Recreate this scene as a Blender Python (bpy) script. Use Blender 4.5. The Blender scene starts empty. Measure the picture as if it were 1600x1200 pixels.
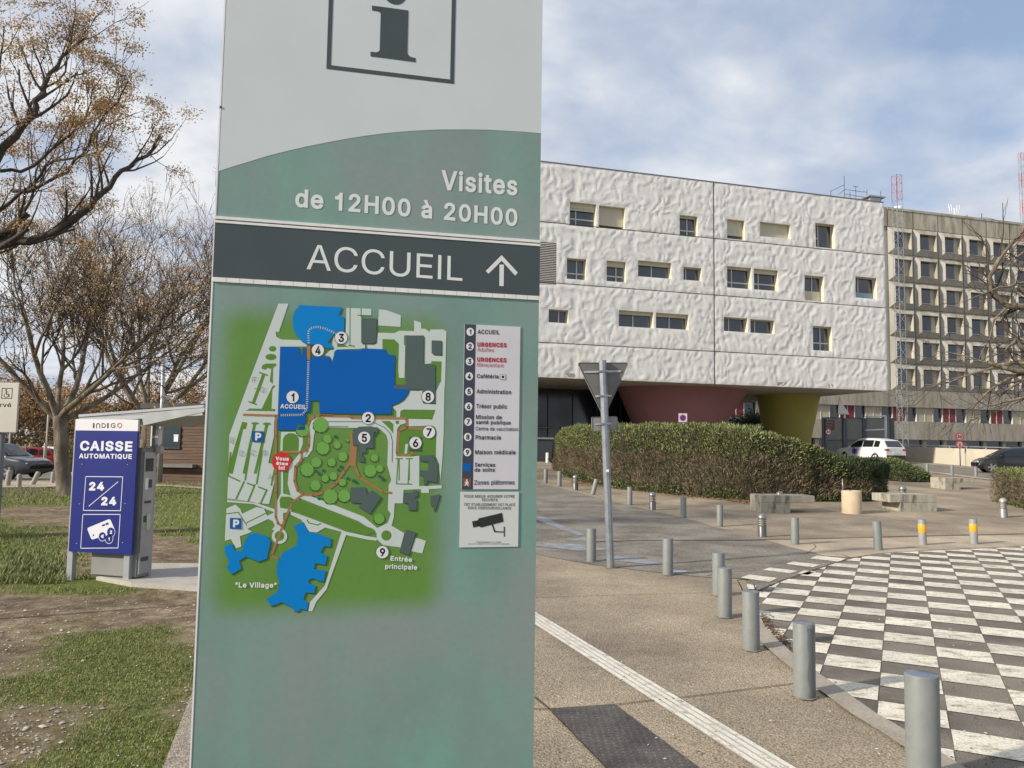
import bpy, bmesh, math, random
import numpy as np
from mathutils import Vector, Matrix, noise as mnoise
from mathutils.geometry import tessellate_polygon, delaunay_2d_cdt
R = math.radians
random.seed(7); rng = np.random.default_rng(7)
scene = bpy.context.scene
col = scene.collection

# ------------------------------------------------------------------ camera
CAMH = 1.75
PITCH, ROLL, F = 4.43, 0.85, 1200.0
cam_d = bpy.data.cameras.new('camera'); cam = bpy.data.objects.new('camera', cam_d)
col.objects.link(cam); scene.camera = cam
cam_d.sensor_width = 36; cam_d.lens = 36 * F / 1600; cam_d.clip_end = 3000; cam_d.clip_start = 0.05
CM = Matrix.Rotation(R(90 + PITCH), 4, 'X') @ Matrix.Rotation(R(ROLL), 4, 'Z')
cam.matrix_world = Matrix.Translation((0, 0, CAMH)) @ CM

# ------------------------------------------------------------------ sun, sky, exposure
SUN_AZ = (-1.0, -0.50)      # horizontal direction towards the sun
SUN_EL = 27
scene.view_settings.view_transform = 'Standard'; scene.view_settings.look = 'None'
scene.view_settings.exposure = 0.42; scene.view_settings.gamma = 1
sd = bpy.data.lights.new('sun', 'SUN'); sun = bpy.data.objects.new('sun', sd); col.objects.link(sun)
sd.energy = 4.3; sd.angle = R(2.5); sd.color = (1, .90, .75)
h = Vector((SUN_AZ[0], SUN_AZ[1], 0)).normalized()
sv = Vector((h.x * math.cos(R(SUN_EL)), h.y * math.cos(R(SUN_EL)), math.sin(R(SUN_EL))))
sun.rotation_euler = sv.to_track_quat('Z', 'Y').to_euler()
world = bpy.data.worlds.new("World"); scene.world = world; world.use_nodes = True
nt = world.node_tree; nt.nodes.clear(); N = nt.nodes.new; L = nt.links.new
sky = N('ShaderNodeTexSky'); sky.sky_type = 'NISHITA'; sky.sun_disc = False
sky.sun_elevation = R(SUN_EL); sky.sun_rotation = math.atan2(h.x, h.y)
tc = N('ShaderNodeTexCoord'); sx = N('ShaderNodeSeparateXYZ'); L(tc.outputs['Generated'], sx.inputs[0])
mz = N('ShaderNodeMath'); mz.operation = 'MAXIMUM'; L(sx.outputs['Z'], mz.inputs[0]); mz.inputs[1].default_value = 0.0
az_ = N('ShaderNodeMath'); az_.operation = 'ADD'; L(mz.outputs[0], az_.inputs[0]); az_.inputs[1].default_value = 0.22
cb = N('ShaderNodeCombineXYZ')
for i, k in enumerate('XY'):
    dv = N('ShaderNodeMath'); dv.operation = 'DIVIDE'; L(sx.outputs[k], dv.inputs[0]); L(az_.outputs[0], dv.inputs[1]); L(dv.outputs[0], cb.inputs[i])
n1 = N('ShaderNodeTexNoise'); n1.inputs['Scale'].default_value = 1.35; n1.inputs['Detail'].default_value = 9; n1.inputs['Roughness'].default_value = .52; n1.inputs['Distortion'].default_value = .35
mp = N('ShaderNodeMapping'); mp.inputs['Location'].default_value = (3.1, 1.7, .4); L(cb.outputs[0], mp.inputs[0]); L(mp.outputs[0], n1.inputs['Vector'])
r1 = N('ShaderNodeValToRGB'); r1.color_ramp.elements[0].position = .31; r1.color_ramp.elements[1].position = .50; L(n1.outputs['Fac'], r1.inputs[0])
n2 = N('ShaderNodeTexNoise'); n2.inputs['Scale'].default_value = 3.1; n2.inputs['Detail'].default_value = 6; L(mp.outputs[0], n2.inputs['Vector'])
r2 = N('ShaderNodeValToRGB'); e = r2.color_ramp.elements
e[0].position = .38; e[0].color = (5.3, 5.8, 6.8, 1); e[1].position = .60; e[1].color = (8.1, 8.25, 8.5, 1); L(n2.outputs['Fac'], r2.inputs[0])
sk2 = N('ShaderNodeMixRGB'); sk2.inputs[0].default_value = .55; sk2.inputs[2].default_value = (4.3, 5.6, 7.9, 1); L(sky.outputs[0], sk2.inputs[1])
cm_ = N('ShaderNodeMixRGB'); L(r1.outputs[0], cm_.inputs[0]); L(sk2.outputs[0], cm_.inputs[1]); L(r2.outputs[0], cm_.inputs[2])
bg = N('ShaderNodeBackground'); bg.inputs[1].default_value = 0.08; L(cm_.outputs[0], bg.inputs[0])
wo = N('ShaderNodeOutputWorld'); L(bg.outputs[0], wo.inputs[0])

# ------------------------------------------------------------------ projection helpers (photo pixels, 1600x1200)
CM3 = CM.to_3x3()
def ray(px, py):
    return CM3 @ Vector(((px - 800) / F, (600 - py) / F, -1))
def ss(a, b, x):
    t = min(1, max(0, (x - a) / (b - a))); return t * t * (3 - 2 * t)
def gz(x, y):
    y_ = max(y, 1.0); a = x / y_
    up = 0.03 * max(0, min(y, 37) - 17) + 0.01 * max(0, min(y, 60) - 37)
    dn = -0.03 * max(0, min(y, 40) - 27) - .012 * max(0, min(y, 75) - 40)
    k = ss(-.32, -.05, a)
    return up * k + dn * (1 - k)
def at(px, py, dz=0.0):
    r = ray(px, py); z = 0
    for _ in range(30):
        t = (z - CAMH) / r.z if r.z < -1e-4 else 90 / r.y
        t = min(t, 90 / r.y)
        x, y = r.x * t, r.y * t; z = .5 * z + .5 * gz(x, y)
    return Vector((x, y, gz(x, y) + dz))
def atd(px, py, d):
    r = ray(px, py); t = d / r.y
    return Vector((r.x * t, d, CAMH + r.z * t))
class Plane:
    """vertical plane through P with horizontal unit direction u; coordinates (s, z)"""
    def __init__(s, P, u):
        s.P = Vector((P[0], P[1], 0)); s.u = Vector((u[0], u[1], 0)).normalized(); s.n = Vector((s.u.y, -s.u.x, 0))
    def uv(s, px, py):
        r = ray(px, py); o = Vector((0, 0, CAMH)); t = (s.P - o).dot(s.n) / r.dot(s.n); q = o + r * t
        return ((q - s.P).dot(s.u), q.z)
    def w(s, a, z, off=0.0):
        q = s.P + s.u * a + s.n * off; return Vector((q.x, q.y, z))
    def mat(s):
        m = Matrix.Identity(4); m.col[0][:3] = s.u; m.col[1][:3] = -s.n; m.col[2][:3] = (0, 0, 1); m.col[3][:3] = s.P; return m

# ------------------------------------------------------------------ materials
MATS = {}
def mat(name, c=(.5, .5, .5), rough=.6, metal=0.0, var=.12, scale=6.0, bump=0.0, bscale=40.0, c2=None, c2scale=None, c2lo=.45, c2hi=.6, stretch=(1, 1, 1), spec=.5, coat=0.0, fine=0.0, alpha=1.0, coords='Object'):
    if name in MATS: return MATS[name]
    m = bpy.data.materials.new(name); m.use_nodes = True; t = m.node_tree; n = t.nodes.new; l = t.links.new
    b = t.nodes['Principled BSDF']; b.inputs['Roughness'].default_value = rough; b.inputs['Metallic'].default_value = metal
    b.inputs['Specular IOR Level'].default_value = spec; b.inputs['Coat Weight'].default_value = coat; b.inputs['Alpha'].default_value = alpha
    tcn = n('ShaderNodeTexCoord'); mpn = n('ShaderNodeMapping'); mpn.inputs['Scale'].default_value = stretch; l(tcn.outputs[coords], mpn.inputs[0])
    nz = n('ShaderNodeTexNoise'); nz.inputs['Scale'].default_value = scale; nz.inputs['Detail'].default_value = 6; l(mpn.outputs[0], nz.inputs['Vector'])
    mr = n('ShaderNodeMapRange'); mr.inputs['From Min'].default_value = .3; mr.inputs['From Max'].default_value = .7; mr.inputs['To Min'].default_value = 1 - var; mr.inputs['To Max'].default_value = 1 + var
    l(nz.outputs['Fac'], mr.inputs[0])
    base = n('ShaderNodeRGB'); base.outputs[0].default_value = (*c, 1); cur = base.outputs[0]
    if c2:
        nz2 = n('ShaderNodeTexNoise'); nz2.inputs['Scale'].default_value = c2scale or scale * .5; nz2.inputs['Detail'].default_value = 8; nz2.inputs['Roughness'].default_value = .65; l(mpn.outputs[0], nz2.inputs['Vector'])
        rm = n('ShaderNodeMapRange'); rm.inputs['From Min'].default_value = c2lo; rm.inputs['From Max'].default_value = c2hi; l(nz2.outputs['Fac'], rm.inputs[0])
        mx = n('ShaderNodeMixRGB'); l(rm.outputs[0], mx.inputs[0]); l(cur, mx.inputs[1]); mx.inputs[2].default_value = (*c2, 1); cur = mx.outputs[0]
    mu = n('ShaderNodeVectorMath'); mu.operation = 'SCALE'; l(cur, mu.inputs[0]); l(mr.outputs[0], mu.inputs['Scale']); cur = mu.outputs[0]
    if fine > 0:
        vz = n('ShaderNodeTexNoise'); vz.inputs['Scale'].default_value = bscale; vz.inputs['Detail'].default_value = 3; l(mpn.outputs[0], vz.inputs['Vector'])
        vr = n('ShaderNodeMapRange'); vr.inputs['From Min'].default_value = .32; vr.inputs['From Max'].default_value = .68; vr.inputs['To Min'].default_value = 1 - fine; vr.inputs['To Max'].default_value = 1 + fine; l(vz.outputs['Fac'], vr.inputs[0])
        m2 = n('ShaderNodeVectorMath'); m2.operation = 'SCALE'; l(cur, m2.inputs[0]); l(vr.outputs[0], m2.inputs['Scale']); cur = m2.outputs[0]
    l(cur, b.inputs['Base Color'])
    if bump > 0:
        bn = n('ShaderNodeTexNoise'); bn.inputs['Scale'].default_value = bscale; bn.inputs['Detail'].default_value = 4; l(mpn.outputs[0], bn.inputs['Vector'])
        bp = n('ShaderNodeBump'); bp.inputs['Strength'].default_value = bump; bp.inputs['Distance'].default_value = .02; l(bn.outputs['Fac'], bp.inputs['Height']); l(bp.outputs[0], b.inputs['Normal'])
    MATS[name] = m; return m

def flat(name, c, rough=.55): return mat(name, c, rough, var=.04, scale=3, spec=.22)

# ------------------------------------------------------------------ mesh builder
class MB:
    def __init__(s): s.v = []; s.f = []; s.m = []; s.mats = []; s.sm = []
    def slot(s, m):
        if m not in s.mats: s.mats.append(m)
        return s.mats.index(m)
    def face(s, pts, m, smooth=False):
        b = len(s.v); s.v += [tuple(p) for p in pts]; s.f.append(tuple(range(b, b + len(pts)))); s.m.append(s.slot(m)); s.sm.append(smooth)
    def raw(s, vs, fs, m, smooth=False):
        b = len(s.v); s.v += [tuple(p) for p in vs]; k = s.slot(m)
        for f in fs: s.f.append(tuple(b + i for i in f)); s.m.append(k); s.sm.append(smooth)
    def box(s, x0, x1, y0, y1, z0, z1, m, M=None):
        vs = [Vector((x, y, z)) for z in (z0, z1) for y in (y0, y1) for x in (x0, x1)]
        if M: vs = [M @ v for v in vs]
        s.raw(vs, [(0, 2, 3, 1), (4, 5, 7, 6), (0, 1, 5, 4), (2, 6, 7, 3), (0, 4, 6, 2), (1, 3, 7, 5)], m)
    def bbox(s, x0, x1, y0, y1, z0, z1, m, bev=.01, M=None):
        bm = bmesh.new(); bmesh.ops.create_cube(bm, size=1)
        for v in bm.verts: v.co = Vector((x0 + (v.co.x + .5) * (x1 - x0), y0 + (v.co.y + .5) * (y1 - y0), z0 + (v.co.z + .5) * (z1 - z0)))
        bmesh.ops.bevel(bm, geom=bm.edges[:], offset=bev, segments=2, affect='EDGES')
        bm.verts.index_update(); vs = [(M @ v.co) if M else v.co.copy() for v in bm.verts]
        s.raw(vs, [[v.index for v in f.verts] for f in bm.faces], m); bm.free()
    def tube(s, pts, rads, m, n=6, smooth=True, cap=True):
        pts = [Vector(p) for p in pts]; base = len(s.v); k = s.slot(m)
        d = (pts[1] - pts[0]).normalized(); a = d.orthogonal().normalized()
        for i, p in enumerate(pts):
            if 0 < i < len(pts) - 1: d = (pts[i + 1] - pts[i - 1])
            elif i: d = (pts[i] - pts[i - 1])
            d = d.normalized() if d.length > 1e-9 else Vector((0, 0, 1))
            a = (a - d * a.dot(d)); a = a.normalized() if a.length > 1e-6 else d.orthogonal().normalized()
            b = d.cross(a); r = rads[i] if hasattr(rads, '__len__') else rads
            for j in range(n):
                t = 2 * math.pi * j / n; q = p + (a * math.cos(t) + b * math.sin(t)) * r; s.v.append((q.x, q.y, q.z))
        for i in range(len(pts) - 1):
            for j in range(n):
                s.f.append((base + i * n + j, base + i * n + (j + 1) % n, base + (i + 1) * n + (j + 1) % n, base + (i + 1) * n + j)); s.m.append(k); s.sm.append(smooth)
        if cap:
            s.f.append(tuple(base + j for j in range(n))[::-1]); s.m.append(k); s.sm.append(False)
            o = base + (len(pts) - 1) * n; s.f.append(tuple(o + j for j in range(n))); s.m.append(k); s.sm.append(False)
    def lathe(s, prof, m, n=24, c=(0, 0, 0), smooth=True):
        base = len(s.v); k = s.slot(m)
        for r, z in prof:
            for j in range(n):
                t = 2 * math.pi * j / n; s.v.append((c[0] + r * math.cos(t), c[1] + r * math.sin(t), c[2] + z))
        for i in range(len(prof) - 1):
            for j in range(n):
                s.f.append((base + i * n + j, base + i * n + (j + 1) % n, base + (i + 1) * n + (j + 1) % n, base + (i + 1) * n + j)); s.m.append(k); s.sm.append(smooth)
    def poly(s, pts2, fn, m):
        """filled 2D polygon, fn maps (a,b) to 3D"""
        tri = tessellate_polygon([[Vector((p[0], p[1], 0)) for p in pts2]])
        vs = [fn(p[0], p[1]) for p in pts2]; s.raw(vs, [tuple(t) for t in tri], m)
    def build(s, name, parent=None, M=None):
        me = bpy.data.meshes.new(name); me.from_pydata(s.v, [], s.f)
        for mm in s.mats: me.materials.append(mm)
        me.polygons.foreach_set('material_index', s.m); me.polygons.foreach_set('use_smooth', s.sm); me.update()
        o = bpy.data.objects.new(name, me); col.objects.link(o)
        if parent: o.parent = parent
        if M is not None: o.matrix_local = M
        return o
def fix(o):
    bm = bmesh.new(); bm.from_mesh(o.data); bmesh.ops.remove_doubles(bm, verts=bm.verts, dist=1e-5); bmesh.ops.recalc_face_normals(bm, faces=bm.faces); bm.to_mesh(o.data); bm.free(); return o
def tag(o, label=None, cat=None, group=None, kind=None):
    if label: o['label'] = label
    if cat: o['category'] = cat
    if group: o['group'] = group
    if kind: o['kind'] = kind
    return o
def empty(name, loc=(0, 0, 0), rz=0.0, label=None, cat=None, group=None, M=None):
    o = bpy.data.objects.new(name, None); o.empty_display_size = .2; col.objects.link(o)
    if M is not None: o.matrix_world = M
    else: o.location = loc; o.rotation_euler = (0, 0, rz)
    return tag(o, label, cat, group)
def copy_tree(o, parent=None):
    kids = [c for c in o.children]
    c = o.copy(); col.objects.link(c)
    if parent: c.parent = parent
    for k in kids: copy_tree(k, c)
    return c
def clip_cell(poly, x0, x1, y0, y1):
    def cl(P, ins, inter):
        out = []
        for i in range(len(P)):
            a, b = P[i - 1], P[i]; ia, ib = ins(a), ins(b)
            if ib:
                if not ia: out.append(inter(a, b))
                out.append(b)
            elif ia: out.append(inter(a, b))
        return out
    def ix(c): return lambda a, b: (c, a[1] + (b[1] - a[1]) * (c - a[0]) / (b[0] - a[0]))
    def iy(c): return lambda a, b: (a[0] + (b[0] - a[0]) * (c - a[1]) / (b[1] - a[1]), c)
    P = poly
    for ins, it in ((lambda p: p[0] >= x0, ix(x0)), (lambda p: p[0] <= x1, ix(x1)), (lambda p: p[1] >= y0, iy(y0)), (lambda p: p[1] <= y1, iy(y1))):
        if not P: return []
        P = cl(P, ins, it)
    return P
def area(P): return .5 * sum(P[i - 1][0] * P[i][1] - P[i][0] * P[i - 1][1] for i in range(len(P)))
def drape(mb, poly, dz, m, g=1.0):
    """lay a polygon (world xy) over the ground"""
    poly = [(p[0], p[1]) for p in poly]
    if area(poly) < 0: poly = poly[::-1]
    xs = [p[0] for p in poly]; ys = [p[1] for p in poly]
    tris = tessellate_polygon([[Vector((p[0], p[1], 0)) for p in poly]])
    for t in tris:
        T = [poly[i] for i in t]
        if area(T) < 0: T = T[::-1]
        if max(p[1] for p in T) < 16.9 and g >= 1:
            mb.face([(p[0], p[1], gz(*p) + dz) for p in T], m); continue
        for i in range(int(math.floor(min(p[0] for p in T) / g)), int(math.ceil(max(p[0] for p in T) / g))):
            for j in range(int(math.floor(min(p[1] for p in T) / g)), int(math.ceil(max(p[1] for p in T) / g))):
                P = clip_cell(T, i * g, (i + 1) * g, j * g, (j + 1) * g)
                if len(P) >= 3 and abs(area(P)) > 1e-7: mb.face([(p[0], p[1], gz(*p) + dz) for p in P], m)
def inpoly(x, y, P):
    c = False
    for i in range(len(P)):
        x1, y1 = P[i - 1][:2]; x2, y2 = P[i][:2]
        if (y1 > y) != (y2 > y) and x < (x2 - x1) * (y - y1) / (y2 - y1) + x1: c = not c
    return c
def ppx(l): return [tuple(at(*p)[:2]) for p in l]
# ------------------------------------------------------------------ lettering
# letter outlines: code point: (advance, closed loops of x, y in 1/500 em)
GL = {39: (103, [[35,254,39,159,64,159,68,254]]),
45: (227, [[57,122,57,94,168,94,168,122]]),
46: (94, [[25,20,28,9,31,4,36,1,48,-2,54,-1,64,4,68,9,71,20,70,27,68,32,64,37,54,43,42,43,31,37,26,27]]),
47: (125, [[117,266,89,266,7,-38,36,-38]]),
48: (227, [[30,72,34,57,42,39,53,24,65,12,79,3,95,-2,113,-3,131,-2,147,3,162,12,174,24,184,39,192,57,197,72,203,127,197,182,192,197,184,215,174,230,161,242,147,251,131,256,113,258,95,256,79,251,65,242,53,230,43,215,35,197,30,182,24,127],[62,72,58,88,55,107,55,148,58,166,62,182,67,197,73,208,82,218,91,224,101,228,113,230,125,228,136,224,145,218,153,208,160,197,165,182,169,166,171,148,172,127,169,88,165,72,160,58,153,46,145,37,136,30,125,26,113,25,101,26,91,30,82,37,73,46,67,58]]),
49: (182, [[86,0,118,0,118,254,91,254,76,221,51,201,25,196,25,168,86,168]]),
50: (227, [[32,24,32,0,195,0,195,28,76,28,76,30,168,129,181,150,191,186,186,211,181,223,173,233,164,241,153,248,141,254,127,257,112,258,98,257,84,253,72,248,60,241,51,232,43,221,37,209,34,196,33,181,64,181,64,190,66,199,69,207,79,219,86,224,102,229,112,230,137,224,149,215,154,209,157,202,160,178,158,170,152,156,141,141,117,114]]),
51: (227, [[54,11,66,5,80,0,109,-3,125,-2,141,1,154,6,166,13,177,22,185,33,191,45,195,58,196,72,195,86,192,99,185,111,177,122,167,131,154,138,140,143,124,145,111,144,186,230,186,254,35,254,35,226,144,226,144,224,78,150,78,124,101,124,115,123,127,121,137,117,146,112,153,105,158,98,162,90,165,72,164,63,161,54,157,46,152,40,138,30,129,27,100,25,91,27,75,33,63,44,59,50,56,58,55,66,22,66,24,52,28,40,35,29,44,19]]),
52: (227, [[20,79,20,53,141,53,141,0,171,0,171,53,207,53,207,81,171,81,171,159,141,159,141,81,54,81,54,83,155,254,123,254]]),
53: (227, [[30,65,35,41,41,30,49,20,59,12,70,6,82,1,96,-2,111,-3,126,-2,141,1,154,8,166,16,176,26,184,38,191,51,194,66,195,94,193,105,185,125,172,143,165,150,156,156,137,164,115,167,97,165,81,159,67,151,75,226,183,226,183,254,48,254,34,126,64,123,76,131,92,137,119,138,129,135,137,131,145,125,151,119,157,111,161,101,163,92,164,81,161,61,157,52,152,44,146,38,138,32,130,28,111,25,94,27,80,34,69,44,62,58,61,65]]),
54: (227, [[42,37,50,25,60,15,71,7,84,1,98,-2,113,-3,128,-2,142,1,155,7,166,15,176,25,184,36,190,49,193,63,194,79,193,94,190,107,185,120,178,131,169,140,158,147,146,153,132,156,110,157,98,153,85,145,161,254,126,254,56,151,35,106,32,81,33,65,36,51],[65,59,62,79,65,99,69,107,80,121,87,126,95,130,113,133,123,132,131,130,139,126,146,121,157,107,161,98,164,79,161,59,152,43,139,31,131,27,123,25,113,24,95,27,87,31,74,43]]),
55: (227, [[48,0,82,0,195,224,195,254,31,254,31,226,162,226,162,224]]),
56: (227, [[37,31,45,21,56,13,68,6,82,1,97,-2,113,-3,130,-2,145,1,158,6,171,13,181,21,189,31,195,42,199,54,200,78,194,98,183,114,176,121,168,126,159,130,150,132,150,133,162,138,171,145,180,154,186,165,190,177,191,190,190,203,181,225,173,234,164,242,153,249,141,254,128,257,113,258,99,257,85,254,73,249,62,242,53,234,45,225,36,203,35,190,36,177,40,165,46,154,55,145,65,138,76,133,76,132,67,130,58,126,43,114,37,106,29,88,26,68,27,54,31,42],[64,46,58,61,58,78,61,87,70,101,77,107,93,115,113,118,133,115,149,107,156,101,165,87,168,78,168,61,165,53,161,46,150,34,134,27,124,25,102,25,92,27,76,34],[66,188,72,210,82,221,96,228,113,230,130,228,138,225,144,221,154,210,160,188,157,172,154,165,144,154,130,147,122,145,104,145,96,147,82,154,72,165,69,172]]),
57: (227, [[41,134,58,114,69,107,81,102,94,98,109,97,128,101,140,109,65,0,100,0,158,84,180,120,191,148,194,161,193,189,190,204,184,217,176,229,166,239,155,247,142,253,128,257,113,258,98,257,84,253,71,247,60,239,50,230,42,218,36,205,33,191,32,176,33,161,36,147],[69,148,63,166,63,186,69,204,80,218,87,223,95,227,113,230,123,229,131,227,139,223,146,218,157,204,161,195,164,175,161,156,157,147,152,140,146,134,139,129,123,122,104,122,95,125,87,129,80,134,74,140]]),
65: (240, [[8,0,43,0,67,71,173,71,198,0,231,0,138,254,101,254],[119,228,132,186,163,99,77,99]]),
66: (228, [[62,29,62,115,135,115,144,113,153,109,166,99,175,85,178,68,176,58,172,48,165,40,154,34,140,30,122,29],[30,254,30,0,123,0,142,1,158,4,172,9,184,16,193,24,200,33,205,44,208,56,209,68,208,81,205,92,201,102,196,110,182,123,166,130,157,131,157,133,172,139,189,153,197,168,199,187,198,199,195,210,190,221,184,230,175,239,164,245,152,250,137,253,121,254],[62,226,120,226,135,225,147,221,156,214,163,206,167,197,168,186,165,170,162,163,157,157,151,152,144,148,128,143,62,143]]),
67: (255, [[43,44,52,32,63,21,75,12,88,6,103,1,118,-2,146,-3,159,-1,170,2,192,12,210,27,224,45,234,68,236,80,204,80,199,64,195,57,185,45,179,40,158,30,134,26,119,28,105,32,92,38,80,47,71,59,63,72,57,88,53,107,52,127,53,148,57,166,62,182,71,196,80,207,92,216,105,223,119,227,142,228,165,222,179,214,190,204,202,183,204,174,236,174,234,187,224,209,210,228,201,236,181,248,170,252,134,258,118,257,103,254,88,249,75,242,63,233,52,223,35,197,28,181,24,165,21,146,20,127,21,108,28,73,35,58]]),
68: (251, [[30,254,30,0,109,0,128,1,145,4,161,9,175,15,188,24,199,34,209,46,217,59,223,74,230,109,231,128,230,147,223,181,217,196,206,213,192,228,176,239,162,246,147,251,113,254],[144,34,127,30,107,29,62,29,62,226,110,226,129,225,145,221,160,214,172,205,182,194,190,180,195,165,200,128,198,108,195,90,189,75,182,61,171,49,159,40]]),
69: (209, [[62,29,62,114,178,114,178,143,62,143,62,226,186,226,186,254,30,254,30,0,188,0,188,29]]),
70: (205, [[62,0,62,111,173,111,173,139,62,139,62,226,185,226,185,254,30,254,30,0]]),
71: (260, [[42,44,52,32,63,21,75,13,88,6,102,1,118,-2,134,-3,154,-2,172,2,188,9,203,19,215,31,225,45,233,62,237,80,239,100,239,128,141,128,141,100,207,100,206,87,203,74,198,62,191,51,183,43,172,36,161,31,148,27,134,26,119,28,105,32,92,38,81,47,71,59,63,72,57,88,53,107,52,127,53,148,57,166,62,182,70,196,80,207,92,216,104,223,118,227,133,228,158,224,172,218,194,197,198,190,204,174,237,174,230,198,225,208,218,218,202,235,192,242,170,252,146,257,132,258,117,257,102,254,88,249,74,242,62,233,52,223,42,210,35,197,28,181,24,165,21,146,20,127,21,108,28,73]]),
72: (258, [[30,0,62,0,62,116,196,116,196,0,228,0,228,254,196,254,196,144,62,144,62,254,30,254]]),
73: (92, [[30,0,62,0,62,254,30,254]]),
74: (198, [[18,56,22,40,28,27,38,16,53,5,71,-1,93,-3,113,-1,132,5,147,16,156,27,163,40,167,56,168,73,168,254,136,254,136,73,135,58,131,47,124,37,115,30,105,26,93,25,80,26,70,30,61,37,54,47,50,58,49,86,17,86]]),
75: (233, [[30,0,62,0,62,83,99,123,186,0,224,0,122,144,224,254,182,254,87,152,62,121,62,254,30,254]]),
76: (196, [[30,254,30,0,181,0,181,29,62,29,62,254]]),
77: (314, [[61,0,59,219,72,181,85,145,143,0,171,0,253,219,252,0,284,0,284,254,238,254,176,94,158,36,139,94,76,254,30,254,30,0]]),
78: (262, [[30,0,62,0,60,215,193,0,232,0,232,254,199,254,199,97,200,54,201,39,194,53,172,91,68,254,30,254]]),
79: (267, [[35,58,43,44,52,32,63,21,75,12,88,6,103,1,118,-2,133,-3,149,-2,164,1,179,6,192,12,204,21,215,32,224,44,232,58,238,73,243,90,246,108,247,127,246,146,243,165,232,197,215,223,204,233,192,242,179,249,164,254,149,257,133,258,118,257,103,254,88,249,75,242,63,233,52,223,35,197,28,181,24,165,21,146,20,127,21,108,28,73],[63,72,57,88,53,106,52,127,53,148,57,166,63,182,71,196,81,207,92,216,105,223,119,227,133,228,148,227,162,223,175,216,186,207,196,196,204,182,210,166,214,148,215,127,214,106,210,88,204,72,196,58,186,47,175,38,162,32,148,28,133,26,119,28,105,32,92,38,81,47,71,58]]),
80: (222, [[30,0,62,0,62,93,118,93,136,94,152,98,166,104,178,112,187,121,195,133,200,145,203,159,204,174,203,189,200,202,195,215,187,226,178,236,166,244,152,250,136,253,118,254,30,254],[129,122,116,121,62,121,62,226,116,226,129,225,139,223,148,219,156,214,162,208,167,201,170,193,172,184,172,164,170,155,167,147,162,139,156,133,149,128,139,124]]),
81: (267, [[43,44,52,32,63,21,75,12,88,6,103,1,118,-2,133,-3,149,-2,164,1,178,6,200,-24,234,-24,202,19,215,32,224,44,232,58,238,73,243,90,246,108,247,127,246,146,243,165,232,197,215,223,204,233,192,242,179,249,164,254,149,257,133,258,118,257,103,254,88,249,75,242,63,233,52,223,35,197,28,181,24,165,21,146,20,127,21,108,28,73,35,58],[71,58,63,72,57,88,53,106,52,127,53,148,57,166,63,182,71,196,81,207,92,216,105,223,119,227,133,228,148,227,162,223,175,216,186,207,196,196,204,182,210,166,214,148,215,127,214,106,210,88,204,72,196,58,183,45,156,80,123,80,160,31,148,28,133,26,119,28,105,32,92,38,81,47]]),
82: (224, [[30,0,62,0,62,99,123,99,177,0,214,0,157,105,166,109,178,116,188,125,195,136,200,148,204,161,205,176,204,191,195,217,188,227,178,237,167,244,153,250,136,253,118,254,30,254],[129,128,62,128,62,226,116,226,129,225,140,223,149,220,156,215,162,209,167,202,172,186,173,176,170,158,167,150,162,143,149,133,140,130]]),
83: (223, [[32,30,41,20,51,11,64,5,78,0,94,-3,112,-4,130,-3,147,0,162,5,185,21,193,32,199,43,203,56,204,69,201,90,197,99,186,113,172,124,156,132,132,140,106,147,85,154,71,162,65,167,61,173,58,180,58,195,64,209,76,220,92,227,102,229,127,228,140,225,151,219,160,211,166,201,169,189,200,189,199,202,195,213,189,224,180,234,170,242,158,249,145,254,130,257,114,258,97,257,83,254,69,249,57,242,46,234,37,224,31,213,27,200,26,186,28,170,34,156,43,145,56,135,72,126,122,111,155,99,170,84,173,70,172,61,169,53,165,46,159,40,151,34,143,30,123,25,102,25,83,29,75,33,68,38,62,44,57,51,54,59,52,68,19,68,21,54,25,42]]),
84: (224, [[16,254,16,226,96,226,96,0,128,0,128,226,208,226,208,254]]),
85: (259, [[30,87,31,70,36,54,42,40,52,27,63,17,77,8,93,1,110,-3,129,-4,149,-3,166,1,182,8,195,17,207,27,216,40,223,54,227,70,229,87,229,254,196,254,196,89,193,66,182,48,175,40,155,29,143,27,129,26,104,29,84,40,70,57,66,66,63,77,62,89,62,254,30,254]]),
86: (240, [[42,254,8,254,102,0,139,0,231,254,197,254,133,69,120,27,108,69]]),
87: (343, [[8,254,78,0,115,0,159,161,171,219,184,161,228,0,265,0,335,254,302,254,246,32,190,254,153,254,96,28,41,254]]),
88: (237, [[9,0,46,0,113,98,119,109,191,0,228,0,137,131,223,254,187,254,136,181,119,151,102,181,52,254,15,254,101,130]]),
89: (236, [[46,254,8,254,102,104,102,0,134,0,134,104,228,254,191,254,140,172,126,146,118,129,111,146]]),
90: (219, [[107,29,57,27,198,231,198,254,20,254,20,226,162,227,137,193,21,23,21,0,200,0,200,29]]),
97: (195, [[19,32,24,22,30,14,47,2,68,-4,90,-4,100,-2,115,4,126,12,136,26,138,26,138,0,168,0,168,139,165,150,161,160,156,168,150,175,143,180,119,190,97,192,87,192,66,188,39,173,32,165,20,146,50,137,59,150,75,161,82,164,106,165,120,161,125,158,130,153,136,142,133,117,117,113,89,110,54,103,39,97,26,87,18,73,15,54,16,42],[46,46,48,65,56,74,61,77,116,88,130,91,138,95,138,69,132,47,127,40,121,34,114,29,96,23,51,36]]),
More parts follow.
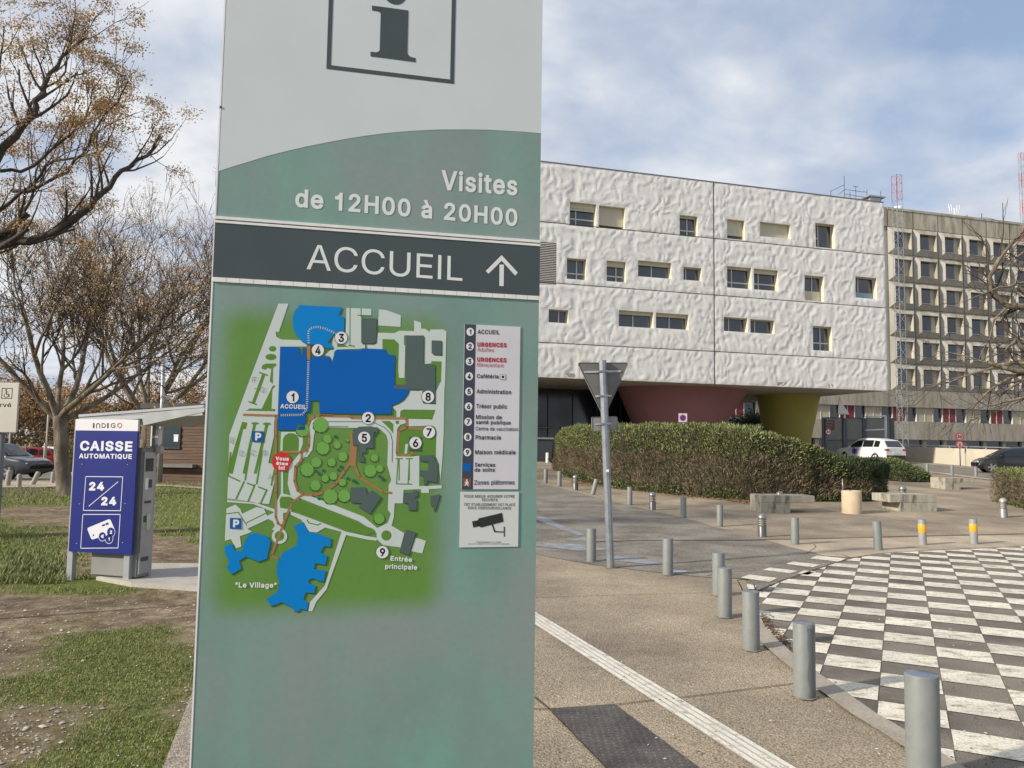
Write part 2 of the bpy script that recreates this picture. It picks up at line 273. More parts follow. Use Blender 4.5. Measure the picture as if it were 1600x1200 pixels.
98: (212, [[56,0,56,29,59,29,69,16,79,6,86,2,94,-1,115,-4,130,-3,144,1,157,8,168,17,177,29,185,42,191,58,194,75,195,94,194,113,191,131,185,146,177,160,168,171,156,180,144,187,130,191,103,192,94,190,73,178,59,160,57,160,57,254,26,254,26,0],[57,81,56,95,62,131,67,141,73,149,81,156,89,161,99,164,110,165,121,164,131,161,140,156,147,149,158,131,164,95,158,58,153,48,147,40,140,33,131,28,121,24,110,23,99,24,89,27,81,32,73,39,67,48,59,69]]),
99: (198, [[22,58,28,43,36,29,46,17,58,8,72,1,87,-3,113,-4,146,6,160,16,171,28,179,43,181,51,152,59,146,44,135,33,121,26,104,23,92,24,81,28,73,33,65,40,59,49,54,59,49,81,48,94,54,129,59,139,65,148,81,161,92,164,104,165,121,162,135,155,145,145,151,131,181,138,170,161,153,178,87,191,72,187,58,180,46,171,36,159,28,146,22,130,18,113,17,94,18,75]]),
100: (212, [[22,58,27,42,35,29,44,17,56,8,68,1,82,-3,98,-4,109,-3,118,-1,126,2,133,6,139,11,153,29,156,29,156,0,186,0,186,254,155,254,155,160,153,160,144,173,139,178,118,190,109,192,83,191,69,187,56,180,45,171,35,160,27,146,22,131,18,113,17,94,18,75],[54,58,48,95,54,131,65,149,72,156,81,161,91,164,102,165,113,164,123,161,132,156,139,149,145,141,150,131,156,95,155,81,150,58,145,48,139,39,132,32,123,27,113,24,102,23,91,24,81,28,73,33,65,40,59,48]]),
101: (202, [[18,75,22,58,28,42,36,29,46,17,58,8,73,1,88,-3,106,-4,119,-3,141,2,151,7,160,13,168,20,174,27,179,36,182,45,153,53,147,41,143,36,127,26,114,23,85,26,67,37,55,53,51,64,48,85,186,85,185,113,179,141,167,162,160,170,142,183,133,187,113,192,86,191,71,187,58,180,46,170,36,159,28,145,22,129,18,112,17,93],[54,135,59,143,66,151,73,157,82,161,92,164,103,165,113,164,123,161,131,157,138,151,144,143,149,134,152,124,154,110,48,110]]),
102: (127, [[71,0,71,164,114,164,114,190,71,190,71,209,72,218,74,225,77,230,82,234,97,237,107,236,114,234,121,260,111,263,94,265,76,262,60,255,53,250,48,243,44,235,41,226,40,216,40,190,3,190,3,164,40,164,40,0]]),
103: (213, [[25,-35,35,-49,41,-55,57,-66,67,-70,90,-75,132,-72,145,-68,157,-62,167,-54,175,-45,181,-33,185,-20,186,-4,186,190,157,190,157,159,154,159,144,173,119,190,109,192,83,191,69,187,56,180,45,171,35,160,27,147,22,131,18,114,17,96,18,77,22,60,28,45,35,32,45,22,56,13,69,7,97,2,109,3,118,5,126,8,139,16,153,34,156,34,156,-3,154,-17,149,-29,141,-38,130,-44,118,-47,103,-49,85,-47,65,-37,51,-20],[54,61,48,96,49,109,54,131,59,141,65,149,73,156,81,161,91,164,102,165,114,164,123,161,132,156,139,150,150,132,156,109,156,83,150,61,145,51,139,44,132,38,123,33,113,30,91,30,81,33,65,44,59,52]]),
104: (205, [[26,254,26,0,57,0,57,113,58,124,60,133,63,141,68,148,80,159,105,165,117,163,128,159,136,152,143,143,147,131,148,118,148,0,179,0,179,120,178,135,175,149,170,160,164,170,157,178,148,184,137,189,114,192,100,191,87,187,76,181,66,172,57,157,57,254]]),
105: (83, [[21,247,21,236,23,231,31,224,36,222,42,221,57,227,60,231,62,236,63,242,60,252,57,256,42,262,36,261,31,259,23,252],[26,190,26,0,57,0,57,190]]),
106: (83, [[9,-43,-5,-43,-5,-71,13,-71,32,-65,40,-59,46,-53,51,-45,54,-36,57,-15,57,190,26,190,26,-23,24,-30,20,-36,15,-40],[20,242,21,236,23,231,31,224,36,222,42,221,57,227,60,231,62,236,63,242,60,252,57,256,42,262,36,261,31,259,23,252]]),
107: (190, [[57,106,57,254,26,254,26,0,57,0,57,70,77,89,147,0,186,0,100,109,180,190,142,190,60,106]]),
108: (80, [[24,0,56,0,56,262,24,262]]),
109: (305, [[57,0,57,119,58,129,63,145,67,151,85,163,92,165,110,164,119,161,126,156,132,148,136,140,137,130,137,0,168,0,168,131,170,139,181,156,187,160,201,165,219,164,228,161,236,156,243,149,247,139,248,127,248,0,278,0,278,141,275,154,270,164,264,173,257,180,249,186,239,190,218,193,199,191,182,183,175,178,169,172,163,164,158,154,157,160,151,171,144,180,134,187,123,192,102,193,86,188,72,179,66,173,61,166,56,154,56,190,26,190,26,0]]),
110: (205, [[57,0,57,113,58,124,60,133,63,141,68,148,80,159,105,165,117,163,128,159,136,152,143,143,147,131,148,118,148,0,179,0,179,120,178,135,175,149,170,160,164,170,156,178,147,184,137,189,114,192,100,191,87,187,76,181,66,172,56,155,56,190,26,190,26,0]]),
111: (208, [[22,58,28,43,36,29,46,17,58,8,72,1,87,-3,104,-4,120,-3,136,1,149,8,161,17,171,29,180,43,186,58,189,75,191,94,189,113,186,130,180,146,171,159,161,171,149,180,136,187,120,191,104,192,87,191,72,187,58,180,46,171,36,159,28,146,22,130,18,113,17,94,18,75],[54,59,49,81,48,94,54,129,59,139,65,148,81,161,92,164,104,165,116,164,126,161,135,155,143,148,149,139,154,129,160,94,159,81,154,59,149,49,143,40,135,33,126,28,116,24,104,23,92,24,81,28,73,33,65,40,59,49]]),
112: (212, [[26,190,26,-71,57,-71,57,29,59,29,69,16,79,6,86,2,94,-1,115,-4,130,-3,144,1,157,8,168,17,177,29,185,42,191,58,194,75,195,94,194,113,191,131,185,146,177,160,168,171,156,180,144,187,130,191,103,192,94,190,73,178,59,160,56,160,56,190],[57,81,56,95,62,131,67,141,73,149,81,156,89,161,99,164,110,165,121,164,131,161,140,156,147,149,158,131,164,95,158,58,153,48,147,40,140,33,131,28,121,24,110,23,99,24,89,27,81,32,73,39,67,48,59,69]]),
113: (212, [[22,58,27,42,35,29,44,17,56,8,68,1,82,-3,98,-4,109,-3,118,-1,126,2,133,6,139,11,153,29,155,29,155,-71,186,-71,186,190,156,190,156,160,153,160,144,173,139,178,118,190,109,192,83,191,69,187,56,180,45,171,35,160,27,146,22,131,18,113,17,94,18,75],[54,58,48,95,54,131,65,149,72,156,81,161,91,164,102,165,113,164,123,161,132,156,139,149,145,141,150,131,156,95,155,81,150,58,145,48,139,39,132,32,123,27,113,24,102,23,91,24,81,28,73,33,65,40,59,48]]),
114: (130, [[57,0,57,118,60,135,63,142,67,148,73,153,87,160,103,163,122,161,122,192,96,191,85,188,76,184,68,177,62,169,58,160,56,160,56,190,26,190,26,0]]),
115: (182, [[31,19,38,12,46,6,67,-2,91,-4,118,-1,130,3,140,9,149,16,156,24,161,33,165,43,166,53,164,66,160,76,153,86,131,100,115,105,86,111,76,114,62,122,58,126,55,132,54,139,59,153,65,158,74,163,83,165,94,166,105,165,114,163,121,158,127,152,131,146,134,139,162,145,159,154,155,162,149,170,136,182,117,190,106,192,69,189,58,185,48,180,39,173,27,157,24,147,23,137,25,124,29,113,36,104,46,96,59,90,75,85,106,78,122,72,127,68,131,63,133,58,134,51,133,44,129,37,122,31,113,26,103,24,91,23,70,26,62,30,55,36,50,44,47,53,18,47,25,27]]),
116: (114, [[38,20,46,11,56,4,69,-1,84,-2,107,1,101,27,85,25,72,27,65,35,63,49,63,164,102,164,102,190,63,190,63,236,32,236,32,190,3,190,3,164,32,164,32,46,34,32]]),
117: (205, [[26,190,26,69,27,54,30,41,35,29,41,20,48,12,57,5,79,-2,91,-3,105,-1,117,2,129,8,139,18,147,30,149,35,149,0,179,0,179,190,148,190,148,76,142,48,137,41,125,31,100,25,88,26,77,31,68,37,62,47,58,58,57,72,57,190]]),
118: (195, [[83,78,42,190,9,190,81,0,113,0,186,190,152,190,112,78,97,29]]),
119: (284, [[44,190,11,190,69,0,99,0,142,154,184,0,215,0,272,190,240,190,206,68,198,33,191,68,158,190,126,190,103,107,85,34]]),
120: (189, [[10,0,46,0,74,43,94,77,115,43,143,0,179,0,112,96,176,190,141,190,96,117,50,190,14,190,78,98]]),
121: (195, [[52,-44,36,-44,31,-43,24,-69,32,-72,46,-73,70,-68,83,-59,88,-54,186,190,153,190,112,78,97,29,83,78,42,190,9,190,81,-1,69,-32,61,-41,57,-43]]),
122: (190, [[21,23,21,0,169,0,169,28,63,28,63,30,166,165,166,190,24,190,24,161,127,161,127,160]]),
201: (209, [[62,29,62,114,178,114,178,143,62,143,62,226,186,226,186,254,30,254,30,0,188,0,188,29],[119,329,95,279,121,279,153,329]]),
224: (195, [[19,32,24,22,30,14,47,2,68,-4,90,-4,100,-2,115,4,126,12,136,26,138,26,138,0,168,0,168,139,165,150,161,160,156,168,150,175,143,180,119,190,97,192,87,192,66,188,39,173,32,165,20,146,50,137,59,150,75,161,82,164,106,165,120,161,125,158,130,153,136,142,133,117,117,113,89,110,54,103,39,97,26,87,18,73,15,54,16,42],[46,46,48,65,56,74,61,77,116,88,130,91,138,95,138,69,132,47,127,40,121,34,114,29,96,23,51,36],[84,265,50,265,83,214,108,214]]),
232: (202, [[18,75,22,58,28,42,36,29,46,17,58,8,73,1,88,-3,106,-4,119,-3,141,2,151,7,160,13,168,20,174,27,179,36,182,45,153,53,147,41,143,36,127,26,114,23,85,26,67,37,55,53,51,64,48,85,186,85,185,113,179,141,167,162,160,170,142,183,133,187,113,192,86,191,71,187,58,180,46,170,36,159,28,145,22,129,18,112,17,93],[54,135,59,143,66,151,73,157,82,161,92,164,103,165,113,164,123,161,131,157,138,151,144,143,149,134,152,124,154,110,48,110],[91,265,57,265,90,214,115,214]]),
233: (202, [[18,75,22,58,28,42,36,29,46,17,58,8,73,1,88,-3,106,-4,119,-3,141,2,151,7,160,13,168,20,174,27,179,36,182,45,153,53,147,41,143,36,127,26,114,23,85,26,67,37,55,53,51,64,48,85,186,85,185,113,179,141,167,162,160,170,142,183,133,187,113,192,86,191,71,187,58,180,46,170,36,159,28,145,22,129,18,112,17,93],[54,135,59,143,66,151,73,157,82,161,92,164,103,165,113,164,123,161,131,157,138,151,144,143,149,134,152,124,154,110,48,110],[112,265,88,214,114,214,146,265]]),
234: (202, [[18,75,22,58,28,42,36,29,46,17,58,8,73,1,88,-3,106,-4,119,-3,141,2,151,7,160,13,168,20,174,27,179,36,182,45,153,53,147,41,143,36,127,26,114,23,85,26,67,37,55,53,51,64,48,85,186,85,185,113,179,141,167,162,160,170,142,183,133,187,113,192,86,191,71,187,58,180,46,170,36,159,28,145,22,129,18,112,17,93],[54,135,59,143,66,151,73,157,82,161,92,164,103,165,113,164,123,161,131,157,138,151,144,143,149,134,152,124,154,110,48,110],[77,218,102,248,126,218,157,218,157,219,116,265,87,265,47,219,47,218]]),
8217: (88, [[41,254,26,159,49,159,75,254]]),
8220: (150, [[52,254,26,159,60,159,75,254],[114,254,87,159,122,159,137,254]]),
8221: (150, [[41,254,26,159,49,159,75,254],[102,254,87,159,111,159,137,254]]),
8230: (294, [[26,20,29,9,33,4,43,-1,49,-2,55,-1,65,4,69,9,72,20,71,27,69,32,65,37,55,43,43,43,33,37,29,32,27,27],[124,20,127,9,131,4,141,-1,147,-2,153,-1,163,4,167,9,170,20,169,27,167,32,163,37,153,43,141,43,131,37,127,32,125,27],[223,27,222,20,225,9,229,4,239,-1,245,-2,257,1,261,4,265,9,268,20,267,27,265,32,261,37,251,43,239,43,229,37,225,32]]),
8364: (232, [[17,115,8,90,42,90,52,57,63,39,75,24,90,12,106,4,124,-2,156,-3,169,-1,192,8,202,14,211,21,198,48,183,37,165,29,144,26,130,28,118,32,107,38,96,47,88,58,80,72,75,90,149,90,160,115,72,115,72,140,170,140,182,164,75,164,80,182,88,196,96,207,107,216,118,223,130,227,144,228,165,225,183,217,199,205,212,232,202,240,192,246,169,255,144,258,124,256,106,251,90,242,75,230,63,215,52,197,42,164,17,164,8,140,40,140,39,127,40,115]])}
CAPH = max(GL[72][1][0][1::2]) / 500
GC = {}
def _ar(l): return .5 * sum(l[i - 1].x * l[i].y - l[i].x * l[i - 1].y for i in range(len(l)))
def glyph(c, bold):
    if (c, bold) in GC: return GC[(c, bold)]
    adv = GL[ord(c)][0] / 500; loops = []; raw_ = []
    for l in GL[ord(c)][1]:
        q = [v / 500 for v in l]; P = [Vector((q[i], q[i + 1], 0)) for i in range(0, len(q), 2)]
        P = [p for i, p in enumerate(P) if (p - P[i - 1]).length > 1e-4]
        raw_.append(P)
    big_ = max(raw_, key=lambda l: abs(_ar(l))); sg = -bold if _ar(big_) > 0 else bold
    for P in raw_:
        if bold:
            Q = []
            for i, p in enumerate(P):
                a = (p - P[i - 1]).normalized(); b = (P[(i + 1) % len(P)] - p).normalized()
                na = Vector((-a.y, a.x, 0)); nb = Vector((-b.y, b.x, 0)); n = (na + nb)
                n = n.normalized() if n.length > .1 else na
                Q.append(p + n * sg / max(.6, n.dot(na)))
            P = Q
        loops.append(P)
    V2 = []; E2 = []
    for l in loops:
        b = len(V2); V2 += [Vector((p.x, p.y)) for p in l]; E2 += [(b + k, b + (k + 1) % len(l)) for k in range(len(l))]
    r_ = delaunay_2d_cdt(V2, E2, [], 0, 1e-6); vs = [Vector((p.x, p.y, 0)) for p in r_[0]]; fs = []; sgn = 1 if _ar(big_) > 0 else -1
    for f in r_[2]:
        cx = sum(vs[k].x for k in f) / len(f); cy = sum(vs[k].y for k in f) / len(f); w = 0
        for l in loops:
            for k in range(len(l)):
                a, b = l[k - 1], l[k]
                if (a.y > cy) != (b.y > cy) and cx < (b.x - a.x) * (cy - a.y) / (b.y - a.y) + a.x: w += 1 if b.y > a.y else -1
        if w * sgn > 0: fs.append(tuple(f))
    GC[(c, bold)] = (adv + 2 * bold, vs, fs); return GC[(c, bold)]
def text(mb, s, fn, a0, b0, a1, b1, cap, m, bold=0.0):
    """text between two baseline points in plane coordinates, cap height cap"""
    vs = []; fs = []; x = 0
    for c in s:
        if c == ' ': x += .27; continue
        adv, v, f = glyph(c, bold); b = len(vs); vs += [(p.x + x, p.y) for p in v]; fs += [tuple(b + i for i in t) for t in f]; x += adv
    x0 = min(v[0] for v in vs); x1 = max(v[0] for v in vs); ca = CAPH + 2 * bold; out = []
    for v in vs:
        t = (v[0] - x0) / (x1 - x0); out.append(fn(a0 + (a1 - a0) * t, b0 + (b1 - b0) * t + (v[1] + bold) / ca * cap))
    mb.raw(out, fs, m)
# ================================================================== GROUND
grassP = [ppx(p) for p in (
    [(60, 1010), (110, 990), (220, 980), (300, 992), (300, 1050), (275, 1120), (245, 1200), (200, 1300), (30, 1300), (70, 1150), (40, 1070)],
    [(-60, 905), (-60, 830), (60, 822), (112, 842), (112, 898), (230, 914), (250, 928), (120, 932), (0, 922)],
    [(-80, 762), (100, 762), (150, 776), (130, 794), (40, 790), (-80, 796)],
    [(222, 754), (345, 752), (345, 815), (330, 852), (270, 838), (222, 808)],
    [(-60, 812), (10, 812), (30, 826), (-60, 830)])]
def pdist(x, y, P):
    d = 1e9
    for i in range(len(P)):
        ax, ay = P[i - 1]; bx, by = P[i]; dx, dy = bx - ax, by - ay
        t = max(0, min(1, ((x - ax) * dx + (y - ay) * dy) / (dx * dx + dy * dy + 1e-12)))
        d = min(d, math.hypot(x - ax - dx * t, y - ay - dy * t))
    return -d if inpoly(x, y, P) else d
def grass_at(x, y):
    n = mnoise.fractal(Vector((x * 1.3, y * 1.3, 0)), 1, 2, 4)
    k = 0
    for P in grassP:
        if abs(P[0][0] - x) > 14: continue
        d = pdist(x, y, P); w = .12 + .03 * y * .3
        k = max(k, ss(w, -w, d - .02 + n * (.24 + .03 * y)))
    return max(k, .16 * ss(.1, .6, n))
def earth_mat():
    m = bpy.data.materials.new('earth_and_grass'); m.use_nodes = True; t = m.node_tree; n = t.nodes.new; l = t.links.new; b = t.nodes['Principled BSDF']
    b.inputs['Roughness'].default_value = .95; b.inputs['Specular IOR Level'].default_value = .1
    at_ = n('ShaderNodeAttribute'); at_.attribute_name = 'grass'
    tcn = n('ShaderNodeTexCoord')
    def ns(sc, de=6, ro=.6):
        z = n('ShaderNodeTexNoise'); z.inputs['Scale'].default_value = sc; z.inputs['Detail'].default_value = de; z.inputs['Roughness'].default_value = ro; l(tcn.outputs['Object'], z.inputs['Vector']); return z
    def ramp(src, stops):
        r = n('ShaderNodeValToRGB'); e = r.color_ramp.elements
        while len(e) < len(stops): e.new(.5)
        for q, (p, c) in zip(e, stops): q.position = p; q.color = (*c, 1)
        l(src, r.inputs[0]); return r
    dirt = ramp(ns(5, 10, .72).outputs['Fac'], [(.3, (.10, .072, .048)), (.47, (.20, .155, .110)), (.58, (.29, .24, .18)), (.72, (.42, .37, .30))])
    d2 = ramp(ns(.9, 4).outputs['Fac'], [(.35, (.62, .60, .58)), (.65, (1.08, 1.05, 1.0))])
    mu = n('ShaderNodeMixRGB'); mu.blend_type = 'MULTIPLY'; mu.inputs[0].default_value = 1; l(dirt.outputs[0], mu.inputs[1]); l(d2.outputs[0], mu.inputs[2])
    gr = ramp(ns(14, 8, .7).outputs['Fac'], [(.3, (.065, .07, .02)), (.5, (.12, .155, .036)), (.66, (.21, .195, .08))])
    mx = n('ShaderNodeMixRGB'); l(at_.outputs['Fac'], mx.inputs[0]); l(mu.outputs[0], mx.inputs[1]); l(gr.outputs[0], mx.inputs[2]); l(mx.outputs[0], b.inputs['Base Color'])
    bp = n('ShaderNodeBump'); bp.inputs['Strength'].default_value = .8; bp.inputs['Distance'].default_value = .03; l(ns(22, 8, .7).outputs['Fac'], bp.inputs['Height']); l(bp.outputs[0], b.inputs['Normal'])
    return m
def terrain():
    xs = sorted(set([-700, -400, -250, -160, -110] + list(range(-80, -14, 2)) + [round(-14 + .16 * i, 3) for i in range(82)] + list(range(0, 82, 1)) + [100, 140, 220, 400, 700]))
    ys = sorted(set([-60, -20, -8, -3, 0] + [round(1 + .16 * i, 3) for i in range(190)] + list(range(32, 92, 1)) + [100, 130, 180, 260, 420, 800]))
    nx = len(xs); V = []; G = []
    for y in ys:
        for x in xs:
            g = grass_at(x, y) if (-14 < x < 0 and 2 < y < 31) else (.75 if y > 60 and x < 0 else (.4 if x < 0 else .1))
            V.append((x, y, gz(x, y) - .012)); G.append(g)
    Fc = [(j * nx + i, j * nx + i + 1, (j + 1) * nx + i + 1, (j + 1) * nx + i) for j in range(len(ys) - 1) for i in range(nx - 1)]
    me = bpy.data.meshes.new('ground'); me.from_pydata(V, [], Fc); a = me.attributes.new('grass', 'FLOAT', 'POINT'); a.data.foreach_set('value', G)
    me.polygons.foreach_set('use_smooth', [True] * len(Fc)); me.materials.append(earth_mat()); o = bpy.data.objects.new('ground', me); col.objects.link(o); tag(o, kind='structure')
terrain()
AGG = mat('washed_aggregate', (.335, .275, .198), .85, var=.24, scale=.55, c2=(.195, .162, .122), c2scale=.42, c2lo=.42, c2hi=.62, bump=.8, bscale=80, fine=.5)
AGG2 = mat('pale_concrete_paving', (.40, .335, .25), .85, var=.16, scale=.8, c2=(.29, .24, .18), c2scale=.7, bump=.4, bscale=60, fine=.3)
ASPH = mat('asphalt', (.205, .186, .158), .85, var=.22, scale=1.2, c2=(.135, .12, .10), c2scale=.9, bump=.7, bscale=55, fine=.5)
ASPH2 = mat('asphalt_square_base', (.19, .168, .138), .85, var=.25, scale=1.6, c2=(.115, .10, .085), c2scale=.6, bump=.6, bscale=110, fine=.4)
def worn_paint(name, c, lo, hi, under):
    m = mat(name, c, .75, var=.22, scale=1.1, c2=under, c2scale=9, c2lo=lo, c2hi=hi, bump=.4, bscale=60, stretch=(.8, 1.5, 1), fine=.30); return m
WHITE = worn_paint('worn_white_road_paint', (.63, .59, .50), .50, .66, (.30, .265, .21))
WHITEL = mat('white_resin_guide', (.62, .60, .54), .6, var=.12, scale=5, c2=(.34, .31, .26), c2scale=14, c2lo=.54, c2hi=.66, bump=.3, bscale=60)
JOINT = flat('dark_joint', (.06, .05, .04), .95)
KERB = mat('concrete_kerb', (.30, .27, .225), .85, var=.15, scale=4, bump=.3, bscale=60, fine=.15)
BLUEP = mat('faded_blue_paint', (.25, .29, .34), .6, var=.25, scale=6, c2=(.17, .165, .155), c2scale=3.2, c2lo=.44, c2hi=.54, stretch=(1, 3, 1))

def sheet(name, px, dz, m, world_pts=None, kind='structure'):
    mb = MB(); drape(mb, world_pts or [tuple(at(*p)[:2]) for p in px], dz, m); o = mb.build(name); tag(o, kind=kind); return o
edge = [at(255, 1200), at(300, 1085)]
ev = (edge[1] - edge[0]).normalized()
B0 = edge[0] - ev * 6; B1 = edge[0] + ev * 26
# the big paved plaza right of the worn ground, out to the far road
sheet('pavement', None, .004, AGG, [tuple(B0[:2]), tuple(B1[:2]), (-3, 40), (-3, 75), (70, 75), (70, -6)])
# gravel margin along the edge
GRAV = mat('pale_gravel', (.42, .37, .30), .9, var=.2, scale=20, c2=(.2, .17, .14), c2scale=60, bump=1, bscale=120, fine=.5)
pn = Vector((ev.y, -ev.x, 0))
sheet('gravel_margin', None, .012, GRAV, [tuple((B0)[:2]), tuple((B1)[:2]), tuple((B1 + pn * .35)[:2]), tuple((B0 + pn * .35)[:2])])
# access road crossing the plaza
roadN = [(560, 790), (700, 838), (841, 868), (925, 883), (1040, 897), (1105, 903), (1160, 905), (1186, 925)]
roadF = [(1331, 874), (1290, 871), (1235, 857), (1190, 843), (1090, 815), (960, 785), (841, 754), (780, 740), (560, 712)]
check_edge = [(1231, 906), (1263.5, 895.5), (1302, 882), (1331, 874)]
sheet('access_road', roadN + check_edge + roadF, .010, ASPH)
kerbline = [(1186, 946), (1187, 964), (1195, 982), (1208, 996), (1224, 1012), (1240, 1025), (1278, 1055), (1369, 1119), (1422, 1150), (1500, 1200), (1620, 1280), (1800, 1400)]
chkP = kerbline + [(2300, 1400), (2300, 838), (1900, 846), (1600, 855), (1520, 859), (1436, 862.5), (1400, 864.6), (1367, 868.7), (1331, 874), (1302, 882), (1263.5, 895.5), (1231, 906), (1200, 918), (1184, 926)]
chkW = ppx(chkP); sheet('raised_crossing', None, .010, ASPH2, chkW)
# painted squares
O0 = at(1382.6, 977.0); vdir = Vector((606, 1200, 0)).normalized(); udir = Vector((vdir.y, -vdir.x, 0))
CW, CH = .415, .3755
mb = MB(); big = chkW if area(chkW) > 0 else chkW[::-1]
Minv = Matrix(((udir.x, udir.y), (vdir.x, vdir.y)))
loc = [tuple(Minv @ Vector((p[0] - O0.x, p[1] - O0.y))) for p in big]
if area(loc) < 0: loc = loc[::-1]
ltri = [[loc[i] for i in t] for t in tessellate_polygon([[Vector((p[0], p[1], 0)) for p in loc]])]
for i in range(-9, 22):
    for j in range(-12, 24):
        if (i + j) % 2: continue
        for T in ltri:
            if area(T) < 0: T = T[::-1]
            P = clip_cell(T, i * CW + .004, (i + 1) * CW - .004, j * CH + .004, (j + 1) * CH - .004)
            if len(P) >= 3 and abs(area(P)) > 1e-5:
                mb.face([(O0.x + udir.x * p[0] + vdir.x * p[1], O0.y + udir.y * p[0] + vdir.y * p[1], .016) for p in P], WHITE)
for q in ([(1265, 874), (1277, 869.5), (1322, 874.4), (1311, 879)], [(1227.8, 882.5), (1239, 879), (1283, 884), (1270, 888)], [(1192, 892.2), (1202.5, 888.5), (1246.5, 893.5), (1236, 897.5)], [(1157, 904.5), (1171, 899.5), (1215, 905), (1202.5, 911)],
          [(1246, 898), (1256, 893), (1276, 895), (1262, 900)], [(1198, 918), (1213, 911), (1216, 912), (1205, 918)], [(1167, 917), (1168, 914), (1182, 917), (1180, 923), (1169, 922)]):
    W = [at(*p) for p in q]; mb.face([(p.x, p.y, gz(p.x, p.y) + .016) for p in W], WHITE)
tag(mb.build('painted_squares'), kind='structure')
# kerb band along the crossing
def strip_pts(px, width, side=1):
    P = [at(*p) for p in px]; out = []
    for i, p in enumerate(P):
        a = P[max(0, i - 1)]; b = P[min(len(P) - 1, i + 1)]; d = (b - a); d.z = 0; d.normalize(); n = Vector((d.y, -d.x, 0)) * width * side; out.append(p + n)
    return P, out
def ribbon(mb, P, Q, dz, m):
    for i in range(len(P) - 1): mb.face([(p.x, p.y, gz(p.x, p.y) + dz) for p in (P[i], Q[i], Q[i + 1], P[i + 1])], m)
A, Bq = strip_pts(kerbline[1:], .17, 1)
mb = MB(); ribbon(mb, A, Bq, .022, KERB)
for i in range(len(A) - 1):
    for PP in (A,): mb.face([(PP[i].x, PP[i].y, .0), (PP[i + 1].x, PP[i + 1].y, .0), (PP[i + 1].x, PP[i + 1].y, .022), (PP[i].x, PP[i].y, .022)], KERB)
tag(mb.build('kerb'), kind='structure')
# joints, cracks
def line(mb, px, w, dz, m):
    P, Q = strip_pts(px, w / 2, 1); P2, Q2 = strip_pts(px, w / 2, -1)
    W = []; 
    for i in range(len(Q) - 1):
        n = max(1, int((Q[i + 1] - Q[i]).length / 1.0))
        for k in range(n):
            a0 = Q[i].lerp(Q[i + 1], k / n); a1 = Q[i].lerp(Q[i + 1], (k + 1) / n); b0 = Q2[i].lerp(Q2[i + 1], k / n); b1 = Q2[i].lerp(Q2[i + 1], (k + 1) / n)
            mb.face([(p.x, p.y, gz(p.x, p.y) + dz) for p in (a0, a1, b1, b0)], m)
mb = MB()
line(mb, [(1145, 845.5), (1300, 842.5), (1450, 838), (1600, 835), (1800, 831)], .06, .018, JOINT)
line(mb, [(925, 848), (985, 846), (1060, 845.5), (1145, 845.5)], .05, .018, JOINT)
line(mb, [(640, 1112), (858, 1110), (960, 1103), (1080, 1090), (1240, 1070)], .010, .012, JOINT)
line(mb, [(835, 1091), (858, 1110), (945, 1200), (1000, 1260)], .012, .012, JOINT)
line(mb, [(1184, 926), (1200, 918), (1231, 906), (1263, 895.5), (1302, 882), (1331, 874), (1344, 871)], .02, .021, JOINT)
line(mb, [(1105, 901), (1135, 895), (1180, 893)], .012, .014, JOINT)
line(mb, [(1260, 866), (1275, 856), (1272, 851)], .012, .014, JOINT)
line(mb, [(1331, 874), (1318, 868), (1298, 866)], .015, .014, JOINT)
line(mb, [(836, 935), (960, 931), (1120, 927)], .007, .010, JOINT)
tag(mb.build('paving_joint'), kind='structure')
sheet('pale_paving', [(1195, 844.5), (1450, 839.5), (1600, 836.5), (1760, 833), (1760, 850), (1600, 854), (1520, 857.5), (1436, 861), (1372, 866), (1330, 872), (1290, 869.5), (1240, 857)], .011, AGG2)
# white ribbed guide line
g0, g1 = [(700, 876), (838, 967), (1215, 1216), (1330, 1292)], None
mb = MB()
gp = [at(838, 967), at(1213, 1200)]; gd = (gp[1] - gp[0]).normalized(); gn = Vector((gd.y, -gd.x, 0)); gs = gp[0] - gd * 3.5
for k in range(4):
    off = -.085 + k * .052; n = 60; Lg = 9.0
    for i in range(n):
        a = gs + gd * (Lg * i / n) + gn * off; b = gs + gd * (Lg * (i + 1) / n) + gn * off; w0 = .036 + .006 * mnoise.noise(a * 9 + Vector((k, 0, 0))); w1 = .036 + .006 * mnoise.noise(b * 9 + Vector((k, 0, 0)))
        q = [a, b, b + gn * w1, a + gn * w0]; mb.face([(p.x, p.y, .0135) for p in q], WHITEL)
        mb.face([(a.x, a.y, .004), (b.x, b.y, .004), (b.x, b.y, .0135), (a.x, a.y, .0135)], WHITEL)
q = [gs - gn * .085, gs + gd * 9 - gn * .085, gs + gd * 9 + gn * .108, gs + gn * .108]
mb.face([(p.x, p.y, .0075) for p in q], mat('guide_bed', (.50, .47, .42), .7))
tag(mb.build('tactile_guide_line'), kind='structure')
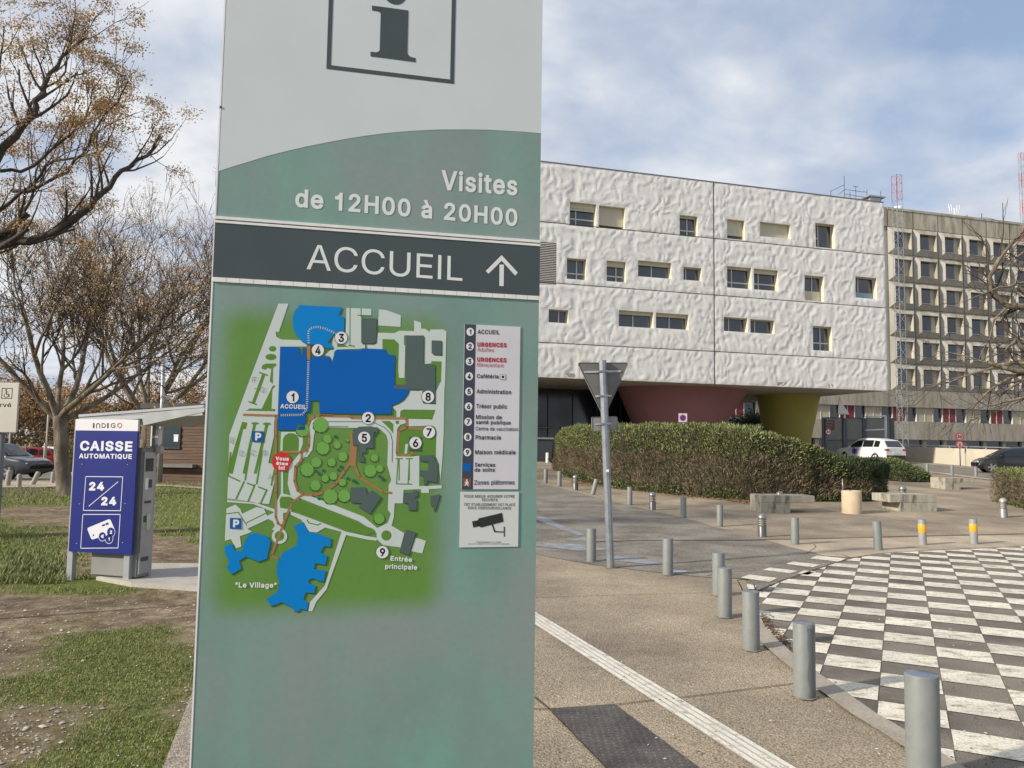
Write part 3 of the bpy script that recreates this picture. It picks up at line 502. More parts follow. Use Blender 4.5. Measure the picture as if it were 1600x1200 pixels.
# chequered cover plate in the pavement
def plate_mat():
    m = mat('studded_iron', (.135, .12, .108), .6, metal=.15, var=.3, scale=5, c2=(.085, .075, .07), c2scale=3, fine=.4, bscale=60)
    t = m.node_tree; n = t.nodes.new; l = t.links.new; b = t.nodes['Principled BSDF']
    tcn = n('ShaderNodeTexCoord'); v = n('ShaderNodeTexVoronoi'); v.inputs['Scale'].default_value = 24; v.inputs['Randomness'].default_value = .05; l(tcn.outputs['Object'], v.inputs['Vector'])
    r = n('ShaderNodeMapRange'); r.inputs['From Min'].default_value = .15; r.inputs['From Max'].default_value = .45; r.inputs['To Min'].default_value = 1; r.inputs['To Max'].default_value = 0; l(v.outputs['Distance'], r.inputs[0])
    bp = n('ShaderNodeBump'); bp.inputs['Strength'].default_value = 1; bp.inputs['Distance'].default_value = .008; l(r.outputs[0], bp.inputs['Height']); l(bp.outputs[0], b.inputs['Normal'])
    src_ = b.inputs['Base Color'].links[0].from_socket; rr_ = n('ShaderNodeMapRange'); rr_.inputs['From Min'].default_value = .2; rr_.inputs['From Max'].default_value = .5; rr_.inputs['To Min'].default_value = 1.5; rr_.inputs['To Max'].default_value = .6; l(v.outputs['Distance'], rr_.inputs[0]); sc_ = n('ShaderNodeVectorMath'); sc_.operation = 'SCALE'; l(src_, sc_.inputs[0]); l(rr_.outputs[0], sc_.inputs['Scale']); l(sc_.outputs[0], b.inputs['Base Color']); return m  # relief shading put into the colour: lighter studs, darker gaps
mb = MB(); P = [at(*p) for p in [(858, 1111), (960, 1104), (1095, 1207), (952, 1207)]]
mb.face([(p.x, p.y, .0165) for p in P], plate_mat()); o = mb.build('manhole_cover'); tag(o, 'dark studded metal cover plate set flush in the beige pavement', 'cover plate')
# faded blue paint and wet marks by the road edge
mb = MB()
for q in ([(840, 806), (858, 812), (915, 836), (905, 838), (850, 818), (838, 812)], [(838, 849), (880, 850), (925, 853), (950, 860), (905, 862), (860, 857), (838, 855)], [(885, 842), (915, 841), (918, 846), (890, 846)],
          [(932, 871), (975, 870), (1010, 876), (1035, 883), (1000, 882), (950, 877)], [(1050, 892), (1075, 893), (1072, 896), (1052, 896)]):
    drape(mb, ppx(q), .015, BLUEP)
tag(mb.build('blue_road_marking'), kind='structure')
# far road with the cars on it
farN = [(1395, 723), (1440, 735), (1500, 742), (1560, 749), (1700, 757)]; farF = [(1700, 742), (1536, 733), (1420, 723), (1300, 716), (1300, 722)]
sheet('far_road', farN + farF, .012, ASPH)
sheet('far_kerb', [(1395, 724), (1440, 736), (1500, 743), (1560, 750), (1700, 758), (1700, 761), (1560, 752), (1500, 745.5), (1440, 738), (1395, 726)], .03, AGG2)
# parking area far left and footpath
ps = [at(p[0], p[1]) for p in [(-120, 753), (100, 746), (140, 742)]]
sheet('parking_road', None, .006, ASPH, [tuple(at(-300, 757)[:2]), tuple(at(-20, 757)[:2]), tuple(at(110, 750)[:2]), tuple(at(240, 745)[:2]), (-13, 95), (-75, 95), (-75, 30)])
sheet('footpath', [(-200, 762.5), (70, 762), (100, 760), (100, 752), (-200, 755)], .012, AGG2)
sheet('kiosk_path', [(225, 757), (262, 757.5), (335, 762), (335, 766), (262, 760), (225, 759)], .010, AGG2)

# stones and blades of grass: nobody could count them
def stones(n):
    mb = MB(); ms = [mat('stone_pale', (.46, .42, .36), .8, var=.25, scale=15), mat('stone_grey', (.27, .25, .23), .8, var=.25, scale=15), mat('dead_leaf', (.22, .13, .06), .8)]
    for _ in range(n):
        px = random.uniform(-30, 315); py = 800 + 420 * random.random() ** 1.0
        p = at(px, py); 
        if grass_at(p.x, p.y) > .5 and random.random() < .8: continue
        if -6 < p.x < -3.0 and 8.6 < p.y < 10.6: continue
        r = random.uniform(.003, .009) if random.random() < .93 else random.uniform(.01, .019)
        a = random.random() * 6.28; k = random.choices((0, 1, 2), (5, 4, 2))[0]
        X = Vector((math.cos(a), math.sin(a), 0)) * r * random.uniform(1, 1.8); Y = Vector((-math.sin(a), math.cos(a), 0)) * r; Z = Vector((0, 0, r * .5))
        b = p + Vector((0, 0, -.008)); vs = []
        for i in range(6): t = i * 1.0472; vs.append(b + X * math.cos(t) * random.uniform(.8, 1.1) + Y * math.sin(t) * random.uniform(.8, 1.1) + Z * .2)
        vs.append(b + Z * 1.6); mb.raw(vs, [(i, (i + 1) % 6, 6) for i in range(6)], ms[k], True)
    return tag(mb.build('stones'), kind='stuff')
stones(2300)
def blades():
    ms = [mat('grass_blade', (.13, .175, .04), .7, var=.3, scale=4), mat('grass_blade_dry', (.27, .24, .11), .8, var=.3, scale=4), mat('grass_blade_dark', (.075, .105, .025), .7, var=.3, scale=4)]
    V = []; Fc = []; MI = []
    def blade(p, h, w):
        a = random.random() * 6.28; le = random.uniform(.3, 1.1) * h; b = a + random.uniform(1, 2)
        d = Vector((math.cos(b) * w, math.sin(b) * w, 0)); t = Vector((math.cos(a) * le, math.sin(a) * le, h)); i = len(V)
        V.extend([tuple(p - d), tuple(p + d), tuple(p + t * .55 + d * .7), tuple(p + t * .55 - d * .7), tuple(p + Vector((t.x * 1.25, t.y * 1.25, t.z)))]); Fc.extend([(i, i + 1, i + 2, i + 3), (i + 3, i + 2, i + 4)])
        k = random.choices((0, 1, 2), (5, 5, 3))[0]; MI.extend([k, k])
    for gi, (P, n, h, w) in enumerate(((grassP[0], 30000, .013, .0022), (grassP[1], 11000, .032, .004), (grassP[2], 2500, .07, .008), (grassP[3], 7000, .06, .006))):
        xs = [p[0] for p in P]; ys = [p[1] for p in P]; c = 0
        for _ in range(n * 4):
            if c >= n: break
            x = random.uniform(min(xs) - .4, max(xs) + .4); y = random.uniform(min(ys) - .4, max(ys) + .4)
            if random.random() > grass_at(x, y) ** 1.5: continue
            if -6 < x < -3.0 and 9.15 < y < 10.4: continue
            c += 1; blade(Vector((x, y, gz(x, y) - .012)), h * random.uniform(.5, 1.5), w)
    for _ in range(120):      # taller weeds left of the ticket machine
        q = at(random.gauss(55, 34), random.uniform(862, 912)); 
        for _ in range(16): blade(q + Vector((random.gauss(0, .05), random.gauss(0, .05), -.01)), random.uniform(.04, .11), .006)
    me = bpy.data.meshes.new('grass'); me.from_pydata(V, [], Fc)
    for m in ms: me.materials.append(m)
    me.polygons.foreach_set('material_index', MI); o = bpy.data.objects.new('grass', me); col.objects.link(o); tag(o, kind='stuff')
blades()
# ================================================================== INFORMATION TOTEM
TL = atd(319, 693, 2.23); TR = atd(840, 693, 2.45); TP = Plane(TL, TR - TL); TW = (Vector((TR.x, TR.y)) - Vector((TL.x, TL.y))).length
TB = gz(TL.x, TL.y); TH = 3.35
tot = empty('information_totem', M=TP.mat(), label='tall hospital information totem with site map, large i, visiting hours and ACCUEIL arrow', cat='information totem')
def lz(px, py): return TP.uv(px, py)
def tf(k): return lambda a, z: (a, -k, z)          # local coordinates of the totem, k metres proud of the face
def pt(k): return lambda x, y: tf(k)(*lz(x, y))    # photo pixel -> local
ALU = mat('brushed_aluminium', (.72, .73, .73), .35, metal=.6, var=.05)
mb = MB(); mb.bbox(0, TW, 0, .14, 0, TH, ALU, .004); mb.build('body', tot)
def print_mat():
    m = bpy.data.materials.new('teal_printed_vinyl'); m.use_nodes = True; t = m.node_tree; n = t.nodes.new; l = t.links.new; b = t.nodes['Principled BSDF']; b.inputs['Roughness'].default_value = .38
    tcn = n('ShaderNodeTexCoord')
    def ns(sc, st=(1, 1, 1), de=5):
        mp_ = n('ShaderNodeMapping'); mp_.inputs['Scale'].default_value = st; l(tcn.outputs['Object'], mp_.inputs[0]); z = n('ShaderNodeTexNoise'); z.inputs['Scale'].default_value = sc; z.inputs['Detail'].default_value = de; l(mp_.outputs[0], z.inputs['Vector']); return z
    r = n('ShaderNodeValToRGB'); e = r.color_ramp.elements; e[0].position = .35; e[0].color = (.16, .262, .235, 1); e[1].position = .66; e[1].color = (.172, .34, .285, 1); l(ns(3.2, (1.5, 1, .7)).outputs['Fac'], r.inputs[0])
    r2 = n('ShaderNodeValToRGB'); e = r2.color_ramp.elements; e[0].position = .39; e[0].color = (0, 0, 0, 1); e[1].position = .68; e[1].color = (1, 1, 1, 1); l(ns(2.2, (1, 1, 1)).outputs['Fac'], r2.inputs[0])
    mx = n('ShaderNodeMixRGB'); l(r2.outputs[0], mx.inputs[0]); l(r.outputs[0], mx.inputs[1]); mx.inputs[2].default_value = (.235, .285, .28, 1)
    # soft green field printed round the map
    s = n('ShaderNodeSeparateXYZ'); l(tcn.outputs['Object'], s.inputs[0])
    c0 = lz(356, 520); c1 = lz(686, 520); z0 = lz(520, 500)[1]; z1 = lz(520, 945)[1]
    def M_(op, a, b_):
        q = n('ShaderNodeMath'); q.operation = op
        for i, v in enumerate((a, b_)):
            if isinstance(v, (int, float)): q.inputs[i].default_value = v
            elif v is not None: l(v, q.inputs[i])
        return q.outputs[0]
    cx, hx = (c0[0] + c1[0]) / 2, (c1[0] - c0[0]) / 2; cz, hz = (z0 + z1) / 2, (z0 - z1) / 2
    dx = M_('MAXIMUM', M_('SUBTRACT', M_('ABSOLUTE', M_('SUBTRACT', s.outputs['X'], cx), 0), hx - .05), 0)
    dz = M_('MAXIMUM', M_('SUBTRACT', M_('ABSOLUTE', M_('SUBTRACT', s.outputs['Z'], cz), 0), hz - .05), 0)
    d = M_('SQRT', M_('ADD', M_('MULTIPLY', dx, dx), M_('MULTIPLY', dz, dz)), 0)
    mr = n('ShaderNodeMapRange'); mr.interpolation_type = 'SMOOTHSTEP'; mr.inputs['From Min'].default_value = .015; mr.inputs['From Max'].default_value = .11; mr.inputs['To Min'].default_value = 1; mr.inputs['To Max'].default_value = 0; l(d, mr.inputs[0])
    g = n('ShaderNodeValToRGB'); e = g.color_ramp.elements; e[0].color = (.095, .225, .035, 1); e[1].color = (.14, .29, .06, 1); l(ns(3).outputs['Fac'], g.inputs[0])
    m2 = n('ShaderNodeMixRGB'); l(mr.outputs[0], m2.inputs[0]); l(mx.outputs[0], m2.inputs[1]); l(g.outputs[0], m2.inputs[2])
    fz = n('ShaderNodeMapRange'); fz.inputs['To Min'].default_value = .93; fz.inputs['To Max'].default_value = 1.07; l(ns(45).outputs['Fac'], fz.inputs[0])
    vs = n('ShaderNodeVectorMath'); vs.operation = 'SCALE'; l(m2.outputs[0], vs.inputs[0]); l(fz.outputs[0], vs.inputs['Scale']); l(vs.outputs[0], b.inputs['Base Color'])
    bp = n('ShaderNodeBump'); bp.inputs['Strength'].default_value = .05; l(ns(2.5).outputs['Fac'], bp.inputs['Height']); l(bp.outputs[0], b.inputs['Normal'])
    return m
TEAL = print_mat()
PALE = mat('pale_grey_vinyl', (.565, .62, .64), .38, var=.035, scale=4)
DKG = mat('dark_slate_vinyl', (.05, .068, .072), .35, var=.08, scale=5)
LET = mat('white_lettering', (.70, .73, .72), .4, var=.03)
e0 = .006
mb = MB(); mb.face([tf(.002)(e0, .0), tf(.002)(TW - .002, .0), tf(.002)(TW - .002, TH - .004), tf(.002)(e0, TH - .004)], TEAL); mb.build('printed_face', tot)
curve6 = [(33, 670), (90, 650), (150, 632), (225, 609), (300, 590), (375, 573), (450, 558), (525, 544), (600, 532), (675, 522), (750, 515), (825, 510), (900, 507), (1000, 507), (1080, 508), (1150, 512), (1220, 516), (1290, 522)]
cpx = [lz(330 + .4 * x, .4 * y) for x, y in curve6]; cpx[0] = (e0, cpx[0][1]); cpx[-1] = (TW - .002, cpx[-1][1])
mb = MB(); mb.poly([(e0, TH - .004)] + cpx + [(TW - .002, TH - .004)], tf(.0026), PALE); mb.build('pale_header', tot)
def band(mb, yl0, yr0, yl1, yr1, k, m, x0=341, x1=842):
    a = lz(x0, yl0); b = lz(x1, yr0); c = lz(x1, yr1); d = lz(x0, yl1)
    mb.face([tf(k)(e0 * .5, a[1]), tf(k)(TW, b[1]), tf(k)(TW, c[1]), tf(k)(e0 * .5, d[1])], m)
zt0, zt1 = lz(341, 340)[1], lz(338, 437)[1]
mb = MB(); zz = [lz(340, y)[1] for y in (338.5, 343.0, 344.8, 348.6)]
TILE = mat('white_trim', (.74, .75, .73), .4, var=.06, scale=30)
mb.box(.002, TW - .001, -.008, 0, zz[1], zz[0], TILE); mb.box(.002, TW - .001, -.0035, 0, zz[2], zz[1], mat('brown_gap', (.17, .14, .12))); mb.box(.002, TW - .001, -.007, 0, zz[3], zz[2], TILE)
zb = [lz(336, y)[1] for y in (433.5, 440.5)]
for i in range(26):
    a, b = .003 + i * (TW - .006) / 26, .003 + (i + 1) * (TW - .006) / 26; mb.box(a + .0006, b - .0006, -.006, 0, zb[1], zb[0], TILE)
mb.box(.003, TW - .002, -.004, 0, zb[1], zb[0], mat('grout', (.45, .46, .45)))
mb.build('trim_strip', tot)
mb = MB(); mb.box(.003, TW - .001, -.005, 0, zb[0], zz[3], DKG); mb.build('arrow_band', tot)
# thin bright edge on the left
mb = MB(); mb.box(0, .0045, -.0032, .0, .005, TH - .005, mat('white_edge_trim', (.78, .80, .79), .35)); mb.build('edge_trim', tot)
mb = MB(); c = lz(345.5, 168); mb.box(c[0] - .004, c[0] + .002, -.005, 0, c[1] - .003, c[1] + .003, DKG); mb.build('screw', tot)
# the i in its frame
mb = MB(); z6 = lambda x, y: lz(330 + .4 * x, .4 * y)
bl = z6(450, 268); br = z6(948, 332); th = z6(450, 252)[1] - bl[1]; xl = bl[0]; xr = br[0]; sz = xr - xl; zb_ = (bl[1] + br[1]) / 2; k = tf(.0034)
for q in ((xl, xr, zb_, zb_ + th), (xl, xr, zb_ + sz - th, zb_ + sz), (xl, xl + th, zb_ + th, zb_ + sz - th), (xr - th, xr, zb_ + th, zb_ + sz - th)):
    mb.face([k(q[0], q[2]), k(q[1], q[2]), k(q[1], q[3]), k(q[0], q[3])], DKG)
ipts = [(628, 24), (700, 33), (770, 43), (768, 120), (766, 205), (768, 215), (775, 222), (785, 226), (798, 228), (798, 245), (710, 233), (622, 222), (622, 204), (645, 206), (655, 203), (658, 195), (660, 120), (662, 60), (660, 51), (650, 46), (628, 43)]
mb.poly([z6(*p) for p in ipts], k, DKG)
dc = z6(718, -22); rr = z6(718, -22)[1] - z6(718, 20)[1]
mb.poly([(dc[0] + rr * math.cos(i * .2618), dc[1] + rr * math.sin(i * .2618)) for i in range(24)], k, DKG)
mb.build('information_symbol', tot)
def tx(mb, s, x0, y0, x1, y1, cap, m, k, bold=0.0):
    a = lz(x0, y0); b = lz(x1, y1); c = lz(x0, y0 - cap); text(mb, s, tf(k), a[0], a[1], b[0], b[1], c[1] - a[1], m, bold)
mb = MB(); tx(mb, 'Visites', 689, 297, 808, 306, 31, LET, .0030, .024); mb.build('visiting_hours', tot); mb = MB(); tx(mb, 'de 12H00 à 20H00', 461, 323.5, 808, 354, 28.5, LET, .0030, .024); mb.build('visiting_hours', tot)
mb = MB(); tx(mb, 'ACCUEIL', 479, 421, 722, 439.5, 39, LET, .0054, 0.0); mb.build('reception_lettering', tot); mb = MB()
z6p = lambda P: [z6(*p) for p in P]
mb.poly(z6p([(1125, 1035), (1142, 1035), (1141, 1119), (1124, 1118)]), tf(.0054), LET)
mb.poly(z6p([(1133, 998), (1196, 1066), (1186, 1078), (1133, 1020), (1082, 1071), (1071, 1060)]), tf(.0056), LET)
mb.build('arrow', tot)

# ------------------------------------------------------------------ site map
ROADM = flat('map_road', (.54, .62, .60), .4); GRM = flat('map_green', (.11, .245, .04), .4); BRM = flat('map_path', (.36, .19, .085), .4); GREYB = flat('map_grey_building', (.085, .125, .125), .4)
BLUA = flat('map_blue', (.0, .11, .44), .4); BLUB = flat('map_sky_blue', (.0, .215, .60), .4); TREL = flat('map_tree', (.16, .38, .08), .4); TRED = flat('map_shrub', (.025, .12, .075), .4)
SHD = flat('map_drop_shadow', (.035, .075, .03), .4); CIRC = flat('map_disc', (.72, .74, .76), .4); BLK = flat('black_print', (.015, .015, .018), .4); REDM = flat('map_red', (.60, .035, .03), .4); PBL = flat('map_parking_blue', (.01, .10, .33), .4)
GRYL = flat('map_letter_grey', (.32, .37, .38), .4); CREAM = flat('map_dash', (.50, .52, .38), .4); BRN2 = flat('legend_brown', (.22, .09, .045), .4); NAVY = flat('legend_bar', (.055, .06, .085), .4); WHT = flat('white_print', (.74, .75, .77), .4)
def Z7(P): return [(340 + .225 * x, 460 + .225 * y) for x, y in P]
def Z8(P): return [(340 + .2333 * x, 700 + .2333 * y) for x, y in P]
def M5(P): return [(340 + .11666 * x, 460 + .11666 * y) for x, y in P]
def M6(P): return [(340 + .11666 * x, 600 + .11666 * y) for x, y in P]
def M7(P): return [(500 + .125 * x, 600 + .125 * y) for x, y in P]
def M8(P): return [(500 + .125 * x, 460 + .125 * y) for x, y in P]
mb = MB()
def mp(P, lv, m): mb.poly([lz(*p) for p in P], tf(.0026 + lv * .00014), m)
def mstroke(P, w, lv, m):
    P = [Vector(p) for p in P]
    for i in range(len(P) - 1):
        d = (P[i + 1] - P[i]); d.normalize(); n = Vector((d.y, -d.x)) * w / 2; e = d * w * .25
        mp([P[i] + n - e, P[i + 1] + n + e, P[i + 1] - n + e, P[i] - n - e], lv, m)
def mcirc(x, y, r, lv, m, n=24, ry=None, ph=0): mp([(x + r * math.cos(ph + i * 6.2832 / n), y + (ry or r) * math.sin(ph + i * 6.2832 / n)) for i in range(n)], lv, m)
# roads
mp(M5([(815, 125), (950, 125), (820, 510), (775, 500), (790, 570), (850, 605), (1140, 615), (1210, 640), (1210, 700), (840, 700), (822, 1200)]) + M6([(822, 0), (805, 470), (760, 480), (755, 700), (680, 1060), (740, 1070), (760, 1130)]) + Z8([(385, 180), (380, 230), (345, 375), (65, 350), (72, 200), (75, 180)]) + M6([(145, 1110), (160, 680), (410, 0)]), 1, ROADM)
mp(Z8([(65, 335), (240, 360), (385, 410), (385, 385), (425, 300), (425, 140), (440, 140), (440, 305), (550, 335), (490, 425), (440, 435), (440, 545), (400, 560), (365, 545), (385, 520), (370, 490), (340, 475), (200, 540), (230, 560), (195, 575), (150, 590), (160, 660), (125, 670), (90, 610), (50, 620), (50, 590), (330, 455), (380, 430), (240, 375), (65, 362)]), 1, ROADM)
mp(Z8([(60, 405), (120, 378), (155, 410), (165, 440), (260, 395), (310, 405), (335, 455), (200, 525), (50, 598)]), 2, ROADM)
mstroke(Z8([(60, 440), (140, 430), (195, 515)]), 1.6, 3, GRM); mstroke(Z8([(195, 500), (325, 435)]), 1.6, 3, GRM)
mp(M7([(0, 415), (360, 415), (400, 440), (1065, 445), (1070, 490), (1000, 510), (965, 560), (945, 860), (960, 905), (1160, 905), (1240, 895), (1240, 1200), (890, 1200), (840, 1010), (850, 720), (830, 640), (760, 570), (640, 527), (480, 535), (470, 550), (415, 560), (410, 610), (50, 610), (10, 540), (0, 530)]) + M6([(1543, 565), (1400, 570), (1310, 600), (1290, 700), (1270, 880), (1200, 975), (1150, 985), (1235, 850), (1240, 720), (1225, 590), (1260, 490), (1340, 447), (1543, 445)]), 1, ROADM)
mp(Z8([(1163, 214), (1350, 214), (1350, 255), (1500, 250), (1500, 270), (1415, 275), (1415, 300), (1365, 300), (1360, 275), (1245, 280), (1240, 370), (1185, 370), (1180, 460), (1165, 520), (1250, 570), (1225, 665), (1110, 650), (1065, 610), (1065, 570), (945, 490), (550, 335), (490, 320), (470, 240), (480, 120), (545, 40), (600, 10), (615, 20), (590, 50), (560, 90), (520, 140), (515, 250), (560, 300), (700, 350), (980, 460), (1070, 535), (1140, 500), (1160, 440), (1140, 415), (1145, 250)]), 1, ROADM)
mp(Z8([(490, 425), (540, 440), (730, 510), (860, 560), (1000, 590), (1065, 600), (1065, 620), (1000, 612), (860, 582), (745, 900), (730, 945), (660, 1030), (635, 1092), (605, 1092), (620, 1030), (718, 920), (830, 560), (720, 532), (665, 565), (615, 560), (560, 480), (490, 445)]), 2, ROADM)
mp(Z8([(1325, 600), (1395, 620), (1370, 705), (1295, 690)]), 1, ROADM)
mcirc(*Z8([(415, 590)])[0], 12, 2, ROADM); mcirc(*Z8([(415, 588)])[0], 7.6, 3, GRM); mcirc(*Z8([(1130, 585)])[0], 14.5, 2, ROADM); mcirc(*Z8([(1130, 585)])[0], 8, 3, GRM)
mp(M8([(330, 170), (640, 182), (640, 262), (515, 262), (515, 605), (700, 620), (725, 480), (930, 485), (990, 455), (1175, 460), (1175, 325), (1262, 355), (1265, 430), (1310, 430), (1370, 470), (1375, 440), (1540, 440), (1578, 465), (1560, 1200)]) + M7([(1555, 0), (1545, 600), (1530, 900), (1505, 1200), (1480, 980), (1445, 900), (1455, 600), (1440, 540), (1400, 520), (1105, 530), (1105, 435), (1370, 440), (1400, 450), (1440, 325), (1040, 320), (1005, 340), (1000, 415), (955, 415), (955, 340), (905, 290), (1060, 180), (1115, 70), (1270, 80), (1445, 100)]) + M8([(1510, 1090), (1520, 840), (1340, 870), (1300, 870), (1300, 515), (1050, 515), (1050, 630), (1065, 640), (1055, 1045), (975, 1045), (985, 620), (930, 565), (780, 560), (780, 690), (515, 680), (210, 690), (180, 740), (150, 840), (130, 780), (60, 760), (150, 680), (165, 500), (320, 500)]), 1, ROADM)
mp(M8([(735, 190), (820, 195), (1010, 262), (1005, 408), (725, 390)]), 1, ROADM)
for P, w in ((M8([(375, 170), (375, 640)]), 1.4), (M8([(513, 175), (513, 280)]), 1.4), (M8([(470, 262), (640, 268)]), 1.5), (M8([(360, 640), (430, 650)]), 2)): mstroke(P, w, 2, GRM)
mp(M8([(215, 600), (290, 625), (360, 655), (215, 660)]), 2, GRM)
# green islands and separators
for x, y, rx, ry in ((738, 730, 50, 37), (716, 840, 74, 42)): mcirc(*M5([(x, y)])[0], rx * .11666, 2, GRM, ry=ry * .11666)
mp(M5([(590, 985), (600, 950), (650, 927), (780, 927), (792, 950), (745, 985), (740, 1200), (700, 1165), (720, 1000), (665, 985), (650, 1012), (600, 1000)]), 2, GRM)
mp(M5([(597, 1070), (640, 1085)]) + M6([(500, 265), (458, 250)]), 2, GRM); mstroke(M5([(565, 1048), (672, 1085)]), 2.2, 2, GRM); mstroke(M6([(420, 238), (525, 275)]), 2.2, 2, GRM)
mp(M6([(740, 20), (780, 25), (735, 75), (722, 335), (590, 335)]), 2, GRM); mp(M6([(380, 358), (430, 328), (770, 335), (775, 366)]), 2, GRM)
mp(M6([(488, 52), (520, 60), (520, 70), (490, 60)]), 2, GRM)
mp(M6([(330, 505), (402, 520), (380, 605), (345, 605), (205, 1200), (165, 1200), (145, 1110)]), 2, GRM)
mp(M6([(480, 535), (520, 535), (375, 1200), (335, 1200)]), 2, GRM); mp(M6([(640, 545), (682, 550), (525, 1200), (485, 1200)]), 2, GRM)
mcirc(*M6([(503, 528)])[0], 6, 3, GRM, ry=1.8); mcirc(*M6([(662, 535)])[0], 6.3, 3, GRM, ry=2.2)
for a, b in (((70, 185), (150, 222)), ((200, 235), (245, 252)), ((275, 260), (330, 282))): mstroke(Z8([a, b]), 2.2, 3, GRM)
for a, b in (((178, 225), (125, 340)), ((250, 245), (205, 358)), ((330, 280), (288, 372)), ((215, 35), (185, 215)), ((300, 20), (262, 240)), ((88, 30), (72, 180)), ((385, 130), (360, 250))): mstroke(Z8([a, b]), 2.6, 3, GRM)
mp(M6([(850, 640), (1190, 640), (1210, 900), (840, 905)]), 2, ROADM); mp(M6([(875, 740), (900, 690), (950, 660), (1020, 660), (1070, 690), (1090, 740), (1085, 895), (870, 895)]), 3, GRM); mp(M6([(1145, 640), (1205, 640), (1215, 905), (1105, 905), (1140, 800)]), 3, GRM)
mp(M8([(780, 562), (930, 567), (985, 620), (980, 815), (940, 815), (935, 760), (840, 755), (830, 695), (780, 690)]), 2, GRM); mp(M8([(945, 870), (970, 870), (985, 1050), (1060, 1050), (1080, 1130), (935, 1130)]), 2, GRM)
mp(M8([(1390, 835), (1520, 840), (1510, 1090), (1445, 1090), (1445, 880), (1390, 880)]), 2, GRM)
mp(M7([(1045, 335), (1440, 335), (1405, 430), (1110, 432), (1005, 412), (1010, 345)]), 2, GRM)
mp(M7([(765, 462), (870, 462), (915, 500), (915, 620), (870, 560)]), 2, GRM); mp(M7([(985, 600), (1100, 580), (1400, 545), (1445, 580), (1448, 890), (1245, 895), (1050, 885), (965, 870)]), 2, GRM); mp(M7([(1065, 750), (1100, 750), (1085, 870), (1055, 870)]), 3, ROADM)
mcirc(*M7([(965, 478)])[0], 2.8, 3, GRM); mstroke(M7([(0, 470), (530, 470), (680, 485), (800, 540), (880, 620), (905, 720), (900, 975)]), .9, 4, GREYB); mstroke(M7([(0, 530), (350, 532)]), .9, 4, GREYB)
for x in (988, 1115): mstroke(M7([(x, 935), (x, 1200)]), 1.8, 2, GRM); mstroke(M7([(x - 38, 933), (x + 42, 933)]), 1.8, 2, GRM)
mstroke(Z8([(1208, 70), (1198, 240), (1300, 242)]), 1.6, 3, GRM); mstroke(Z8([(1283, 70), (1275, 240)]), 1.6, 3, GRM)
mstroke(Z8([(600, 480), (610, 500), (670, 515), (690, 505)]), 1.6, 4, GRM)
mp(Z8([(425, 325), (480, 325), (520, 345), (1040, 540), (1060, 560), (1000, 585), (860, 545), (520, 415), (420, 400), (415, 350)]), 2, GRM)
# brown paths
def path(P, w=3.6, lv=4): mstroke(P, w, lv, BRM)
path(M6([(350, 412), (800, 425)])); path(M6([(782, 430), (778, 700), (778, 1200)]) + Z8([(390, 300), (390, 460), (405, 505), (430, 520)]))
path(M6([(1543, 420), (1400, 415), (1300, 435), (1230, 490), (1205, 580), (1225, 700), (1222, 820), (1190, 890), (1120, 915), (850, 910)])); path(M6([(1125, 920), (1130, 1000), (1090, 1060)]) + Z8([(520, 125), (515, 220), (535, 285), (575, 312), (640, 315), (710, 298), (790, 240), (850, 150), (885, 100)]))
path(Z8([(565, 315), (500, 365), (450, 480), (400, 620), (360, 715), (405, 740)])); path(Z8([(910, 100), (950, 195), (1020, 240), (1110, 295), (1165, 300)]))
path(M7([(0, 400), (360, 405), (400, 425), (1083, 430), (1090, 555), (1285, 558)])); path(M7([(1085, 535), (985, 580), (965, 860), (985, 888), (1150, 890), (1150, 840)]))
mp(M7([(370, 600), (405, 600), (412, 770), (460, 780), (445, 1035), (400, 1030), (355, 1010), (380, 760)]), 5, BRM)
mstroke(M6([(1215, 700), (1245, 640)]), .1, 4, BRM)
# buildings
def bld(P, m, lv=7): mp([(x + 1.1, y + 1.6) for x, y in P], lv - 1, SHD); mp(P, lv, m)  # dark offset copy paints the map's printed drop shadow
bld(M5([(1195, 680), (1245, 680), (1240, 885), (1195, 885)]), BRM, 6)
bld(Z7([(565, 75), (862, 90), (858, 112), (840, 145), (880, 160), (878, 262), (820, 262), (795, 295), (765, 335), (795, 352), (802, 368), (795, 378), (760, 375), (700, 345), (625, 350), (585, 325), (545, 280), (525, 230), (522, 160), (540, 110), (562, 90)]), BLUB)
bld(Z7([(435, 365), (565, 367), (570, 415), (588, 415), (590, 370), (612, 370), (618, 455), (650, 455), (655, 430), (780, 435), (790, 465), (805, 465), (810, 400), (825, 385), (995, 388), (1000, 375), (1165, 382), (1180, 415), (1230, 425), (1228, 655), (1330, 660), (1320, 690), (1290, 730), (1250, 755), (1210, 770), (1205, 830), (710, 825), (705, 738), (652, 735), (640, 815), (612, 820), (608, 942), (418, 940)]), BLUA)
bld(Z7([(1000, 165), (1105, 168), (1100, 330), (1080, 342), (1000, 340)]), GREYB); mstroke(M8([(572, 605), (572, 680)]), 2.2, 7, GREYB)
bld(Z7([(1310, 285), (1432, 290), (1430, 485), (1510, 490), (1508, 755), (1422, 750), (1420, 655), (1385, 662), (1228, 655), (1228, 630), (1308, 630)]), GREYB)
bld(Z7([(1485, 320), (1555, 322), (1555, 420), (1500, 418), (1485, 405)]), GREYB)
bld(M7([(415, 550), (470, 548), (475, 540), (720, 540), (722, 600), (705, 612), (690, 600), (670, 600), (665, 800), (578, 795), (575, 855), (528, 860), (530, 905), (552, 915), (550, 975), (480, 965), (482, 765), (412, 765)]), GREYB)
bld(M7([(1110, 660), (1265, 660), (1265, 830), (1110, 825)]), GREYB)
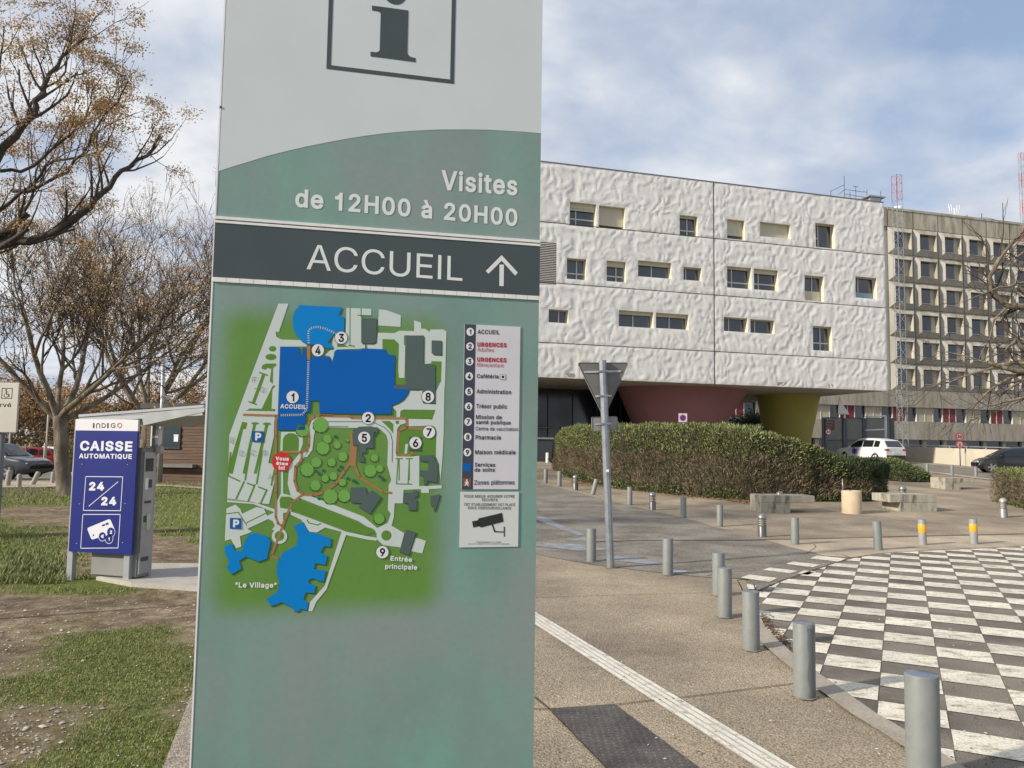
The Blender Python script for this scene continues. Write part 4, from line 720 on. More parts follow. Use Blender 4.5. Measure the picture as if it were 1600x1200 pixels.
bld(Z8([(1355, 50), (1450, 50), (1455, 90), (1475, 100), (1470, 230), (1405, 220), (1400, 245), (1380, 245), (1380, 190), (1355, 180), (1355, 150), (1410, 150), (1412, 90), (1355, 85)]), GREYB)
bld(Z8([(890, 265), (990, 262), (1000, 310), (1035, 282), (1095, 330), (1020, 440), (945, 395), (965, 368), (893, 365)]), GREYB)
bld(Z8([(1245, 300), (1310, 298), (1310, 282), (1340, 285), (1340, 320), (1320, 330), (1335, 355), (1330, 415), (1280, 415), (1278, 372), (1245, 365)]), GREYB)
bld(Z8([(1425, 320), (1490, 310), (1465, 390), (1450, 430), (1445, 395), (1428, 385)]), GREYB); bld(Z8([(1265, 545), (1328, 565), (1280, 715), (1218, 695)]), GREYB)
bld(Z8([(50, 655), (95, 640), (115, 685), (165, 690), (175, 640), (210, 580), (250, 568), (335, 590), (355, 630), (330, 740), (275, 760), (190, 725), (145, 755), (160, 805), (95, 845), (62, 800), (80, 760), (50, 700)]), BLUB)
bld(Z8([(512, 520), (575, 495), (605, 560), (680, 575), (762, 605), (755, 660), (715, 655), (690, 700), (735, 720), (722, 780), (655, 770), (645, 810), (725, 820), (712, 895), (670, 885), (640, 870), (612, 880), (610, 905), (658, 920), (648, 970), (590, 965), (575, 1015), (607, 1035), (600, 1085), (560, 1075), (540, 1095), (515, 1090), (500, 1065), (430, 1030), (360, 1058), (328, 1010), (400, 965), (418, 900), (395, 840), (400, 770), (440, 700), (530, 650), (540, 590)]), BLUB)
# trees of the map
for x, y, r in ((705, 0, 45), (600, 145, 45), (660, 95, 35), (763, 95, 28), (838, 57, 32), (720, 203, 25), (775, 187, 28), (835, 230, 25), (655, 250, 36), (755, 325, 50), (848, 320, 42), (1022, 152, 42), (1085, 137, 25), (1050, 67, 25), (1082, 473, 36), (570, -120, 45), (690, -155, 52), (870, -50, 10), (735, -60, 30), (800, -20, 25)):
    p = Z8([(x, y)])[0]; q = r * .2333
    mcirc(p[0] - .8, p[1] + 1.2, q, 6, SHD, 9); mcirc(p[0], p[1], q, 7, TREL, 9, ph=.3)
for x, y, r in ((660, 155, 10), (708, 152, 10), (683, 175, 12), (827, 127, 12), (810, 148, 10), (872, 205, 11), (912, 220, 12), (930, 232, 10), (1085, 190, 11), (1108, 210, 13), (680, 338, 11), (790, -75, 12), (1050, -90, 15)):
    p = Z8([(x, y)])[0]; mcirc(p[0], p[1], r * .2333, 6, TRED, 10)
def dash(P, n, lv=9):
    P = [Vector(p) for p in P]; Ls = [(P[i + 1] - P[i]).length for i in range(len(P) - 1)]; T = sum(Ls)
    for k in range(n):
        t = (k + .3) / n * T; i = 0
        while i < len(Ls) - 1 and t > Ls[i]: t -= Ls[i]; i += 1
        d = (P[i + 1] - P[i]).normalized(); c = P[i] + d * t; e = d * .75; nn = Vector((d.y, -d.x)) * 1.7
        mp([c - e - nn, c + e - nn, c + e + nn, c - e + nn], lv, CREAM)
dash(M5([(1220, 660), (1215, 500), (1250, 452), (1330, 435), (1430, 455), (1545, 505), (1600, 540)]), 19); dash(M5([(1218, 895)]) + M6([(1195, 340), (1130, 412), (835, 418)]), 37)
smap = mb.build('site_map', tot)
# numbers, letters and words on the map
mb = MB()
NUM = [(1, 457.3, 620.5), (2, 575, 653.3), (3, 533, 528), (4, 496.7, 547.5), (5, 569, 684), (6, 649, 692), (7, 670, 675.3), (8, 668.5, 620), (9, 597.3, 862.5)]
for n_, x, y in NUM:
    mb = MB(); mcirc(x, y, 10.3, 11, GREYB); mcirc(x, y, 9.5, 12, CIRC); tx(mb, str(n_), x - (2.2 if n_ == 1 else 4.2), y + 6.5, x + (2.6 if n_ == 1 else 4.2), y + 6.8, 13, BLK, .0026 + 13 * .00014, .03); mb.build('map_number', smap)
for x, y in ((403, 682), (368.5, 817.5)):
    mb = MB(); mp([(x - 9, y - 8.5), (x + 9, y - 8), (x + 9, y + 9), (x - 9, y + 8.5)], 11, PBL); tx(mb, 'P', x - 4.2, y + 6, x + 5.2, y + 6.3, 12, WHT, .0026 + 12 * .00014, .04); mb.build('parking_symbol', smap)
mb = MB(); mcirc(440, 721.5, 15, 11, REDM, 32)
kk = .0026 + 12 * .00014
tx(mb, 'Vous', 430.5, 719.3, 451.5, 720, 6, WHT, kk, .05); tx(mb, 'êtes', 431.5, 726.3, 450, 727, 5, WHT, kk, .05); tx(mb, 'ici', 435.5, 733.6, 445, 734, 6, WHT, kk, .05); mb.build('you_are_here_disc', smap); mb = MB()
tx(mb, 'ACCUEIL', 438, 638, 478.5, 639.5, 6.8, WHT, kk, .03); mb.build('map_word', smap)
for c, x, y in (('F', 394, 597), ('G', 407, 613), ('E', 360, 692), ('D', 374, 712), ('C', 392, 711.5), ('B', 410, 711), ('A', 419, 749)): mb = MB(); tx(mb, c, x, y, x + 6.6, y + .3, 8.2, GRYL, kk, 0); mb.build('map_letter', smap)
mb = MB(); tx(mb, 'Entrée', 610, 875.5, 643.5, 878, 7.4, WHT, kk, .025); tx(mb, 'principale', 601.5, 888, 651.5, 890, 7.4, WHT, kk, .025); mb.build('map_word', smap); mb = MB(); tx(mb, '“Le Village”', 367.5, 917.5, 432.5, 918, 8, WHT, kk, .025)
mb.build('map_word', smap)
# ------------------------------------------------------------------ legend
lg = MB(); k1 = .0046
def LP(P): return [(700 + x / 3.156, 490 + y / 3.158) for x, y in P]
lm = mb
PANEL = mat('white_legend_panel', (.60, .60, .65), .35, var=.04, scale=8)
mb = MB(); q = LP([(81, 53), (357, 70), (343, 868), (62, 866)]); a = lz(*q[0]); c = lz(*q[2]); xa = lz(*LP([(74, 450)])[0])[0]; xb = lz(*LP([(350, 450)])[0])[0]; zt = a[1]; zbm = lz(*q[3])[1]
mb.box(xa, xb, -k1, 0, zbm, zt, PANEL); xm = lz(*LP([(129, 450)])[0])[0]
mb.face([tf(k1 + .0004)(xa, zbm), tf(k1 + .0004)(xm, zbm), tf(k1 + .0004)(xm, zt), tf(k1 + .0004)(xa, zt)], NAVY)
leg = mb.build('legend_panel', tot)
mb = MB()
rows = [(1, 108, 91), (2, 107, 163), (3, 105, 237), (4, 103, 310), (5, 102, 385), (6, 100, 459), (7, 98, 534), (8, 96, 609), (9, 94, 684)]
kk = k1 + .0008
for n_, x, y in rows:
    px, py = LP([(x, y)])[0]; mb = MB(); mb.poly([lz(px + 5.9 * math.cos(i * .2618), py + 6.3 * math.sin(i * .2618)) for i in range(24)], tf(kk), CIRC)
    tx(mb, str(n_), px - (1.3 if n_ == 1 else 2.6), py + 4, px + (1.6 if n_ == 1 else 2.6), py + 4.1, 8, BLK, kk + .0004, .03); mb.build('legend_number', leg)
lpar = [leg, 'legend_line']
def lt(s, x0, y0, x1, y1, cap, m, b): 
    mb = MB(); p, q = LP([(x0, y0), (x1, y1)]); tx(mb, s, p[0], p[1], q[0], q[1], cap / 3.156, m, kk, b); mb.build(lpar[1], lpar[0])
DT = flat('legend_text', (.03, .03, .04), .4); RT = flat('legend_red_text', (.42, .02, .03), .4)
lt('ACCUEIL', 144, 101, 252, 104, 21, DT, .02); lt('URGENCES', 143, 164, 287, 168, 22, RT, .04); lt('Adultes', 142, 187, 225, 190, 19, RT, 0)
lt('URGENCES', 142, 238, 286, 242, 22, RT, .04); lt('Mère/enfant', 141, 262, 273, 267, 19, RT, 0); lt('Cafétéria', 141, 319, 247, 321, 20, DT, .022); lt('Administration', 139, 394, 310, 399, 21, DT, .022)
lt('Trésor public', 138, 467, 290, 470, 21, DT, .022); lt('Mission de', 136, 520, 263, 522, 20, DT, .022); lt('santé publique', 136, 545, 307, 548, 19, DT, .022); lt('Centre de vaccination', 135, 576, 343, 580, 18, DT, .012)
lt('Pharmacie', 134, 621, 259, 622, 21, DT, .022); lt('Maison médicale', 132, 694, 331, 695, 21, DT, .022); lt('Services', 130, 755, 231, 756, 20, DT, .022); lt('de soins', 129, 780, 229, 780, 20, DT, .022); lt('Zones piétonnes', 128, 844, 326, 843, 22, DT, .015)
def lq(P, m, kz): mb.poly([lz(*p) for p in LP(P)], tf(kz), m)
mb = MB(); lq([(254, 299), (284, 300), (284, 328), (254, 327)], flat('icon_grey', (.35, .35, .36)), kk); lq([(258, 303), (280, 304), (280, 324), (258, 323)], CIRC, kk + .0003); lq([(263, 307), (275, 307), (275, 319), (263, 319)], BLK, kk + .0006); mb.build('legend_icon', leg); mb = MB()
lq([(75, 739), (112, 739), (111, 778), (74, 778)], BLUA, kk); mb.build('legend_icon', leg); mb = MB(); lq([(73, 812), (111, 813), (110, 853), (72, 852)], BRN2, kk)
lq([(86, 829), (95, 827), (102, 836), (99, 838), (94, 833), (96, 840), (101, 850), (97, 851), (91, 842), (87, 846), (81, 850), (80, 847), (86, 840), (87, 833), (82, 838), (80, 835)], WHT, kk + .0004)
px, py = LP([(91, 822)])[0]; mb.poly([lz(px + 1.4 * math.cos(i * .628), py + 1.4 * math.sin(i * .628)) for i in range(10)], tf(kk + .0004), WHT)
mb.build('legend_icon', leg)
# surveillance notice
mb = MB(); xa = lz(*LP([(59, 1000)])[0])[0]; xb = lz(*LP([(346, 1000)])[0])[0]; zt = lz(*LP([(63, 880)])[0])[1]; z_ = lz(*LP([(57, 1153)])[0])[1]
NOT = mat('white_notice', (.60, .63, .62), .35, var=.03)
mb.box(xa, xb, -k1, 0, z_, zt, NOT); ntc = mb.build('surveillance_notice', tot)
mb = MB()
lpar = [ntc, 'notice_line']
lt('POUR MIEUX ASSURER VOTRE', 80, 908, 326, 908, 14, BLK, .01); lt('SECURITE', 165, 924, 243, 926, 13, BLK, .01); lt('CET ETABLISSEMENT EST PLACÉ', 78, 947, 328, 949, 13, BLK, .01); lt('SOUS VIDÉOSURVEILLANCE', 96, 964, 309, 966, 13, BLK, .01)
lt('CONFORMEMENT AU DECRET', 138, 1130, 262, 1131, 7, BLK, 0); lt("LOI DU 21.01.95 ET DECRET 96-926 DU 17.10.96 POUR TOUT RENSEIGNEMENT", 98, 1138, 302, 1139, 6, BLK, 0)
mb = MB(); BK = flat('camera_black', (.03, .035, .035), .4)
for P in ([(148, 1010), (265, 982), (272, 1026), (160, 1055)], [(117, 1024), (140, 1020), (147, 1030), (150, 1045), (145, 1050), (123, 1055)], [(138, 1024), (152, 1012), (160, 1052), (146, 1048)], [(213, 1040), (219, 1038), (232, 1072), (226, 1078)], [(226, 1072), (274, 1074), (274, 1079), (228, 1078)], [(273, 1050), (278, 1050), (278, 1100), (273, 1099)]): lq(P, BK, kk)
mb.build('camera_symbol', ntc)
# ================================================================== WHITE BUILDING ON COLOURED PILLARS
U = Vector((4220, 1200, 0)).normalized()
FP = Plane(atd(1387, 603, 52.6), U)      # facade plane, s = 0 at the right corner, negative to the left
fz1 = FP.uv(1115, 285)[1]; fz0 = FP.uv(1115, 600)[1]; zr = [fz1] + [FP.uv(1115, y)[1] for y in (372.5, 460.8, 549)] + [fz0]
S0 = -36.0; S1 = 0.0; DEPTH = 19.0
WCL = mat('moulded_white_concrete', (.76, .75, .725), .75, var=.05, scale=.6, c2=(.73, .71, .67), c2scale=.25, c2lo=.5, c2hi=.7, bump=.15, bscale=14)
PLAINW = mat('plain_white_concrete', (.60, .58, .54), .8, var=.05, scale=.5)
CREAMW = mat('cream_reveal', (.66, .61, .47), .6, var=.05, scale=2)
SHUT = mat('cream_shutter', (.50, .465, .36), .6, var=.05, scale=2)
GLASS = mat('dark_window_glass', (.035, .045, .06), .08, var=.25, scale=.7, spec=.9)
FRM = mat('window_frame', (.52, .51, .48), .45, var=.04)
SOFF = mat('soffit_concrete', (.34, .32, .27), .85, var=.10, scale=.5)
wb = empty('hospital_building', M=FP.mat(), label='long white hospital block of crumpled moulded concrete raised on a maroon and a yellow pillar', cat='building')
WIN = [(890.4, 931.5, 315, 352, .30, .30, .35), (936, 976.5, 320.6, 354.5, .86, 0, 0), (1062, 1090, 335.6, 367.5, .10, .55, .32), (886, 916, 402.8, 435.4, .04, .6, .32), (948, 978, 406.9, 439, .26, .6, .3),
       (997, 1049, 406.5, 431.6, .25, .47, 0), (1068, 1096, 416.6, 437, .05, .27, 0), (1136, 1163.5, 342, 372.5, .78, 0, 0), (1187.5, 1235, 346.3, 368.8, .93, 0, 0), (1274, 1304, 348, 385.6, .03, .3, -.33),
       (1136, 1174, 415.6, 449, .10, .3, .3), (1178, 1216, 419.4, 452, .20, .3, .32), (1257, 1287, 429.7, 469, .05, .55, -1), (1336.5, 1370, 431.6, 464.8, .04, .28, -2), (857.5, 888, 482.8, 503.4, .05, .6, 0),
       (967, 1021, 484.3, 509.6, .22, .47, 0), (1025, 1076, 488.4, 512.4, .22, .48, 0), (1131, 1168, 495, 517, .05, .32, 0), (1172.5, 1210, 498.4, 519.6, .05, .3, 0), (1270, 1300, 509, 547, .05, .55, .33)]
def wrect(x0, x1, y0, y1):
    a = FP.uv(x0, y0); b = FP.uv(x0, y1); c = FP.uv(x1, (y0 + y1) / 2 + (x1 - x0) * .07); return [a[0], c[0], b[1], a[1]]
rects = [wrect(*w[:4]) for w in WIN]
lou = [FP.uv(800, 410)[0], FP.uv(869, 410)[0], FP.uv(869, 445)[1], FP.uv(869, 380)[1]]
# hidden stretch behind the totem: a few more openings continue the rhythm
extra = [(-33.2, -31.2, zr[1] + .25, zr[1] + 1.9), (-29.0, -27.4, zr[1] + .2, zr[1] + 1.6), (-33.0, -30.9, zr[2] + .9, zr[2] + 2.3), (-31.5, -29.5, zr[3] + .9, zr[3] + 2.1), (-27.5, -26, zr[3] + .9, zr[3] + 2)]
holes = [list(r) for r in rects] + [lou] + [list(e) for e in extra]
def relief(s, z):
    # the same mould was used for every storey, so the pattern repeats from panel to panel
    f = 0
    for i in range(4):
        if zr[i + 1] <= z <= zr[i]: f = zr[i] - z
    p = Vector((s * 1.0, f, 0))
    wv = mnoise.noise_vector(p * 1.1) * .42
    q = Vector(((s + wv.x) * 2.9, (f + wv.y) * 1.65, 3.3))
    a = mnoise.noise(q); b = mnoise.noise(Vector((q.x * 1.9 + 7, q.y * 1.7, 9)))
    r = 1 - min(1, abs(a) * 2.6); r2 = 1 - min(1, abs(b) * 2.4)
    return (r * r * (3 - 2 * r)) * .033 + r2 * r2 * .010 + a * .015
def grid1(lo, hi, step, cuts):
    c = sorted(set([lo, hi] + [x for x in cuts if lo < x < hi])); out = []
    for a, b in zip(c, c[1:]):
        n = max(1, round((b - a) / step)); out += [a + (b - a) * i / n for i in range(n)]
    return out + [hi]
gx = grid1(S0, S1, .10, [q for r in holes for q in r[:2]]); gzz = grid1(fz0, fz1, .10, [q for r in holes for q in r[2:]] + zr)
V = np.zeros((len(gzz), len(gx), 3))
SJ = FP.uv(1115.5, 450)[0]
for j, z in enumerate(gzz):
    for i, s_ in enumerate(gx):
        d = min(1, abs(s_ - S0) / .12, abs(s_ - S1) / .12, abs(s_ - SJ) / .1, min(abs(z - q) for q in zr) / .12)
        for r in holes:
            dx = max(r[0] - s_, s_ - r[1], 0); dz_ = max(r[2] - z, z - r[3], 0)
            if dx < .2 and dz_ < .2: d = min(d, math.hypot(dx, dz_) / .18)
        V[j, i] = (s_, -(.0 + relief(s_, z) * max(0, d)), z)
nxx = len(gx); Fc = []
for j in range(len(gzz) - 1):
    zc = (gzz[j] + gzz[j + 1]) / 2
    for i in range(nxx - 1):
        sc_ = (gx[i] + gx[i + 1]) / 2
        if any(r[0] < sc_ < r[1] and r[2] < zc < r[3] for r in holes): continue
        Fc.append((j * nxx + i, j * nxx + i + 1, (j + 1) * nxx + i + 1, (j + 1) * nxx + i))
me = bpy.data.meshes.new('facade'); me.from_pydata(V.reshape(-1, 3).tolist(), [], Fc); me.polygons.foreach_set('use_smooth', [True] * len(Fc)); me.materials.append(WCL)
o = bpy.data.objects.new('facade', me); col.objects.link(o); o.parent = wb
mb = MB()
for z in zr[1:4]: mb.box(S0, SJ - .03, -.012, .02, z - .022, z + .022, JOINT); mb.box(SJ + .03, S1, -.012, .02, z - .022, z + .022, JOINT)
mb.box(SJ - .028, SJ + .028, -.016, .02, fz0, fz1, JOINT); mb.build('panel_joint', wb)
mb = MB()
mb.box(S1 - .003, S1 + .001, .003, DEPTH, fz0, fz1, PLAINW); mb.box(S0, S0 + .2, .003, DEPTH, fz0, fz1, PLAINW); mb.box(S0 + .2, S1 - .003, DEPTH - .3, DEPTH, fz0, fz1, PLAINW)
mb.build('side_wall', wb)
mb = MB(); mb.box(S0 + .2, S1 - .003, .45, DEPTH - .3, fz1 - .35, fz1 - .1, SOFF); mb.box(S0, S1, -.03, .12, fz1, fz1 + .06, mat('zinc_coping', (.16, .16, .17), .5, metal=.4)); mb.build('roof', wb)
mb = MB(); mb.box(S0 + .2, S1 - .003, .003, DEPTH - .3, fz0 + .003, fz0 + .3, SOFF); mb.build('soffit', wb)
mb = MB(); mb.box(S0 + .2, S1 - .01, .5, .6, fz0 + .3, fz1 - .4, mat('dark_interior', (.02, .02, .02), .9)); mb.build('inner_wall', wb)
RD = .42
for (x0, x1, y0, y1, bl_, mu_, tr_), r in zip(WIN, rects):
    a, b, c, d = r; w = b - a; hgt = d - c
    mb = MB()
    mb.face([(a, 0, c), (a, RD, c), (a, RD, d), (a, 0, d)], CREAMW); mb.face([(b, 0, c), (b, 0, d), (b, RD, d), (b, RD, c)], CREAMW)
    mb.face([(a, 0, d), (a, RD, d), (b, RD, d), (b, 0, d)], CREAMW); mb.face([(a, 0, c), (b, 0, c), (b, RD, c), (a, RD, c)], CREAMW)
    t = .05; y = RD - .06
    zt_ = d - hgt * bl_
    mb.box(a, a + t, y, RD, c, d, FRM); mb.box(b - t, b, y, RD, c, d, FRM); mb.box(a + t, b - t, y, RD, c, c + t, FRM); mb.box(a + t, b - t, y, RD, d - t, d, FRM)
    if mu_: mb.box(a + w * mu_ - t * .7, a + w * mu_ + t * .7, y - .005, RD, c + t, d - t, FRM)
    if tr_ > 0: mb.box(a + t, b - t, y - .008, RD, c + hgt * tr_ - .04, c + hgt * tr_ + .04, FRM)
    if tr_ == -.33: mb.box(a + t, a + w * mu_, y - .008, RD, c + hgt * .42 - .04, c + hgt * .42 + .04, FRM)
    win = mb.build('window', wb)
    mb = MB(); mb.face([(a + t, RD - .02, c + t), (b - t, RD - .02, c + t), (b - t, RD - .02, d - t), (a + t, RD - .02, d - t)], GLASS); mb.build('pane', win)
    if bl_ > .03:
        mb = MB(); mb.box(a + .02, b - .02, RD - .16, RD - .09, zt_, d - .01, SHUT)
        if bl_ < .5: mb.box(a + .01, b - .01, RD - .2, RD - .08, max(zt_, d - .3) + .002, d - .005, SHUT)
        mb.build('shutter', win)
    if tr_ == -1:
        mb = MB(); zm = c + hgt * .42; mb.box(a + t, a + w * mu_ - .03, y - .01, RD - .03, c + t, zm, SHUT); mb.box(a + w * mu_ + .03, b - t, y - .01, RD - .03, c + t, zm, CREAMW); mb.build('panel', win)
    if tr_ == -2:
        mb = MB(); mb.box(a + t, b - t, y - .01, RD - .03, c + t, c + hgt * .3, mat('pale_blue_panel', (.22, .33, .38), .4)); mb.build('panel', win)
for a, b, c, d in extra:
    mb = MB(); mb.box(a, b, RD, RD + .05, c, d, GLASS); mb.box((a + b) / 2 - .04, (a + b) / 2 + .04, RD - .05, RD, c, d, FRM); mb.face([(b, 0, c), (b, 0, d), (b, RD, d), (b, RD, c)], CREAMW); mb.face([(a, 0, c), (a, RD, c), (a, RD, d), (a, 0, d)], CREAMW); mb.face([(a, 0, d), (a, RD, d), (b, RD, d), (b, 0, d)], CREAMW); mb.build('window', wb)
# stickers on panes
mb = MB(); LM = mat('louvre_slat', (.52, .50, .46), .6, var=.05); n = 24
for i in range(n):
    z = lou[2] + (lou[3] - lou[2]) * i / n; dzz = (lou[3] - lou[2]) / n
    mb.face([(lou[0], -.02, z), (lou[1], -.02, z), (lou[1], .05, z + dzz * .72), (lou[0], .05, z + dzz * .72)], LM)
    mb.face([(lou[0], .05, z - dzz * .02), (lou[1], .05, z - dzz * .02), (lou[1], -.02, z), (lou[0], -.02, z)], LM)
mb.box(lou[0], lou[1], .1, .12, lou[2], lou[3], mat('louvre_dark', (.05, .05, .05), .8)); mb.build('louvre', wb)
# pillars: tilted flared drums; profile traced on planes 5 m behind the facade
def drum(name, top, bot, y0, ry0, ry1, z0, m, n=40, rings=14, bend=1.0):
    """top/bot = (s_left, s_right) at soffit and ground"""
    mb = MB(); V = []; 
    for i in range(rings + 1):
        t = i / rings; e = t ** bend
        a = bot[0] + (top[0] - bot[0]) * e; b = bot[1] + (top[1] - bot[1]) * e; ry = ry0 + (ry1 - ry0) * e
        z = z0 + (fz0 + .003 - z0) * t
        for j in range(n):
            q = 2 * math.pi * j / n; V.append(((a + b) / 2 + (b - a) / 2 * math.cos(q), y0 + ry * math.sin(q), z))
    Fq = [(i * n + j, i * n + (j + 1) % n, (i + 1) * n + (j + 1) % n, (i + 1) * n + j) for i in range(rings) for j in range(n)]
    mb.raw(V, Fq, m, True); return mb.build(name, wb)
def BP(off): return Plane(FP.P - FP.n * off, U)
MAR = mat('maroon_render', (.225, .105, .108), .8, var=.07, scale=.6, bump=.1, bscale=5)
YEL = mat('ochre_yellow_render', (.31, .28, .065), .8, var=.06, scale=.6, bump=.1, bscale=5)
q1 = BP(3.2); a = q1.uv(985, 605)[0]; b = q1.uv(1186, 605)[0]; c = q1.uv(1015, 668)[0]; d = q1.uv(1136, 668)[0]; zz1 = q1.uv(1080, 668)[1]; zg = .5
ext = lambda tv, bv, zl: bv + (bv - tv) * (zl - zg) / (fz0 - zl) * .8
drum('maroon_pillar', (a, b), (ext(a, c, zz1), ext(b, d, zz1)), 3.4 + 1.6, 1.2, 3.1, zg, MAR, bend=.9)
q2 = BP(6.5); a = q2.uv(1204, 620)[0]; b = q2.uv(1289, 620)[0]; c = q2.uv(1213, 672)[0]; d = q2.uv(1278, 672)[0]; zz2 = q2.uv(1240, 672)[1]
drum('yellow_pillar', (a, b), (ext(a, c, zz2), ext(b, d, zz2)), 6.5 + 1.2, 1.3, 2.2, zg, YEL)
# glazed entrance hall under the block
HG = mat('dark_hall_glass', (.012, .02, .03), .12, var=.3, scale=.3, spec=.8)
sa, sb = S0 + 3, BP(9).uv(1003, 640)[0]
mb = MB(); mb.box(sa, sb, 9, DEPTH - 1, .3, fz0, HG); hall = mb.build('entrance_hall', wb)
mb = MB()
x = sa
while x < sb: mb.box(x, x + .06, 8.93, 8.999, .5, fz0, mat('hall_mullion', (.03, .04, .05), .5)); x += 1.9
mb.box(sa, sb, 8.94, 8.996, 2.9, 3.0, mat('hall_mullion', (.03, .04, .05), .5)); mb.build('mullion', hall)
mb = MB(); lb = flat('hall_pale', (.30, .30, .28)); q9 = BP(8.5)
for p, q_ in (((838, 667.5), (872, 671.5)),):
    u0 = q9.uv(*p); u1 = q9.uv(*q_); mb.box(u0[0], u1[0], 8.4, 8.6, u1[1] + .12, u0[1] + .02, lb)
mb.build('canopy_edge', hall)
# blue-ish reflections are left to the glass
# rooftop railing and antennas
GALV = mat('galvanised_steel', (.36, .38, .40), .45, metal=.6, var=.12, scale=8)
DST = mat('dark_steel', (.07, .075, .08), .5, metal=.3)
def rod(mb, p, q, r, m, n=5): mb.tube([p, q], r, m, n=n)
rp = lambda x, y, off=1.5: (BP(off).uv(x, y)[0], off, BP(off).uv(x, y)[1])
mb = MB(); Z = fz1
pts = [(1297.5, 303), (1320, 291), (1333, 297), (1350, 302), (1356, 304)]
def RP(x, y, off=1.5): return Vector(rp(x, y, off))
for (x, yt) in ((1319, 275), (1298, 298), (1337, 291), (1354.5, 296), (1328, 300)):
    p = RP(x, yt); rod(mb, p, (p.x, p.y, Z - .2), .02, DST)
for a_, b_ in (((1297, 299), (1319, 289)), ((1310, 304), (1320, 296)), ((1320, 296), (1349, 300)), ((1319, 303), (1356, 309)), ((1333, 291), (1341, 292)), ((1349, 299), (1355, 301))): rod(mb, RP(*a_), RP(*b_), .018, DST)
mb.build('roof_railing', wb)
mb = MB(); p = RP(1360, 305, 1.2); q = RP(1377, 316, 1.2); mb.box(p.x, q.x, 1.2, 3.0, Z - .2, p.z - .1, GALV); mb.box(p.x - .2, q.x + .3, 1.1, 3.1, p.z - .1, p.z, GALV); rod(mb, RP(1376, 299, 1.2), (RP(1376, 299, 1.2).x, 1.2, Z), .02, DST); mb.build('roof_plant', wb)

# ================================================================== GREY CONCRETE BUILDING BEHIND
GP = Plane(atd(1383, 450, 93), U)
gb = empty('ward_building', M=GP.mat(), label='weathered grey concrete block with rows of pyramid-shaped window bays behind the white one', cat='building')
GC1 = mat('weathered_concrete', (.42, .405, .36), .9, var=.16, scale=.25, c2=(.32, .305, .26), c2scale=.5, bump=.3, bscale=6, stretch=(1.6, 1.6, .35))
GC2 = mat('pale_and_sunlit_concrete', (.43, .41, .35), .9, var=.14, scale=.4, c2=(.32, .29, .225), c2scale=.6, stretch=(1.6, 1.6, .5))
CRP = mat('cream_panel', (.44, .40, .29), .7, var=.1, scale=.8); REDP = mat('red_panel', (.19, .022, .03), .6, var=.15, scale=.8)
colx = [1383.5 + 4, 1427, 1466, 1504, 1541.5, 1578]      # bay seams along the first row
s_ = [GP.uv(x, 400)[0] for x in colx]; pitch = (s_[-1] - s_[1]) / 4; s0 = s_[1] - pitch
rowz = [GP.uv(1428, y)[1] for y in (358, 400, 442, 484, 527, 569, 611)]
ztop = GP.uv(1428, 329)[1]; NC = 16; sL = s0 - 1.2; sR = s0 + NC * pitch
zb1 = GP.uv(1430, 637)[1]; zb2 = GP.uv(1430, 659)[1]; zb3 = GP.uv(1430, 687)[1]
mb = MB(); mb.box(sL, sR, .15, 14, rowz[-1], ztop, GC1); mb.build('wall', gb); mb = MB(); mb.box(sL, sR, -.05, .149, rowz[0] + .003, ztop - .003, mat('parapet_concrete', (.43, .40, .32), .9, var=.18, scale=.5, c2=(.29, .26, .20), c2scale=.8, stretch=(2, 2, .35))); mb.build('upper_wall', gb)
mb = MB()
for i in range(NC + 1): mb.box(s0 + i * pitch - .03, s0 + i * pitch + .03, -.07, -.051, rowz[0], ztop - .3, JOINT)
for i in range(NC): mb.box(s0 + i * pitch + .03, s0 + (i + 1) * pitch - .03, -.12, 0, ztop - .25, ztop + .03, GC2)
mb.build('parapet', gb)
PR = .45
for r_ in range(6):
    zt_, zb_ = rowz[r_], rowz[r_ + 1]; H = zt_ - zb_
    for c_ in range(NC):
        a = s0 + c_ * pitch + .04; w = pitch - .08; A0 = (a, 0, zb_ + .03); 
        xl, xr_ = a + .16 * w, a + .84 * w; zl, zh = zb_ + .19 * H, zb_ + .80 * H
        mb = MB(); o4 = [(a, 0, zb_ + .03), (a + w, 0, zb_ + .03), (a + w, 0, zt_ - .03), (a, 0, zt_ - .03)]; i4 = [(xl, -PR, zl), (xr_, -PR, zl), (xr_, -PR, zh), (xl, -PR, zh)]
        for k in range(4): mb.face([o4[k], o4[(k + 1) % 4], i4[(k + 1) % 4], i4[k]], GC2 if k == 2 else GC1)  # top slope has its sunlit tone put into the concrete colour
        D = .06; j4 = [(xl, D, zl), (xr_, D, zl), (xr_, D, zh), (xl, D, zh)]
        for k in range(4): mb.face([i4[k], i4[(k + 1) % 4], j4[(k + 1) % 4], j4[k]], GC2 if k == 1 else GC1)  # right reveal likewise, sunlight painted into its concrete
        wx = xl + (xr_ - xl) * .72
        mb.face([(wx, D, zl), (xr_, D, zl), (xr_, D, zh), (wx, D, zh)], GC2)
        bay = mb.build('window_bay', gb) if True else None
        mb = MB(); mb.face([(xl, D, zl), (wx, D, zl), (wx, D, zh), (xl, D, zh)], GLASS); mb.box(xl, wx, D - .05, D - .002, zl + .2, zl + .27, FRM); mb.box(xl, wx, D - .05, D - .002, zl, zl + .06, FRM); mb.build('window', bay)
mb = MB(); LX = -26.0
for (za, zc) in ((rowz[-1], zb1), (zb2, zb3)): mb.box(LX, sR, -.6, 10, zc, za - .003, mat('band_concrete', (.38, .355, .30), .9, var=.14, scale=.4, c2=(.25, .225, .18), c2scale=.8, stretch=(2.2, 2, .3)))
mb.box(LX, sR, -.3, 10, -1, zb3 - 1.4, GC1); mb.build('podium', gb)
